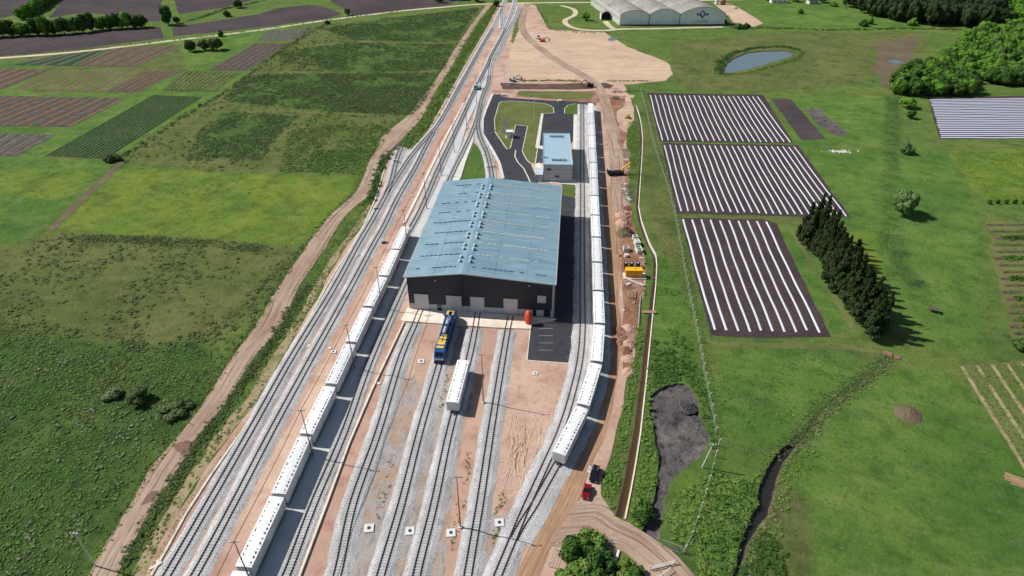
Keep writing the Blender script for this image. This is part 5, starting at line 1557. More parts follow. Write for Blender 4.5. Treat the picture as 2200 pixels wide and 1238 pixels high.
# ================================================================== MACHINES
def excavator(px, py, ang, paint, label, sc=1.0, boom=(1, 1)):
    c = G(px, py)
    t = empty('excavator', (c[0], c[1], .05), ang, label, 'excavator')
    t.scale = (sc, sc, sc)
    for s_ in (-1, 1):
        MB().prism([(-2.0, .3), (-1.7, 0), (1.7, 0), (2.0, .3), (1.8, .8), (-1.8, .8)], s_ * 1.15 - .28, s_ * 1.15 + .28).build('crawler_track', 'rubber', t)
    MB().box((0, -.4, 1.35), (2.5, 3.2, .9)).build('house', paint, t)
    MB().box((0, -1.7, 1.5), (2.4, .8, 1.2)).build('counterweight', 'fitting_dark', t)
    cab = MB().box((-.75, .7, 2.1), (.95, 1.5, 1.6)).build('cab', paint, t)
    MB().box((-.75, 1.47, 2.3), (.8, .06, 1.0)).build('windscreen', 'glass_dark', cab)
    MB().bar((.2, .9, 1.6), (.2, 3.4, 4.3), .4, .5).build('boom', paint, t)
    MB().bar((.2, 3.4, 4.3), (.2, 5.6, 2.4), .3, .4).build('stick', paint, t)
    MB().prism([(5.2, 2.5), (6.2, 2.2), (6.0, 1.2), (5.2, 1.4)], -.35, .75).build('bucket', 'fitting_dark', t)
    return t
excavator(1349, 254, 2.6, 'paint_yellow', 'small yellow excavator on the pale sand patch', .62)
excavator(1166, 90, -1.9, 'paint_orange', 'orange excavator on the far sand area', .95)
excavator(1268, 187, 1.5, 'bogie_black', 'dark excavator standing on the black mud strip', 1.0)
excavator(1102, 176, -1.4, 'loco_grey', 'dark grey excavator by the far dirt strip', 1.0)
# roller beside the orange excavator
c = G(1156, 84)
t = empty('road_roller', (c[0], c[1], .05), .5, 'white and black road roller beside the orange excavator', 'road roller')
MB().cyl((0, 2.0, .75), .75, 2.1, 16, axis='x').build('drum', 'steel_pale', t)
MB().box((0, .2, 1.2), (1.9, 2.4, .7)).build('chassis', 'paint_white', t); MB().box((0, -.4, 2.2), (1.7, 1.5, 1.5)).build('cab', 'glass_dark', t)
MB().box((0, -.4, 3.0), (1.9, 1.7, .12)).build('cab_roof', 'paint_white', t); MB().box((0, -2.0, 1.3), (1.8, 1.6, .9)).build('engine_cover', 'paint_white', t)
for s_ in (-1, 1): MB().cyl((s_ * .9, -1.6, .7), .7, .45, 14, axis='x').build('wheel', 'rubber', t)
# crane truck
c = G(1322, 376)
t = empty('crane_truck', (c[0], c[1], .05), PI / 2 + .1, 'dark truck with a yellow folding crane arm beside the right hand train', 'truck')
MB().box((0, -.5, 1.0), (2.3, 6.4, .4)).build('chassis', 'bogie_black', t)
cab = MB().box((0, 2.9, 1.8), (2.4, 1.8, 2.0)).build('cab', 'paint_black', t)
MB().box((0, 2.9, 2.84), (2.2, 1.5, .08)).build('cab_roof', 'steel_pale', cab); MB().box((0, 3.83, 2.1), (2.1, .06, .8)).build('windscreen', 'glass_dark', cab)
MB().box((0, -1.2, 1.5), (2.4, 4.4, .6)).build('load_bed', 'paint_black', t)
MB().box((0, -3.4, 2.1), (.9, .9, 2.2)).build('crane_column', 'paint_yellow', t)
MB().bar((0, -3.4, 3.1), (.6, -6.6, 5.4), .4, .45).build('crane_arm', 'paint_yellow', t)
MB().bar((.6, -6.6, 5.4), (2.4, -8.6, 1.6), .3, .35).build('crane_jib', 'paint_yellow', t)
for s_ in (-1, 1):
    for y in (2.6, -1.6, -2.8): MB().cyl((s_ * 1.05, y, .5), .5, .3, 12, axis='x').build('wheel', 'rubber', t)
# yellow generator container on a pale trailer bed
c = G(1361.5, 598)
t = empty('generator_container', (c[0], c[1], .05), -.03, 'bright yellow generator container on a pale slab beside the canal', 'container')
MB().box((0, 1.2, 1.6), (5.6, 2.3, 2.5)).build('body', 'paint_amber', t); MB().box((0, 1.2, 2.9), (5.7, 2.4, .12)).build('roof', 'paint_yellow', t)
MB().cyl((.4, 1.2, 3.05), .15, .3, 8).build('exhaust', 'fitting_dark', t); MB().box((1.9, .02, 1.6), (1.2, .06, 1.9)).build('side_door', 'paint_yellow', t)
MB().box((.3, 1.0, .2), (7.6, 3.8, .25)).build('trailer_bed', 'precast', t)
for k, x in enumerate((1344.5, 1356.5, 1370)):
    c = G(x, 575)
    t = empty('storage_drum', (c[0], c[1], .05), .05, '%s black drum of the row behind the yellow container' % ('left', 'middle', 'right')[k], 'drum', 'black drums behind the yellow container')
    MB().cyl((0, 0, 1.0), .75, 1.9, 14, axis='z').build('shell', 'water_tank_black', t); MB().cyl((0, 0, 2.0), .55, .25, 12, .3).build('lid', 'loco_grey', t)
    MB().cyl((.2, .5, 1.6), .45, 1.0, 10, axis='y').build('pipe_stub', 'water_tank_black', t)
c = G(1357, 606)
t = empty('pipe_boom', (c[0], c[1], .2), -.75, 'pale jointed pipe boom lying in front of the yellow container', 'pipe boom')
MB().bar((-3, 0, .3), (2.5, 0, .3), .35).build('pipe', 'paint_white', t); MB().bar((2.5, 0, .3), (4.6, .2, .4), .6).build('nozzle', 'precast', t)
# precast chambers
def chamber(px, py, rz, w, l, h, cells, label):
    c = G(px, py)
    t = empty('concrete_chamber', (c[0], c[1], .05), rz, label, 'concrete chamber', 'precast concrete chambers')
    for s_ in (-1, 1): MB().box((s_ * (w / 2 - .12), 0, h / 2), (.24, l, h)).build('side_wall', 'precast', t)
    for k in range(cells + 1):
        MB().box((0, -l / 2 + .12 + k * (l - .24) / cells, h / 2 - .02), (w - .48, .24, h)).build('cross_wall', 'precast', t)
    MB().box((0, 0, .1), (w - .5, l - .3, .12)).build('floor', 'fitting_dark', t)
    return t
chamber(1372, 541, .12, 2.1, 3.6, 1.6, 2, 'open two cell concrete chamber, nearest of the leaning row')
chamber(1364, 514, .1, 1.8, 1.7, 1.5, 1, 'single open concrete chamber at the far end of the row')
t = chamber(1344.5, 539, 0, 2.0, 1.9, 1.6, 1, 'open square concrete chamber beside the haul road')
c = G(1368, 526)
t = empty('perforated_slab', (c[0], c[1], .05), .1, 'long pale concrete slab with two round holes between the chambers', 'concrete slab')
MB().box((0, 0, .9), (1.9, 2.9, 1.7)).build('slab', 'precast', t)
for y in (-.7, .7): MB().cyl((0, y, 1.77), .3, .06, 12).build('opening', 'fitting_dark', t)
c = G(1345, 552)
t = empty('concrete_ring', (c[0], c[1], .05), 0, 'round white concrete ring in front of the square chamber', 'concrete ring')
MB().cyl((0, 0, .5), .75, 1.0, 14).build('ring', 'paint_white', t); MB().cyl((0, 0, 1.02), .5, .05, 14).build('opening', 'precast', t)
c = G(1330, 551)
t = empty('sand_bag_heap', (c[0], c[1], .05), 0, 'pale bag heap beside the shadow of the right train', 'bag heap')
MB().cyl((0, 0, .35), .7, .7, 8, .3).build('bag', 'timber', t); MB().cyl((.3, .7, .25), .5, .5, 8, .3).build('bag', 'brick', t)
# soil heaps
def heap(px, py, r, h, mat, label, seed=0, name='soil_heap', cat='soil heap', st=1.0, rz=0):
    c = G(px, py)
    rg = np.random.default_rng(seed)
    n, m = 18, 6
    vs, fs = [(0, 0, h)], []
    for j in range(1, m + 1):
        for k in range(n):
            an = 2 * PI * k / n; q = r * j / m * (1 + rg.uniform(-.12, .12)); z = h * (1 - (j / m) ** 1.5) * (1 + rg.uniform(-.2, .2)) if j < m else -.05
            vs.append((math.cos(an) * q * st, math.sin(an) * q, max(z, -.05)))
    for k in range(n): fs.append((0, 1 + k, 1 + (k + 1) % n))
    for j in range(m - 1):
        for k in range(n): fs.append((1 + j * n + k, 1 + (j + 1) * n + k, 1 + (j + 1) * n + (k + 1) % n, 1 + j * n + (k + 1) % n))
    o = MB().add(vs, fs).build(name, mat)
    o.location = (c[0], c[1], .04); o.rotation_euler = (0, 0, rz)
    return tag(o, label, cat)
for i, (x, y, r, h, mt, lb) in enumerate(((1337, 464, 3.0, 1.6, 'red_earth', 'brown soil heap beside the train shadow, farthest of the row'), (1340, 480, 3.2, 2.0, 'red_earth', 'pinkish soil heap in the middle of the row'),
                        (1344, 502, 3.4, 2.6, 'marsh', 'tall grey brown soil heap with a deep shadow'), (1345, 365, 2.4, 1.0, 'red_earth', 'low reddish heap behind the crane truck'),
                        (1350, 705, 2.0, .9, 'red_earth', 'low reddish earth heap, upper one below the timber poles'), (1352, 740, 2.2, 1.1, 'red_earth', 'reddish earth heap, second below the timber poles'),
                        (1350, 772, 2.0, .8, 'red_earth', 'low earth heap, third below the timber poles'), (1349, 800, 2.0, .9, 'red_earth', 'lowest earth heap by the canal vegetation'),
                        (1322, 212, 3.0, .8, 'mud', 'flat brown soil heap near the canal head'), (1952, 890, 3.4, .8, 'marsh', 'brown brushwood heap lying in the pasture'),
                        (1765, 258, 3.4, .9, 'black_soil', 'black compost heap in the grass'), (1785, 280, 2.6, .5, 'mud', 'brown rubbish heap beside the compost'),
                        (1478, 875, 2.4, 1.0, 'black_soil', 'clod of black soil on the pit floor edge'))):
    heap(x, y, r, h, mt, lb, i)
# timber poles stack
c = G(1358, 634)
t = empty('pole_stack', (c[0], c[1], .05), -.2, 'stack of pale timber poles beside the haul road', 'timber poles')
for k in range(6): MB().cyl((-1.1 + k * .45, random.uniform(-.2, .2), .2 + .1 * (k % 2)), .15, 4.2, 8, axis='y').build('pole', 'timber', t)
# rubble slabs
for i, (x, y, w, l, r_, lb) in enumerate(((1351, 429, 1.4, 2.2, .5, 'broken pale slab on the rubble by the haul road'), (1341, 408, 1.6, 1.0, -.4, 'tilted pale slab at the top of the rubble'), (1346, 418, 1.2, .8, .9, 'small grey slab in the rubble'),
                          (1344, 397, 1.2, 1.0, .2, 'far pale slab of the rubble'))):
    c = G(x, y)
    o = MB().box((0, 0, 0), (w, l, .18)).build('rubble_slab', 'precast'); o.location = (c[0], c[1], .35); o.rotation_euler = (.2, .15, r_)
    tag(o, lb, 'concrete slab')
n = 420
q = rand_in(GP([(1308, 320), (1352, 320), (1356, 342), (1310, 346)]), n)
o = instance_np('rubble', [STONE], q, RNG.uniform(.12, .42, n), 'rubble_grey', zs=.8); tag(o, 'scattered pale rubble beside the haul road', kind='stuff')
n = 500
q = rand_in(GP([(1332, 396), (1358, 396), (1366, 430), (1352, 440), (1336, 425)]), n)
o = instance_np('rubble', [STONE], q, RNG.uniform(.1, .4, n), 'grey_bed', zs=.8); tag(o, 'scattered grey rubble round the broken slabs', kind='stuff')
# culvert pipe and footbridge over the canal
c0 = G(1376, 636); c1 = G(1372, 699)
o = MB().bar((c0[0], c0[1], .3), (c1[0], c1[1], .3), .35, .35, 8).build('drain_pipe', 'steel_pale'); tag(o, 'long pale drain pipe lying left of the canal', 'pipe')
c = G(1395, 672)
t = empty('plank_bridge', (c[0], c[1], .3), 0, 'small orange brown plank bridge over the canal', 'footbridge')
for k in range(3): MB().box((0, -.45 + k * .42, .1), (4.4, .36, .1)).build('plank', 'timber', t)
c = G(1916, 764)
t = empty('culvert', (c[0], c[1], .0), -.5, 'brick coloured culvert headwall where the creek begins', 'culvert')
MB().box((-1.2, 0, .15), (2.4, 1.8, .4)).build('headwall', 'brick', t); MB().box((1.4, -.4, .12), (1.3, 1.4, .35)).build('headwall', 'brick', t)
c = G(2005, 670)
t = empty('field_hut', (c[0], c[1], .0), -.5, 'low pale sheet roof shelter in the meadow right of the windbreak', 'shelter')
MB().box((0, 0, 1.1), (3.2, 1.8, .1)).build('roof', 'grey_bed', t)
for x in (-1.4, 1.4):
    for y in (-.7, .7): MB().box((x, y, .55), (.12, .12, 1.05)).build('post', 'timber', t)

# ================================================================== WAREHOUSE
WL = Vector(G(1331.5, 55)); WR = Vector(G(1556, 54))
wx = (WR - WL).normalized(); wy = Vector((-wx.y, wx.x))
wd = Vector(G(1279, 17.5)) - WL
skew = wd.dot(wx) / max(1, wd.dot(wy))
WLEN = 95.0; sv = (wx * skew + wy).normalized()
wh = empty('warehouse', (WL.x, WL.y, 0), math.atan2(wx.y, wx.x), 'old white triple vaulted warehouse with grey arched roofs at the top of the picture', 'warehouse')
Wt = (WR - WL).length
sx, sy = sv.dot(wx), sv.dot(wy)
def wpx(p):   # fraction along the facade
    return (Vector(G(p, 55)) - WL).dot(wx)
bays = [(0, wpx(1393.5), 12.2), (wpx(1393.5), wpx(1459), 13.0), (wpx(1459), Wt, 14.4)]
SPR = 9.0
def arc(x0, x1, top, n=20):
    w = x1 - x0; r = []
    for k in range(n + 1):
        f = k / n; r.append((x0 + w * f, SPR + (top - SPR) * (1 - (2 * f - 1) ** 2) ** .9))
    return r
for bi, (x0, x1, tp) in enumerate(bays):
    A = arc(x0 + .25, x1 - .25, tp)
    mb = MB(); n = len(A) + 2
    pr = [(x0 + .25, 0)] + A + [(x1 - .25, 0)]
    vs = [(x, 0, z) for x, z in pr] + [(x, .4, z) for x, z in pr]
    fs = [tuple(range(n)), tuple(range(2 * n - 1, n - 1, -1))] + [(k, (k + 1) % n, n + (k + 1) % n, n + k) for k in range(n)]
    mb.add(vs, fs).build('gable_wall', 'warehouse_sky_tint', wh)
    A2 = arc(x0 - .1, x1 + .1, tp + .35)
    vs, fs = [], []
    m = len(A2)
    for d_ in (-.35, WLEN):
        for x, z in A2: vs.append((x + sx * d_, sy * d_, z))
    for d_ in (-.35, WLEN):
        for x, z in A2: vs.append((x + sx * d_, sy * d_, z - .3))
    for k in range(m - 1):
        fs += [(k, k + 1, m + k + 1, m + k), (2 * m + k, 3 * m + k, 3 * m + k + 1, 2 * m + k + 1), (k, 2 * m + k, 2 * m + k + 1, k + 1), (m + k, m + k + 1, 3 * m + k + 1, 3 * m + k)]
    MB().add(vs, fs).build('vault_roof', 'vault_roof', wh)
    if bi:
        MB().box((x0, -.05, SPR / 2), (.5, .35, SPR)).build('downpipe', 'warehouse_dark', wh)
    MB().box(((x0 + x1) / 2, -.12, .35), (x1 - x0 - .4, .2, .7)).build('plinth', 'warehouse_dark', wh)
mb = MB()
for d0, d1 in ((0, WLEN),):
    vs = [(sx * d0, sy * d0, 0), (sx * d1, sy * d1, 0), (sx * d1, sy * d1, SPR), (sx * d0, sy * d0, SPR)]
    vs += [(v[0] + .4, v[1], v[2]) for v in vs]
    mb.add(vs, [(3, 2, 1, 0), (4, 5, 6, 7), (0, 1, 5, 4), (1, 2, 6, 5), (2, 3, 7, 6), (3, 0, 4, 7)])
mb.build('side_wall', 'warehouse_white', wh)
vs = [(Wt + sx * 0, 0, 0), (Wt + sx * WLEN, sy * WLEN, 0), (Wt + sx * WLEN, sy * WLEN, SPR), (Wt, 0, SPR)]
vs += [(v[0] - .4, v[1], v[2]) for v in vs]
MB().add(vs, [(0, 1, 2, 3), (7, 6, 5, 4), (0, 4, 5, 1), (1, 5, 6, 2), (2, 6, 7, 3), (3, 7, 4, 0)]).build('side_wall', 'warehouse_white', wh)
d_ = .6
while d_ < WLEN:
    MB().box((sx * d_ - .14, sy * d_, SPR / 2), (.3, .8, SPR)).build('buttress', 'warehouse_white', wh)
    MB().box((sx * (d_ + 1.2) - .04, sy * (d_ + 1.2), 5.2), (.1, 1.0, 1.4)).build('side_window', 'warehouse_dark', wh)
    d_ += 2.6
# painted emblem: dark diamond with a white bird-like stroke, wings at its sides, lettering below
cxm = (Vector(G(1507, 55)) - WL).dot(wx); zc = 8.6
def flat(pts, name, mat, y=-.03):
    n = len(pts)
    vs = [(cxm + a * 1.5, y, zc + b * 1.5) for a, b in pts] + [(cxm + a * 1.5, y + .02, zc + b * 1.5) for a, b in pts]
    fs = [tuple(range(n)), tuple(range(2 * n - 1, n - 1, -1))] + [(k, (k + 1) % n, n + (k + 1) % n, n + k) for k in range(n)]
    return MB().add(vs, fs).build(name, mat, wh)
flat([(-2.3, 0), (0, -2.3), (2.3, 0), (0, 2.3)], 'emblem_diamond', 'warehouse_emblem')
flat([(-4.0, .2), (-2.4, -.9), (-2.0, 0), (-2.4, .9)], 'emblem_wing', 'warehouse_emblem')
flat([(4.0, .2), (2.4, -.9), (2.0, 0), (2.4, .9)], 'emblem_wing', 'warehouse_emblem')
flat([(-1.0, .9), (.1, 1.2), (.9, .5), (.3, -.1), (.7, -1.1), (-.4, -.3)], 'emblem_bird', 'warehouse_sky_tint', -.06)
tc = bpy.data.curves.new('lettering', 'FONT'); tc.body = 'LAMAS'; tc.size = 3.0; tc.extrude = .02; tc.align_x = 'CENTER'; tc.space_character = 1.25
to = bpy.data.objects.new('tmp', tc); COL.objects.link(to)
bpy.context.view_layer.update()
tm = bpy.data.meshes.new_from_object(to.evaluated_get(bpy.context.evaluated_depsgraph_get()))
bpy.data.objects.remove(to)
tm.materials.clear()
lt = link('lettering', tm, wh, 'warehouse_emblem'); lt.location = (cxm, -.05, 2.3); lt.rotation_euler = (PI / 2, 0, 0)
# arched porch on the left side
pc = (Vector(G(1305, 43)) - WL)
px0, py0 = pc.dot(wx), pc.dot(wy)
pA = [(-4.2, 0), (-4.2, 4.6)] + [(-4.2 + 8.4 * k / 10, 4.6 + 2.4 * (1 - (2 * k / 10 - 1) ** 2)) for k in range(1, 10)] + [(4.2, 4.6), (4.2, 0)]
po = empty('porch', (px0 - 1.5, py0, 0)); po.parent = wh
vs = []; n = len(pA)
for y in (0, 8):
    for a_, z in pA: vs.append((a_, y, z))
MB().add(vs, [(k, k + 1, n + k + 1, n + k) for k in range(n - 1)]).build('porch_shell', 'vault_roof', po)
MB().box((-4.2, 4, 2.3), (.3, 8, 4.6)).build('porch_wall', 'warehouse_white', po)
MB().add([(a_, 6.5, z) for a_, z in pA], [tuple(range(n))]).build('porch_door', 'warehouse_dark', po)
cn = empty('side_canopy', (Wt + 2.2, 1.5, 0)); cn.parent = wh
MB().prism([(-2.4, 6.2), (-1.2, 7.2), (0, 7.6), (1.2, 7.2), (2.4, 6.2), (2.2, 6.1), (0, 7.4), (-2.2, 6.1)], 0, 7, axis='y').build('canopy_roof', 'vault_roof', cn)
for y in (.2, 3.5, 6.8): MB().box((2.2, y, 3.0), (.25, .25, 6.1)).build('canopy_post', 'warehouse_dark', cn)
MB().box((0, 5.0, 1.6), (3.6, .3, 3.2)).build('canopy_wall', 'warehouse_dark', cn)

# brick chimney tower, far cottages
c = G(1553, 10)
t = empty('brick_tower', (c[0], c[1], 0), 0, 'slim brick tower behind the warehouse yard', 'tower')
MB().cyl((0, 0, 5), 2.3, 10, 14, 1.9).build('shaft', 'brick', t); MB().cyl((0, 0, 10.3), 2.2, .6, 14).build('cap', 'brick', t)
MB().box((-6, 0, 3), (3, 3, 6)).build('annex', 'warehouse_white', t)
def cottage(px, py, w, l, h, wall, roof, label, rz=0):
    c = G(px, py)
    t = empty('cottage', (c[0], c[1], 0), rz, label, 'house')
    MB().box((0, 0, h / 2), (w, l, h)).build('wall', wall, t)
    MB().prism([(-l / 2 - .4, h), (0, h + 1.6), (l / 2 + .4, h), (l / 2 + .4, h - .15), (-l / 2 - .4, h - .15)], -w / 2 - .4, w / 2 + .4).build('roof', roof, t)
    for x in (-w * .3, w * .3): MB().box((x, -l / 2 - .03, h * .55), (1.3, .08, 1.1)).build('window', 'glass_dark', t)
    MB().box((0, -l / 2 - .04, 1.05), (1.0, .08, 2.1)).build('door', 'timber', t)
cottage(1672, 6, 16, 7, 3, 'warehouse_white', 'vault_roof', 'low white farmhouse half hidden by trees at the top edge')
cottage(1744, 8, 9, 7, 3.4, 'precast', 'fitting_dark', 'dark roofed cottage at the top edge', .1)
cottage(985, 1, 17, 8, 3.0, 'paint_blue', 'loco_navy', 'long dark blue roofed shed beyond the country road left of the crossing')
# ================================================================== CROPS
def lerp2(a, b, f): return (a[0] + (b[0] - a[0]) * f, a[1] + (b[1] - a[1]) * f)
def plastic_field(quad, rows, n, label, mat='plastic_white', wid=1.2, wob=0.25, flip=False, seed=1, soil='bed_soil'):
    """quad: soil outline px; rows: ((x,y) first top, first bottom, last top, last bottom)"""
    t = empty('plastic_mulch_field', (0, 0, 0), 0, label, 'vegetable field')
    sheet('soil', quad, 0.05, soil, 0.5, 2.0, parent=t, kind=None)
    a0, b0, a1, b1 = [Vector(G(*p)) for p in rows]
    rg = random.Random(seed)
    for i in range(n):
        f = i / (n - 1)
        A = a0.lerp(a1, f); B = b0.lerp(b1, f)
        L = (B - A).length; k = max(6, int(L / 3))
        d = (B - A).normalized(); nn = Vector((-d.y, d.x))
        A = A + d * rg.uniform(-.4, .4); B = B + d * rg.uniform(-.7, .7)
        ph = rg.uniform(0, 6); P = []
        for j in range(k + 1):
            u = j / k
            P.append(A.lerp(B, u) + nn * (wob * (math.sin(u * 7 + ph * .3) + .4 * math.sin(u * 19 + ph))))
        h = wid / 2
        m = ribbon_mesh(P, [(-h, .055), (-h * .8, .14), (0, .19), (h * .8, .14), (h, .055)], 'row')
        o = m.build('plastic_row', mat, t, fix=False)
        if o.data.polygons[1].normal.z < 0: o.data.flip_normals()
    return t
plastic_field([(1391, 200), (1640, 204), (1705, 308), (1418, 305)], [(1397, 205), (1423, 302), (1627, 208), (1697, 306)], 23, 'farthest of the three white striped plastic fields, beside the drain fence', wid=.6, wob=.14)
plastic_field([(1421, 308), (1714, 312), (1828, 468), (1455, 459)], [(1427, 312), (1463, 453), (1706, 316), (1817, 464)], 24, 'middle and widest white striped plastic field, touched by the conifers', seed=2, wid=.6, wob=.14)
plastic_field([(1462, 468), (1640, 472), (1668, 480), (1705, 560), (1785, 724), (1650, 727), (1526, 720)], [(1467, 472), (1535, 709), (1646, 477), (1760, 714)], 10, 'nearest white striped plastic field with ten wide spaced rows', seed=3, wid=.72, wob=.15)
plastic_field([(1994, 210), (2300, 205), (2330, 299), (2018, 299)], [(1998, 215), (2300, 210), (2022, 296), (2330, 296)], 23, 'pale lilac striped plastic field at the right edge of the picture', 'plastic_lilac', seed=4, wid=1.35)

def leafy_row(A, B, w, h, dens, leaf, mat, parent, rg, name='crop_row', stuff=False):
    d = (B - A); L = d.length
    n = max(6, int(L * dens))
    u = rg.random(n)
    pos = np.array([[A.x, A.y]]) + u[:, None] * np.array([[d.x, d.y]])
    nn = np.array([[-d.y, d.x]]) / L
    pos = pos + nn * rg.uniform(-w / 2, w / 2, (n, 1))
    o = instance_np(name, TUFT, pos, rg.uniform(h * .6, h * 1.3, n), mat, parent, zs=.8, rng=rg)
    o['kind'] = 'stuff'
    return o

def plot(quad, n, label, soils, crops, dens=1.6, h=.35, frac=1.0, seed=1, edge=.6, w=.5):
    """quad px: far-left, far-right, near-right, near-left ; rows run far->near"""
    t = empty('vegetable_plot', (0, 0, 0), 0, label, 'vegetable plot')
    sheet('soil', quad, 0.05, soils[0], edge, 3, parent=t, kind=None)
    a0, a1, b1, b0 = [Vector(G(*p)) for p in quad]
    rg = np.random.default_rng(seed)
    for i in range(n):
        f = (i + .5) / n
        A = a0.lerp(a1, f); B = b0.lerp(b1, f)
        A, B = A.lerp(B, .01), A.lerp(B, .985)
        wd = (a1 - a0).length / n
        if len(soils) > 1:
            k = soils[1 + i % (len(soils) - 1)]
            m = ribbon_mesh([A.lerp(B, q / 8) for q in range(9)], [(-wd * .36, .06), (-wd * .2, .18), (wd * .2, .18), (wd * .36, .06)], 'bed')
            o = m.build('planting_bed', k, t, fix=False)
            if o.data.polygons[1].normal.z < 0: o.data.flip_normals()
        if crops and rg.random() < frac:
            c = crops[i % len(crops)]
            if c: leafy_row(A, B, wd * w, h, dens, .3, c, t, rg)
    return t
# rows run from the near edge to the far edge in the left block
plot([(330, 204), (437, 208), (222, 345), (92, 338)], 14, 'dark blue green cabbage plot with long rows, nearest of the left plots', ['olive_grass', 'dark_crop'], ['cabbage_leaf', 'cabbage_leaf', 'cabbage_leaf', 'willow_leaf'], dens=7.0, h=.45, seed=2, w=.5)
plot([(-70, 205), (274, 211), (153, 273), (-280, 268)], 30, 'wide brown and green striped plot at the left edge', ['purple_bed', 'purple_bed', 'orange_bed', 'purple_bed', 'grey_bed'], ['crop_leaf', None, 'scrub_leaf', 'dry_weed'], dens=1.3, seed=3)
plot([(-160, 282), (120, 290), (36, 336), (-220, 334)], 20, 'small greyish plot at the left edge below the brown striped one', ['grey_bed', 'purple_bed', 'grey_bed'], [None, 'dry_weed'], dens=.8, seed=4)
plot([(396, 152), (518, 157), (458, 197), (348, 194)], 12, 'dark green bushy plot behind the cabbage plot', ['dark_crop', 'olive_grass'], ['cabbage_leaf', 'cabbage_leaf', 'willow_leaf'], dens=3.5, h=.5, seed=5, w=.9)
plot([(322, 152), (390, 153), (295, 200), (231, 199)], 12, 'narrow reddish plot left of the dark green bushy plot', ['orange_bed', 'purple_bed', 'orange_bed', 'grey_bed'], ['crop_leaf', None, 'dry_weed', 'crop_leaf'], dens=1.2, seed=6)
plot([(112, 149), (314, 151), (234, 199), (20, 192)], 14, 'light green plot in the middle of the left plots', ['olive_grass', 'olive_grass', 'marsh'], ['crop_leaf', 'crop_leaf', None], dens=1.6, h=.3, seed=7)
plot([(-120, 146), (112, 149), (4, 192), (-260, 190)], 18, 'reddish brown striped plot at the far left edge', ['purple_bed', 'orange_bed', 'purple_bed'], [None, 'dry_weed', None], dens=.8, seed=8)
plot([(250, 104), (394, 97), (288, 144), (163, 142)], 16, 'orange brown striped plot near the pale road', ['purple_bed', 'orange_bed', 'purple_bed', 'orange_bed', 'grey_bed'], ['dry_weed', None, None, 'crop_leaf'], dens=.9, seed=9)
plot([(110, 122), (236, 106), (163, 142), (14, 140)], 9, 'blue green and grey striped plot near the pale road', ['dark_crop', 'grey_bed', 'dark_crop'], ['cabbage_leaf', 'crop_leaf'], dens=1.8, seed=10)
plot([(550, 92), (618, 94), (532, 153), (448, 150)], 11, 'dark striped vegetable plot beside the long field hedge', ['purple_bed', 'grey_bed', 'purple_bed'], ['crop_leaf', 'crop_leaf', 'crop_leaf', None, 'scrub_leaf', None], dens=1.8, seed=11)
plot([(576, 66), (668, 62), (640, 88), (552, 88)], 9, 'grey speckled vegetable plot below the pale road bend', ['grey_bed'], ['willow_leaf'], dens=1.5, h=.45, seed=12)
plot([(1915, 320), (1915.1, 320), (1915, 320.5), (1914, 320.5)], 1, 'x', ['marsh'], []) if False else None
# vineyard at the right edge, rows run across
t = empty('vineyard', (0, 0, 0), 0, 'vineyard of short dark hedge rows at the right edge', 'vineyard')
rg = np.random.default_rng(4)
sheet('soil', [(2118, 478), (2400, 470), (2480, 745), (2175, 742)], 0.04, 'olive_grass', 1.5, 3, parent=t, kind=None)
for k in range(19):
    y = 484 + k * 14.3 * (1 + k * .0012); x0 = 2118 + k * 3.4 + (k * 37 % 5) * 3
    A = Vector(G(x0, y)); B = Vector(G(2420, y - 1))
    o = ribbon_mesh([A.lerp(B, q / 5) for q in range(6)], [(-.9, .05), (-.5, .16), (.5, .16), (.9, .05)], 'b').build('planting_bed', 'mud' if k % 2 else 'purple_bed', t, fix=False)
    if o.data.polygons[1].normal.z < 0: o.data.flip_normals()
    big = k in (2, 5, 8, 11, 14, 17)
    A2 = A.lerp(B, .07 if big else .03)
    leafy_row(A2, B, 1.1 if big else .8, 1.3 if big else .7, 7 if big else 4.0, .3, 'tree_leaf' if big else 'scrub_leaf', t, rg, 'vine_row')
    for q in range(4):
        p = A.lerp(B, q / 4)
        MB().box((p.x, p.y, .8), (.12, .12, 1.6)).build('post', 'timber', t)
# crop block bottom right, rows diagonal
t = empty('vegetable_plot', (0, 0, 0), 0, 'green crop plot with pale diagonal paths in the lower right', 'vegetable plot')
sheet('soil', [(2060, 785), (2250, 772), (2500, 1100), (2290, 1160)], 0.04, 'olive_grass', .6, 3, parent=t, kind=None)
a0, a1, b1, b0 = [Vector(G(*p)) for p in [(2066, 788), (2260, 776), (2520, 1120), (2300, 1160)]]
for k in range(13):
    f = k / 12
    A, B = a0.lerp(a1, f), b0.lerp(b1, f)
    P = [A.lerp(B, q / 10) for q in range(11)]
    if k % 2 == 0:
        o = ribbon_mesh(P, [(-.5, .06), (.5, .06)], 'p', .2).build('path', 'dry_verge', t, fix=False)
        if o.data.polygons[0].normal.z < 0: o.data.flip_normals()
    leafy_row(a0.lerp(a1, min(1, f + .04)), b0.lerp(b1, min(1, f + .04)), 1.6, .5, 3.2, .3, ('weed_leaf', 'crop_leaf')[k % 2], t, rg)
# row of young trees at the lower edge of the yellow green crop
for k in range(9):
    c = G(2124 + k * 18.4, 438)
    tree(c, .9, 2.2, 'tree_leaf', 'small dark young tree in the row below the yellow green crop', 'shrub', 'young_tree', 'young trees below the yellow green crop')
scatter('tall_crop', [(2042, 330), (2300, 320), (2350, 438), (2122, 438), (2080, 380)], 1.2, (.3, .5), 'bright_leaf', 'low green crop at the right edge', None, seed=3, tmpl=TUFT)

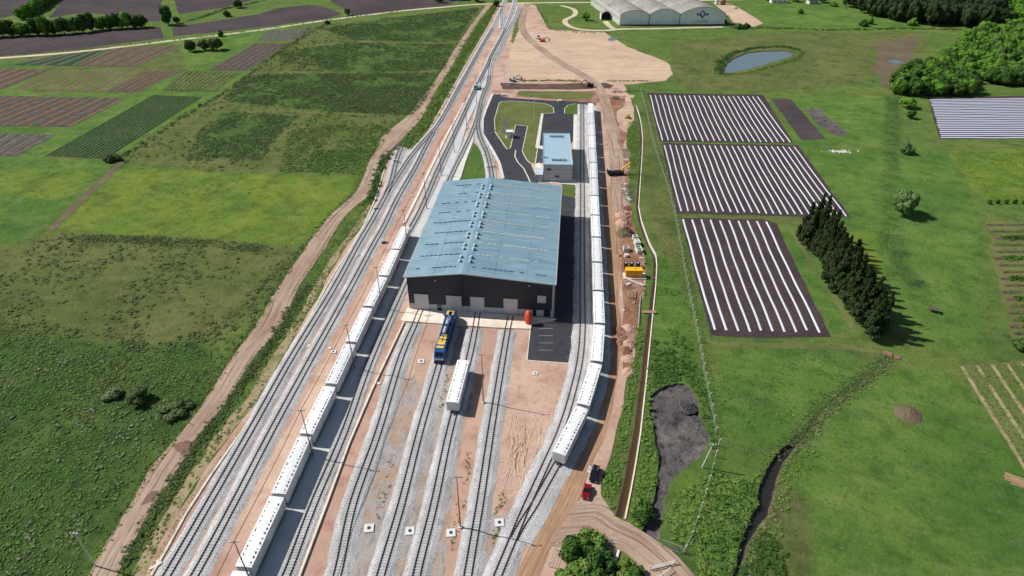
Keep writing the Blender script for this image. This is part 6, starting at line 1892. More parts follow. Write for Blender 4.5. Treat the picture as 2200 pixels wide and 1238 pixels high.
# ================================================================== SCRUB
YW = GP(YARD)
ROADP = [(1043, 10), (1006, 60), (965, 124), (918, 194), (880, 244), (822, 290), (797, 340), (765, 410), (712, 460), (672, 510), (638, 560), (596, 620), (549, 700), (491, 780), (441, 860), (390, 928), (328, 1003), (283, 1078), (235, 1153), (190, 1238), (140, 1330)]
scatter('scrub', [(-120, 730), (60, 700), (130, 735), (240, 752), (380, 745), (470, 770), (488, 790), (430, 860), (370, 930), (300, 1000), (250, 1080), (195, 1170), (130, 1290), (-40, 1300), (-300, 1000)],
        1.35, (.3, .85), 'scrub_leaf', 'dense green scrub filling the lower left field', .33, 7, seed=21)
scatter('scrub', [(-120, 730), (60, 700), (240, 752), (488, 790), (370, 930), (250, 1080), (130, 1290), (-40, 1300), (-300, 1000)],
        .4, (.4, 1.1), 'scrub_dark', 'darker bushes mixed through the lower left scrub', .47, 12, seed=28)
scatter('scrub', [(-120, 730), (60, 700), (240, 752), (488, 790), (370, 930), (250, 1080), (130, 1290), (-40, 1300), (-300, 1000)],
        .6, (.3, .8), 'weed_leaf', 'bright weeds mixed through the lower left scrub', .5, 18, seed=29)
scatter('scrub', [(-120, 760), (60, 720), (240, 780), (430, 800), (380, 890), (300, 960), (200, 1150), (-40, 1290), (-300, 1000)],
        .5, (.4, 1.2), 'scrub_grey', 'grey green taller weeds in the lower left scrub', .5, 14, seed=22)
scatter('scrub', [(-120, 690), (60, 660), (130, 700), (330, 740), (470, 700), (600, 560), (650, 530), (640, 545), (580, 650), (520, 740), (470, 790), (240, 860), (-200, 900)],
        .5, (.5, 1.3), 'scrub_dark', 'dark bushes on the edge of the olive brown field', .5, 14, seed=23)
scatter('scrub', [(-100, 520), (60, 515), (110, 500), (380, 510), (648, 532), (560, 680), (430, 745), (250, 742), (100, 720), (-100, 700)],
        .30, (.45, 1.3), 'scrub_dark', 'scattered dark shrubs in the olive brown field', .50, 16, seed=24)
scatter('scrub', [(-100, 520), (60, 515), (110, 500), (380, 510), (648, 532), (560, 680), (430, 745), (250, 742), (100, 720), (-100, 700)],
        .03, (.4, 1.0), 'scrub_dark', 'lone small shrubs in the olive brown field', None, seed=25)
scatter('scrub', [(150, 503), (380, 510), (648, 532), (640, 546), (380, 530), (120, 515)], 1.1, (.6, 1.2), 'scrub_dark', 'line of dark shrubs along the lower edge of the yellow green field', .42, 10, seed=26)
LONG = [(248, 348), (340, 280), (470, 205), (560, 140), (650, 60), (850, 36), (1036, 16), (1000, 60), (955, 124), (908, 194), (870, 245), (800, 300), (775, 376), (500, 372)]
for k, (pl, dn, sz, mt) in enumerate([([(690, 62), (830, 40), (1030, 17), (1003, 55), (980, 92), (880, 90), (760, 86)], .32, (.8, 1.5), 'scrub_dark'),
        ([(600, 110), (760, 92), (978, 96), (955, 150), (800, 155), (600, 152)], .30, (.8, 1.5), 'scrub_dark'),
        ([(530, 160), (760, 158), (950, 158), (908, 225), (885, 248), (700, 240), (560, 226), (480, 212)], .55, (.7, 1.4), 'scrub_dark'),
        ([(470, 236), (560, 245), (640, 250), (600, 290), (560, 345), (400, 345), (420, 290)], .42, (.7, 1.4), 'scrub_dark'),
        ([(620, 280), (790, 260), (840, 280), (770, 375), (600, 370)], .4, (.7, 1.5), 'scrub_leaf')]):
    scatter('scrub', pl, dn * 1.5, sz, mt, ['dark weedy growth of the farthest crop block', 'dark weedy growth of the second crop block', 'dark weedy growth across the middle of the long field',
            'dark weedy growth low in the long field', 'bushy growth beside the bend of the dirt road'][k], .40, 22, seed=30 + k)
scatter('scrub', LONG, .10, (.6, 1.6), 'scrub_dark', 'scattered dark shrubs all over the long olive field', .46, 20, seed=37)
scatter('weeds', [(246, 363), (500, 372), (778, 380), (700, 475), (650, 530), (380, 508), (118, 500)], .10, (.2, .45), 'crop_leaf', 'flowering weeds in the yellow green field', .45, 12, seed=38, tmpl=TUFT)
scatter('weeds', [(335, 395), (400, 382), (500, 388), (548, 402), (530, 428), (460, 445), (400, 436), (350, 418)], .25, (.3, .6), 'scrub_dark', 'dark green growth in the middle of the yellow green field', .48, 14, seed=39, tmpl=TUFT)
scatter('weeds', [(0, 355), (232, 362), (90, 490), (0, 540), (-150, 560), (-200, 360)], .05, (.3, .6), 'scrub_leaf', 'small weeds in the left grass field', .5, 12, seed=40, tmpl=TUFT)
# hedge line between plots and long field
def along(px, w, n, size, mat, label, seed=1, name='hedge', zs=1.0, tmpl=None, avoid=None):
    P = smooth_path(GP(px), 1.0); rg = np.random.default_rng(seed)
    i = rg.integers(0, len(P), n)
    pos = np.array([[P[k].x, P[k].y] for k in i]) + rg.normal(0, w / 2.5, (n, 2))
    if avoid: pos = pos[~in_poly(pos[:, 0], pos[:, 1], avoid)]
    n = len(pos)
    o = instance_np(name, tmpl or BUSH, pos, rg.uniform(size[0], size[1], n), mat, zs=zs, rng=rg)
    return tag(o, label, 'bushes', None, 'stuff')
along([(700, 52), (670, 68), (640, 88), (600, 112), (560, 142), (520, 172), (470, 205), (430, 230), (350, 280), (300, 315), (248, 345)], 3, 330, (.7, 1.7), 'scrub_dark', 'straggling dark hedge between the vegetable plots and the long field', 5)
along([(0, 122), (170, 108), (350, 90), (550, 66), (700, 44), (860, 24)], 3, 260, (.5, 1.2), 'scrub_leaf', 'low weeds along the pale country road', 6)
# strip between dirt road and tracks
STR = [(y, a, b) for y, a, b in [(10, 1060, 1070), (60, 1021, 1044), (124, 984, 1006), (170, 956, 982), (194, 939, 966), (244, 914, 938), (270, 893, 922), (290, 874, 905), (310, 858, 880), (325, 836, 846), (340, 828, 836), (364, 808, 824), (410, 800, 812), (440, 775, 800), (484, 738, 778), (520, 712, 748), (562, 684, 718), (620, 645, 688), (700, 608, 644), (780, 540, 596), (862, 495, 550), (928, 436, 494), (1003, 391, 440), (1078, 337, 392), (1153, 299, 350), (1238, 256, 304), (1330, 205, 250)]]
SP = [(a, y) for y, a, b in STR] + [(b, y) for y, a, b in STR][::-1]
scatter('verge_bushes', SP, 1.1, (.3, .8), 'weed_leaf', 'green weeds and bushes in the ditch beside the tracks', .45, 9, seed=50)
scatter('verge_bushes', SP, .5, (.3, .9), 'scrub_dark', 'darker bushes in the ditch beside the tracks', .5, 8, seed=51)
scatter('dry_weeds', SP, .7, (.2, .55), 'dry_weed', 'dry pale weeds in the ditch beside the tracks', .46, 6, seed=52, tmpl=TUFT)
along([(1066, 12), (1030, 62), (994, 120), (970, 168), (950, 204), (925, 250), (900, 285), (872, 312), (840, 330)], 5, 900, (.8, 1.9), 'weed_leaf', 'thick green hedge between the dirt road and the far tracks', 8)
along([(832, 335), (816, 362), (806, 400), (797, 436)], 3, 200, (.8, 1.5), 'tree_leaf', 'dark hedge bank beside the stub siding', 9)
along([(660, 615), (600, 712), (540, 800), (480, 885), (420, 965), (370, 1045), (320, 1125), (270, 1210)], 2.2, 1400, (.35, .9), 'scrub_dark', 'dark weedy ditch line beside the near dirt road', 10)
# weeds between the yard tracks
for k, px in enumerate([[(862, 1100), (850, 1160), (830, 1230)], [(848, 960), (836, 1010), (826, 1070), (812, 1120)], [(963, 800), (958, 830), (950, 860), (946, 885)], [(1008, 960), (1000, 1040), (995, 1090)], [(1070, 1135), (1060, 1165)], [(1082, 1060), (1070, 1100), (1062, 1100)], [(985, 1080), (972, 1180)]]):
    along(px, 1.0, 34, (.15, .5), 'dry_weed', 'small dry weeds growing in the gravel, patch ' + ORD[k], 60 + k, 'weeds', tmpl=TUFT)

creek_wide = [((p + Vector((t.y, -t.x)) * (w * .6 + .3))[:]) for p, t, w in zip(cr, ct, CREEK_W)] + [((p - Vector((t.y, -t.x)) * (w * .6 + .3))[:]) for p, t, w in zip(cr, ct, CREEK_W)][::-1]
# canal side vegetation and meadows
scatter('canal_bushes', [(1376, 700), (1382, 730), (1366, 830), (1352, 930), (1338, 1000), (1326, 1060), (1316, 1102), (1292, 1066), (1292, 1030), (1312, 985), (1328, 930), (1344, 850), (1352, 800), (1364, 760)],
        2.0, (.5, 1.2), 'weed_leaf', 'dense green growth between the dirt lane and the canal', .3, 8, seed=71)
scatter('canal_bushes', [(1406, 715), (1440, 700), (1490, 745), (1505, 800), (1530, 900), (1545, 985), (1530, 975), (1500, 850), (1470, 815), (1400, 835), (1394, 800)],
        1.3, (.6, 1.5), 'tree_leaf', 'dense dark growth above the dug out soil pit', .36, 9, seed=72)
scatter('canal_bushes', [(1392, 780), (1398, 840), (1402, 900), (1410, 980), (1402, 1070), (1388, 1110), (1370, 1135), (1350, 1118), (1362, 1060), (1374, 980), (1386, 880)],
        2.0, (.5, 1.3), 'weed_leaf', 'green growth between the canal and the soil pit', .3, 8, seed=73)
scatter('canal_bushes', [(1350, 262), (1368, 262), (1374, 300), (1368, 380), (1352, 440), (1348, 380), (1352, 330), (1345, 310)], 1.4, (.5, 1.2), 'weed_leaf', 'green bushes on the yard side of the upper canal', .4, 8, seed=74)
scatter('canal_bushes', [(1372, 640), (1390, 600), (1388, 640), (1376, 700), (1360, 770), (1352, 800), (1362, 740)], 1.5, (.4, .9), 'weed_leaf', 'low weeds left of the middle canal', .4, 8, seed=75)
scatter('creek_bushes', [(1430, 1110), (1460, 1060), (1540, 1010), (1600, 1040), (1640, 1010), (1642, 1080), (1602, 1150), (1570, 1250), (1560, 1320), (1500, 1310), (1480, 1215), (1430, 1170)],
        1.9, (.6, 1.5), 'weed_leaf', 'dense bright green thicket left of the creek', .34, 10, seed=76, avoid=[creek_wide])
scatter('creek_bushes', [(1540, 1040), (1630, 1030), (1630, 1100), (1590, 1170), (1560, 1260), (1520, 1260), (1500, 1190)],
        .7, (.8, 1.9), 'tree_leaf', 'taller dark bushes left of the creek', .44, 8, seed=77, avoid=[creek_wide])
scatter('creek_bushes', [(1662, 1000), (1700, 960), (1760, 960), (1740, 1020), (1700, 1060), (1690, 1130), (1700, 1200), (1690, 1260), (1700, 1320), (1600, 1320), (1604, 1200), (1646, 1120), (1660, 1050)],
        1.0, (.4, 1.1), 'weed_leaf', 'patchy weeds right of the creek', .42, 8, seed=78, avoid=[creek_wide])
scatter('creek_bushes', [(1600, 1150), (1640, 1130), (1690, 1190), (1690, 1300), (1590, 1310)], 1.5, (.7, 1.6), 'tree_leaf', 'dark green bushes at the bottom right of the creek', .36, 8, seed=79, avoid=[creek_wide])
for k, (off_, mt, sd_, nn_, lb) in enumerate(((8, 'scrub_grey', 80, 1100, 'rough grey weeds on the right bank of the creek'), (-8, 'scrub_leaf', 81, 1100, 'rough green weeds on the left bank of the creek'),
        (13, 'dry_weed', 98, 700, 'dry sedge along the right bank of the creek'), (-13, 'weed_leaf', 99, 500, 'bright weeds along the left bank of the creek'))):
    along([(x + off_ * (.55 + i_ * .035), y) for i_, (x, y) in enumerate(CREEK_C)], 2.6, nn_, (.2, .75), mt, lb, sd_, 'creek_bushes', avoid=creek_poly)
along(CREEK_C[:8], 2.0, 1500, (.2, .6), 'scrub_dark', 'olive sedge choking the upper part of the creek', 100, 'creek_sedge')
along(CREEK_C[:9], 2.6, 350, (.15, .4), 'dry_weed', 'dry brown sedge in the upper part of the creek', 101, 'creek_sedge')
scatter('meadow_weeds', [(1530, 780), (1700, 760), (1860, 790), (1780, 850), (1720, 920), (1640, 990), (1560, 1000)], .35, (.3, .8), 'weed_leaf', 'patchy weeds in the meadow left of the creek', .5, 10, seed=82, tmpl=TUFT)
scatter('yellow_flowers', [(1640, 900), (1750, 860), (1770, 880), (1700, 940), (1640, 960)], .3, (.25, .6), 'yellow_leaf', 'yellow flowering weeds by the creek', .54, 6, seed=83, tmpl=TUFT)
along([(1930, 205), (1926, 280), (1922, 350), (1914, 400), (1908, 460), (1906, 520), (1925, 570), (1965, 620), (1990, 655)], 3.5, 900, (.18, .5), 'scrub_leaf', 'overgrown drain line running down the right meadow', 84, 'drain_weeds')
along([(1385, 225), (1400, 300), (1430, 390), (1450, 480), (1480, 620), (1500, 740), (1518, 840), (1532, 950)], 4.0, 900, (.2, .6), 'weed_leaf', 'weeds growing along the wire fence', 85, 'fence_weeds')
scatter('meadow_weeds', [(1385, 560), (1450, 470), (1500, 640), (1520, 730), (1440, 700), (1410, 690)], .5, (.3, .8), 'weed_leaf', 'bushy weeds between the canal and the fence', .5, 8, seed=86, tmpl=TUFT)
scatter('meadow_weeds', [(1440, 90), (1560, 90), (1540, 120), (1550, 160), (1600, 165), (1720, 135), (1880, 100), (1880, 185), (1650, 195), (1450, 190)], .06, (.5, 1.2), 'scrub_leaf', 'scattered weeds in the meadow around the pond', .5, 16, seed=87)
along([(1548, 158), (1546, 145), (1556, 128), (1580, 114), (1620, 104), (1680, 101), (1716, 108)], 4, 420, (.8, 1.7), 'tree_leaf', 'dark reeds along the far bank of the pond', 88, 'pond_reeds')
along([(1552, 160), (1600, 158), (1640, 148), (1690, 134), (1716, 124), (1725, 112)], 3, 300, (.6, 1.2), 'scrub_leaf', 'reeds along the near bank of the pond', 89, 'pond_reeds')
along([(1112, 172), (1135, 174), (1160, 174), (1185, 173), (1245, 175)], 1.6, 90, (.8, 1.3), 'weed_leaf', 'row of small bushes behind the black mud strip', 90, 'bush_row')
along([(1300, 174), (1350, 174), (1400, 175)], 2, 80, (.5, 1.0), 'weed_leaf', 'weeds on the right end of the sand area', 91, 'bush_row')
along([(1320, 198), (1380, 196)], 2, 90, (.5, 1.0), 'weed_leaf', 'green weeds above the small sand patch', 92, 'bush_row')
along([(1570, 60), (1700, 62), (1800, 65), (1950, 62), (2060, 64)], 4, 330, (.8, 1.8), 'tree_leaf', 'hedge line at the far edge of the meadow', 93)
along([(1150, 10), (1170, 40), (1185, 62), (1240, 70), (1320, 70)], 3, 160, (.5, 1.1), 'weed_leaf', 'weeds round the warehouse lawn', 94)
along([(560, 3), (520, 12), (475, 22), (440, 36), (400, 46)], 4, 170, (.9, 1.9), 'tree_leaf', 'bushy strip between the ploughed fields', 95)

# ================================================================== TREES
# windbreak of overlapping conifers
c0 = Vector(G(1738, 512)); c1 = Vector(G(1882, 727))
n = 30
ORDS = ORD + ['seventeenth', 'eighteenth', 'nineteenth', 'twentieth'] + ['twenty-' + q for q in ORD[:9]] + ['thirtieth']
wn_ = (c1 - c0).normalized(); wn_ = Vector((-wn_.y, wn_.x))
for k in range(n):
    f = k / (n - 1)
    p = c0.lerp(c1, f) + wn_ * ((-1) ** k * random.uniform(.9, 2.4)) + Vector((random.uniform(-.6, .6), random.uniform(-.6, .6)))
    h = 17.8 - 4.0 * f + random.uniform(-2.2, 1.6)
    lb = 'nearest dark conifer of the windbreak row' if k == n - 1 else ('farthest dark conifer of the windbreak row, reaching over the plastic field' if k == 0 else
          '%s dark conifer of the windbreak row counted from the far end' % ORDS[k])
    tree((p.x, p.y), 3.9 + random.uniform(-.6, .7), h, 'conifer_leaf', lb, 'cone', 'conifer_tree', 'conifers of the windbreak row')
tree(G(1938, 460), 6.4, 11.0, 'willow_leaf', 'large round pale willow in the right meadow', 'round', 'willow_tree', clear=.02)
tree(G(1944, 330), 5.0, 5.2, 'willow_leaf', 'pale round shrub in the right meadow above the willow', 'shrub', 'round_shrub')
tree(G(2196, 750), 3.4, 3.6, 'tree_leaf', 'dark bush at the right edge below the vineyard', 'shrub', 'bush')
tree(G(1948, 232), 5.0, 6, 'bright_leaf', 'bright green tree left of the lilac striped field', 'round', 'tree', clear=.1)
tree(G(1955, 255), 3.0, 4.5, 'tree_leaf', 'small tree below the bright green tree beside the lilac striped field', 'round', 'tree', clear=.1)
tree(G(300, 862), 3.8, 3.6, 'scrub_dark', 'broad bush with a deep round shadow in the lower left scrub', 'round', 'bush', clear=.05)
tree(G(382, 880), 5.0, 2.2, 'scrub_dark', 'wide low bush right of the deep shadow in the scrub', 'shrub', 'bush')
tree(G(250, 850), 3.4, 2.0, 'scrub_grey', 'grey green bush left of the deep shadow in the scrub', 'shrub', 'bush')
for k, (x, y, r, h) in enumerate(((1232, 1200, 4.6, 4.2), (1262, 1185, 4.4, 4.0), (1282, 1215, 4.2, 3.8), (1248, 1240, 4.8, 4.2), (1282, 1262, 4.2, 3.8), (1225, 1262, 4.0, 3.6))):
    tree(G(x, y), r, h, 'weed_leaf' if k % 2 else 'tree_leaf', ['left dark part of the big bush mass at the bottom edge', 'upper bright bush of the bush mass at the bottom edge', 'right dark bush of the mass beside the short canal',
         'middle bright bush of the mass at the bottom edge', 'lower right dark bush of the mass at the bottom edge', 'lower left bright bush of the mass at the bottom edge'][k], 'shrub', 'bush', 'bushes of the bottom bush mass')
for k, (x, y, r) in enumerate(((1345, 1222, 2.4), (1368, 1240, 2.6), (1340, 1250, 2.6), (1382, 1112, 3.0), (1372, 1092, 2.8))):
    tree(G(x, y), r, r * 1.0, 'tree_leaf' if k % 2 else 'weed_leaf', ['first bush right of the short canal piece', 'second bush right of the short canal piece', 'bush at the bottom edge right of the short canal', 'dark bush at the canal end', 'green bush above the canal end'][k], 'shrub', 'bush')
# thick hedge upper left
hp = smooth_path(GP([(-190, 88), (-60, 84), (0, 80), (60, 77), (120, 75), (175, 70), (220, 65), (262, 62), (300, 60), (322, 56)]), 6.5)
for k, p in enumerate(hp):
    tree((p.x + random.uniform(-1, 1), p.y + random.uniform(-1, 1)), random.uniform(5.5, 7.5), random.uniform(10, 14.5), 'bright_leaf' if k % 3 == 0 else 'tree_leaf', 'leafy tree of the thick hedge before the ploughed fields', 'round', 'hedge_tree', 'trees of the thick hedge in the upper left', clear=.05)
hp = smooth_path(GP([(48, 42), (75, 28), (95, 14), (112, 0), (125, -14)]), 7.5)
for k, p in enumerate(hp):
    tree((p.x, p.y), random.uniform(5, 7), random.uniform(9, 12), 'bright_leaf', 'bright leafy tree of the hedge between two ploughed fields', 'round', 'hedge_tree', 'trees of the bright hedge at the top left', clear=.05)
for x, y, r, h, mt, lb in ((362, 54, 6.5, 15, 'tree_leaf', 'lone tall round tree by the grass strip between ploughed fields'), (380, 50, 3.5, 5.5, 'tree_leaf', 'small dark tree right of the lone round tree'),
                     (411, 111, 5.0, 8.0, 'tree_leaf', 'dark tree left in the small clump by the plots'), (440, 108, 5.2, 8.0, 'scrub_dark', 'dark tree in the middle of the small clump by the plots'),
                     (466, 108, 6.0, 9.5, 'scrub_dark', 'largest dark tree of the small clump by the plots'), (474, 78, 3.6, 4.5, 'tree_leaf', 'bush beside the pale road above the clump'),
                     (747, 33, 3.6, 6.0, 'tree_leaf', 'small lone tree beside the pale road'), (704, 52, 3.0, 3.6, 'tree_leaf', 'bush where the hedge meets the pale road'),
                     (512, 17, 5.5, 7.5, 'tree_leaf', 'round tree behind the bushy strip at the top'), (488, 36, 5.0, 5.0, 'tree_leaf', 'bush at the near end of the bushy strip'),
                     (1258, 44, 4.4, 6.8, 'bright_leaf', 'small bright tree on the warehouse lawn'), (1588, 62, 5.0, 4.2, 'tree_leaf', 'dark bush at the right corner of the warehouse'),
                     (1602, 60, 4.0, 3.8, 'tree_leaf', 'smaller bush beside the warehouse corner bush'), (1719, 29, 3.2, 4.0, 'tree_leaf', 'lone dark bush in the light green paddock'),
                     (1706, 4, 6.0, 9, 'tree_leaf', 'tree right of the white farmhouse'), (1650, 2, 6.0, 9, 'tree_leaf', 'tree left of the white farmhouse'),
                     (1766, 6, 6.0, 8, 'scrub_dark', 'tree right of the dark roofed cottage'), (1790, 14, 4.0, 5, 'bright_leaf', 'small bright tree near the dark roofed cottage'),
                     (1868, 52, 5, 6, 'bright_leaf', 'bright bush at the foot of the dark wood'), (1960, 55, 5, 6, 'bright_leaf', 'yellowish bush at the foot of the dark wood'),
                     (1855, 56, 5, 5, 'tree_leaf', 'dark bush left at the foot of the wood'), (945, 6, 5, 7, 'tree_leaf', 'tree left of the blue roofed shed'), (1025, 4, 5, 7, 'tree_leaf', 'tree right of the blue roofed shed'),
                     (245, 345, 4.0, 3.6, 'scrub_dark', 'dark bush at the near corner of the cabbage plot'), (1066, 14, 4.0, 5.5, 'tree_leaf', 'dark tree at the level crossing corner')):
    tree(G(x, y), r, h, mt, lb, 'round' if h > r * 1.25 else 'shrub', 'tree' if h > r * 1.25 else 'bush', clear=.08)
# dark wood and bright thicket in the upper right
rg = np.random.default_rng(77)
def grove(px, spacing, fn, seed=1):
    P = GP(px); rg_ = np.random.default_rng(seed)
    lo = np.array(P).min(0); hi = np.array(P).max(0)
    pts = []
    y = lo[1]; r = 0
    while y < hi[1]:
        x = lo[0] + (r % 2) * spacing / 2
        while x < hi[0]:
            pts.append((x + rg_.uniform(-.3, .3) * spacing, y + rg_.uniform(-.3, .3) * spacing)); x += spacing
        y += spacing * .87; r += 1
    pts = np.array(pts); pts = pts[in_poly(pts[:, 0], pts[:, 1], P)]
    for k, p in enumerate(pts): fn(k, p, rg_)
    return len(pts)
n1 = grove([(1800, -10), (2150, -14), (2148, 20), (2142, 60), (2090, 64), (2000, 56), (1920, 48), (1862, 36), (1815, 16)], 9.5,
      lambda k, p, r: tree(p, r.uniform(5.5, 7.5), r.uniform(15, 20), 'wood_leaf', 'dark tree of the far wood at the top right', 'round', 'wood_tree', 'dark trees of the far wood', clear=.1), 1)
n2 = grove([(2075, 80), (2120, 66), (2240, 50), (2330, 60), (2360, 170), (2260, 180), (2180, 182), (2095, 172), (2060, 166), (2010, 152), (2030, 122)], 8.2,
      lambda k, p, r: tree(p, r.uniform(3.8, 6.8), r.uniform(5, 10), ('bright_leaf', 'bright_leaf', 'weed_leaf', 'bright_leaf', 'tree_leaf')[k * 7 % 5], 'bright green low tree of the thicket at the upper right', 'round' if k % 3 else 'shrub', 'thicket_tree', 'bright trees of the thicket at the upper right', clear=.03), 2)
n3 = grove([(1918, 180), (1935, 160), (1990, 152), (2060, 165), (2090, 180), (2086, 207), (2030, 211), (1960, 209), (1922, 203)], 6.6,
      lambda k, p, r: tree(p, r.uniform(4.4, 5.8), r.uniform(7, 11), 'tree_leaf' if k % 3 else 'bright_leaf', 'mid green tree of the round grove in front of the thicket', 'round', 'grove_tree', 'trees of the round grove', clear=.03), 3)
n4 = grove([(2152, -6), (2330, -8), (2330, 44), (2200, 50), (2150, 44)], 9.5,
      lambda k, p, r: tree(p, r.uniform(5, 7.5), r.uniform(7, 11), 'bright_leaf' if k % 2 else 'tree_leaf', 'bright tree right of the dark far wood', 'round', 'far_bright_tree', 'bright trees right of the dark wood', clear=.05), 4)
for x, y in ((2125, 178), (2150, 182), (2178, 184), (2205, 186), (2235, 186)):
    tree(G(x, y), 6.0, 10.5, 'tree_leaf', 'darker tree on the near edge of the thicket', 'round', 'thicket_edge_tree', 'darker trees on the near edge of the thicket', clear=.05)
# ================================================================== FENCES AND POLES
FENCE = [(1376, 197), (1390, 250), (1404, 310), (1420, 362), (1434, 405), (1446, 450), (1458, 510), (1468, 570), (1478, 625), (1492, 690), (1503, 750), (1512, 800), (1523, 860), (1532, 905), (1539, 950)]
def fence(px, h, label, name='wire_fence', post='precast', wire='cable_green', sp=4.0, cant=True, wz=(.5, 1.1, 1.7)):
    P = smooth_path(GP(px), sp)
    t = empty(name, (P[0].x, P[0].y, 0), 0, label, 'fence')
    o0 = P[0]
    pm = MB().box((0, 0, h / 2), (.12, .12, h))
    if cant: pm.bar((0, 0, h - .05), (.35, 0, h + .35), .12)
    me = pm.mesh('post'); me.materials.append(MATS[post])
    for p in P:
        q = link('post', me, t); q.location = (p.x - o0.x, p.y - o0.y, 0)
    for z in wz:
        mb = MB()
        for a, b in zip(P, P[1:]): mb.bar((a.x - o0.x, a.y - o0.y, z), (b.x - o0.x, b.y - o0.y, z), .035, .035)
        mb.build('wire', wire, t, fix=False)
    return t
fence(FENCE, 2.2, 'long pale concrete post and wire fence right of the canal', wz=(.5, 1.0, 1.5, 2.0))
fence([(1543, 958), (1536, 985), (1524, 1030), (1510, 1080), (1494, 1130), (1478, 1172), (1466, 1192)], 2.2, 'near stretch of pale concrete post fence beside the creek thicket', wz=(.5, 1.0, 1.5, 2.0))
fence([(1194, 1182), (1183, 1212), (1170, 1250)], 2.0, 'short pale fence piece left of the big bush mass')
def signal_mast(px, py, h, label, lean=0.0, arm=1.6, rz=0.0, name='utility_pole', cat='utility pole'):
    c = G(px, py)
    t = empty(name, (c[0], c[1], 0), rz, label, cat)
    MB().bar((0, 0, 0), (lean, 0, h), .28, .28, 8).build('pole', 'precast', t)
    MB().bar((lean - arm / 2, 0, h - .3), (lean + arm / 2, 0, h - .3), .16).build('crossarm', 'steel_pale', t)
    for s_ in (-1, 1): MB().cyl((lean + s_ * arm * .4, 0, h), .09, .3, 8).build('insulator', 'paint_white', t)
    return t
signal_mast(205, 1216, 11, 'thin grey utility pole in the lower left scrub', name='utility_pole')
signal_mast(1508, 1005, 8, 'pale leaning pole beside the soil pit', lean=1.2)
signal_mast(1015, 16, 9, 'pale pole beside the pale country road', arm=1.2)
signal_mast(981, 17, 9, 'second pale pole left along the pale country road', arm=1.2)
signal_mast(1147, 262, 15, 'tall thin lamp pole on the lawn island', arm=1.0, name='lamp_pole')
signal_mast(1135, 224, 8, 'short lamp pole on the far edge of the lawn island', arm=1.0, name='lamp_pole')
signal_mast(1083, 170, 9, 'dark catenary style pole on the far reddish strip', arm=3.0)
# open gate frame by the near fence
c = G(1463, 1190)
t = empty('mesh_gate', (c[0], c[1], 0), .9, 'opened mesh gate at the near end of the fence', 'gate')
for a, b in (((0, 0, .1), (0, 0, 2.2)), ((0, 0, 2.2), (-.8, 4, 2.0)), ((-.8, 4, 2.0), (-.8, 4, .2)), ((-.8, 4, .2), (0, 0, .15)), ((0, 0, .15), (-.8, 4, 2.0))):
    MB().bar(a, b, .12).build('frame_bar', 'cable_green', t)
c = G(1430, 1232)
t = empty('pipe_gate', (c[0], c[1], 0), .1, 'white pipe gate lying open across the dirt spur at the bottom edge', 'gate')
for a, b in (((-3, 1.0, 1.1), (2.4, 1.8, 1.1)), ((-3, 1.0, .4), (2.4, 1.8, .4)), ((2.4, 1.8, 0), (2.4, 1.8, 1.5)), ((-3, 1, 0), (-3, 1, 1.4)), ((-2.0, -1.2, 1.0), (1.0, .4, 1.2))):
    MB().bar(a, b, .14).build('rail_bar', 'paint_white', t)
# timber guard rail at the end of the access road
c = G(1079, 199)
t = empty('barrier', (c[0], c[1], 0), .03, 'dark brown barrier at the top end of the asphalt road', 'barrier')
for k in range(9): MB().box((-6 + k * 1.5, 0, .5), (.15, .15, 1.0)).build('post', 'rail_rust', t)
MB().box((0, 0, .95), (12.4, .12, .2)).build('rail', 'rail_rust', t)
for k, (x, y, lb) in enumerate(((1083, 206.5, 'white moulded block pile by the top end of the asphalt road'), (1098, 181, 'white box beside the dark grey excavator'), (1202, 219, 'small white marker box on the far asphalt road edge'))):
    c = G(x, y); t = empty('white_box', (c[0], c[1], .05), .1, lb, 'box')
    MB().box((0, 0, .5), (3.0 - k * .4, 1.4, 1.0)).build('body', 'paint_white', t); MB().box((0, 0, 1.04), (3.1 - k * .4, 1.5, .1)).build('lid', 'wagon_roof', t)
# plank pile at the right edge and brush in the far meadow
for k, (x, y, w) in enumerate(((2178, 1030, 4.0), (2196, 1040, 4.5))):
    c = G(x, y)
    t = empty('plank_pile', (c[0], c[1], 0), -.6, ('pile of grey planks in the pasture at the right edge', 'second pile of grey planks at the right edge')[k], 'planks')
    for j in range(6): MB().box((random.uniform(-.3, .3), -1.2 + j * .45, .12 + .05 * (j % 2)), (w, .3, .12), random.uniform(-.12, .12)).build('plank', 'timber', t)
c = G(1808, 326)
n = 60
o = instance_np('brushwood', [STONE, STONE], np.array(c)[None] + RNG.normal(0, 1, (n, 2)) * np.array([[3.6, .9]]), RNG.uniform(.2, .7, n), 'precast'); tag(o, 'pale pile of cuttings and rubbish in the meadow above the conifers', kind='stuff')
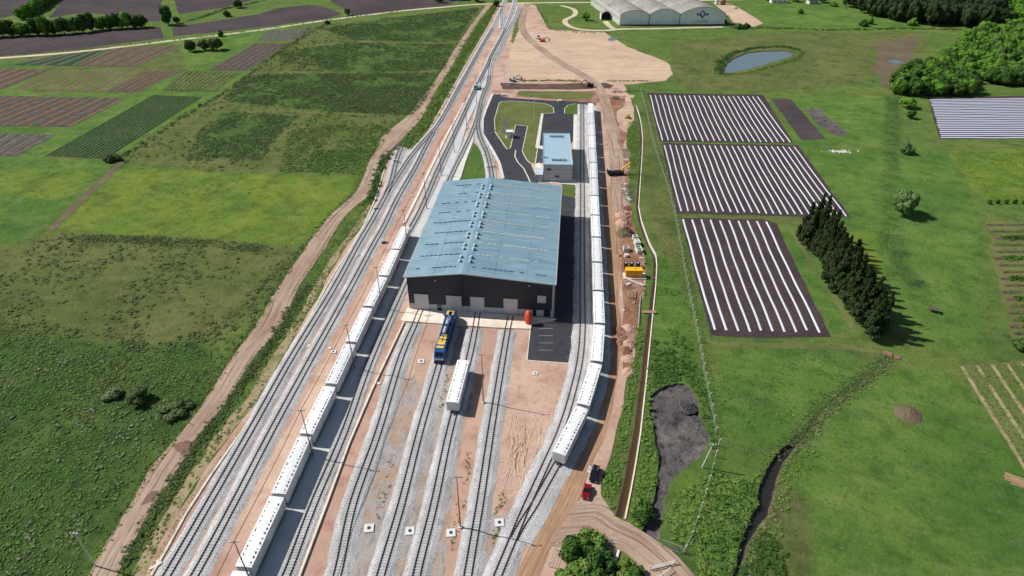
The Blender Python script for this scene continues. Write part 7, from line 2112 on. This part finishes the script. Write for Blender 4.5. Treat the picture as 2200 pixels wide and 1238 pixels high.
# dry clods and pebbles over the bare ground
for k, (pl, n, mt, lb) in enumerate((([(1232, 1085), (1290, 1065), (1322, 1112), (1376, 1140), (1450, 1190), (1490, 1234), (1410, 1260), (1345, 1190), (1250, 1160), (1200, 1160)], 700, 'dry_verge', 'stones strewn over the dirt spur'),
                        ([(1106, 776), (1225, 786), (1180, 960), (1110, 1072), (1075, 1075), (1070, 990), (1086, 880)], 700, 'marsh', 'small clods on the sandy lot'),
                        ([(1302, 440), (1350, 440), (1388, 560), (1376, 700), (1352, 800), (1320, 800), (1330, 620)], 1500, 'marsh', 'clods and debris on the bare strip beside the canal'),
                        ([(560, 860), (600, 790), (500, 960), (400, 1100), (330, 1238), (310, 1238), (400, 1080)], 900, 'dry_weed', 'pebbles along the drain left of the tracks'),
                        (PIT, 900, 'black_soil', 'clods on the soil pit floor'))):
    q = rand_in(GP(pl), n)
    if mt == 'black_soil': q = np.column_stack([q, np.full(n, -.86)])
    o = instance_np('clods', [STONE], q, RNG.uniform(.05, .2 if k < 4 else .4, n), mt, zs=.8); tag(o, lb, kind='stuff')

# tyre marks scraped into the sandy lot
rgm = random.Random(8)
for k in range(26):
    x0, y0 = rgm.uniform(1095, 1165), rgm.uniform(885, 960)
    L = rgm.uniform(50, 120); bend = rgm.uniform(-14, 14)
    pts = [(x0, y0), (x0 - 6 + bend, y0 + L * .5), (x0 - rgm.uniform(5, 30), y0 + L)]
    P = smooth_path(GP(pts), .8)
    h = rgm.uniform(.12, .22)
    o = ribbon_mesh(P, [(-h, .054), (-h * .4, .11), (h * .4, .11), (h, .054)], 't').build('tyre_mark', 'sand' if k % 3 else 'strip_earth', fix=False)
    if o.data.polygons[1].normal.z < 0: o.data.flip_normals()
    tag(o, 'raised tyre mark ridge in the sandy lot', kind='structure')

along([(1040, 14), (1004, 62), (962, 126), (914, 196), (874, 246), (818, 290), (792, 342), (760, 412), (706, 464), (668, 512), (632, 562), (590, 622), (543, 700), (486, 780), (434, 862), (384, 930), (322, 1005), (277, 1080), (229, 1155), (184, 1240), (136, 1330)], 1.8, 2600, (.2, .6), 'weed_leaf', 'ragged grassy edge on the left of the dirt road', 120, 'verge_grass', tmpl=TUFT)
along([(800, 420), (745, 465), (712, 512), (681, 560), (641, 622), (606, 702), (538, 782), (492, 862), (434, 930), (388, 1005), (335, 1080), (295, 1155), (253, 1240), (200, 1330)], 1.2, 900, (.15, .4), 'dry_weed', 'dry weedy edge on the right of the dirt road', 121, 'verge_grass', tmpl=TUFT)
for k in range(9):
    heap(1322 + rgm.uniform(0, 26), 448 + k * 12 if k < 5 else 640 + k * 14, rgm.uniform(1.2, 2.4), rgm.uniform(.4, 1.0), 'churned_earth', 'small red brown spoil heap on the building strip, heap %s from the far end' % ORD[k], 300 + k)
for k, (x, y, w) in enumerate(((1378, 556, 1.4), (1385, 566, 1.0), (1382, 548, .9), (1372, 610, 2.2), (1350, 612, 1.5), (1362, 652, 1.2), (1340, 668, .8), (1374, 584, 1.6))):
    c = G(x, y); o = MB().box((0, 0, .2), (w, w * .5, .3)).build('debris_board', 'timber' if k % 2 else 'precast'); o.location = (c[0], c[1], .08); o.rotation_euler = (.05, .08, k * .9)
    tag(o, ['pale board left of the canal above the coils', 'timber piece by the canal corner', 'small pale block by the canal corner', 'timber plank below the yellow container', 'pale plank on the bare earth below the yellow container',
            'timber offcut near the pole stack', 'small pale block below the pole stack', 'timber board right of the black drums'][k], 'debris')

scatter('tussocks', [(1640, 760), (1880, 790), (2080, 800), (2300, 1100), (2300, 1300), (1700, 1300), (1690, 1000)], .10, (.25, .6), 'scrub_leaf', 'low grass tussocks in the lower right pasture', .5, 9, seed=130, tmpl=TUFT)
scatter('tussocks', [(1500, 730), (1880, 745), (1800, 830), (1650, 960), (1540, 960)], .14, (.25, .6), 'scrub_leaf', 'low grass tussocks in the meadow left of the creek', .5, 9, seed=131, tmpl=TUFT)
scatter('tussocks', [(1700, 310), (2040, 320), (2110, 470), (2110, 740), (1960, 740), (1860, 560)], .07, (.25, .6), 'scrub_leaf', 'low grass tussocks in the right meadow', .5, 9, seed=132, tmpl=TUFT)
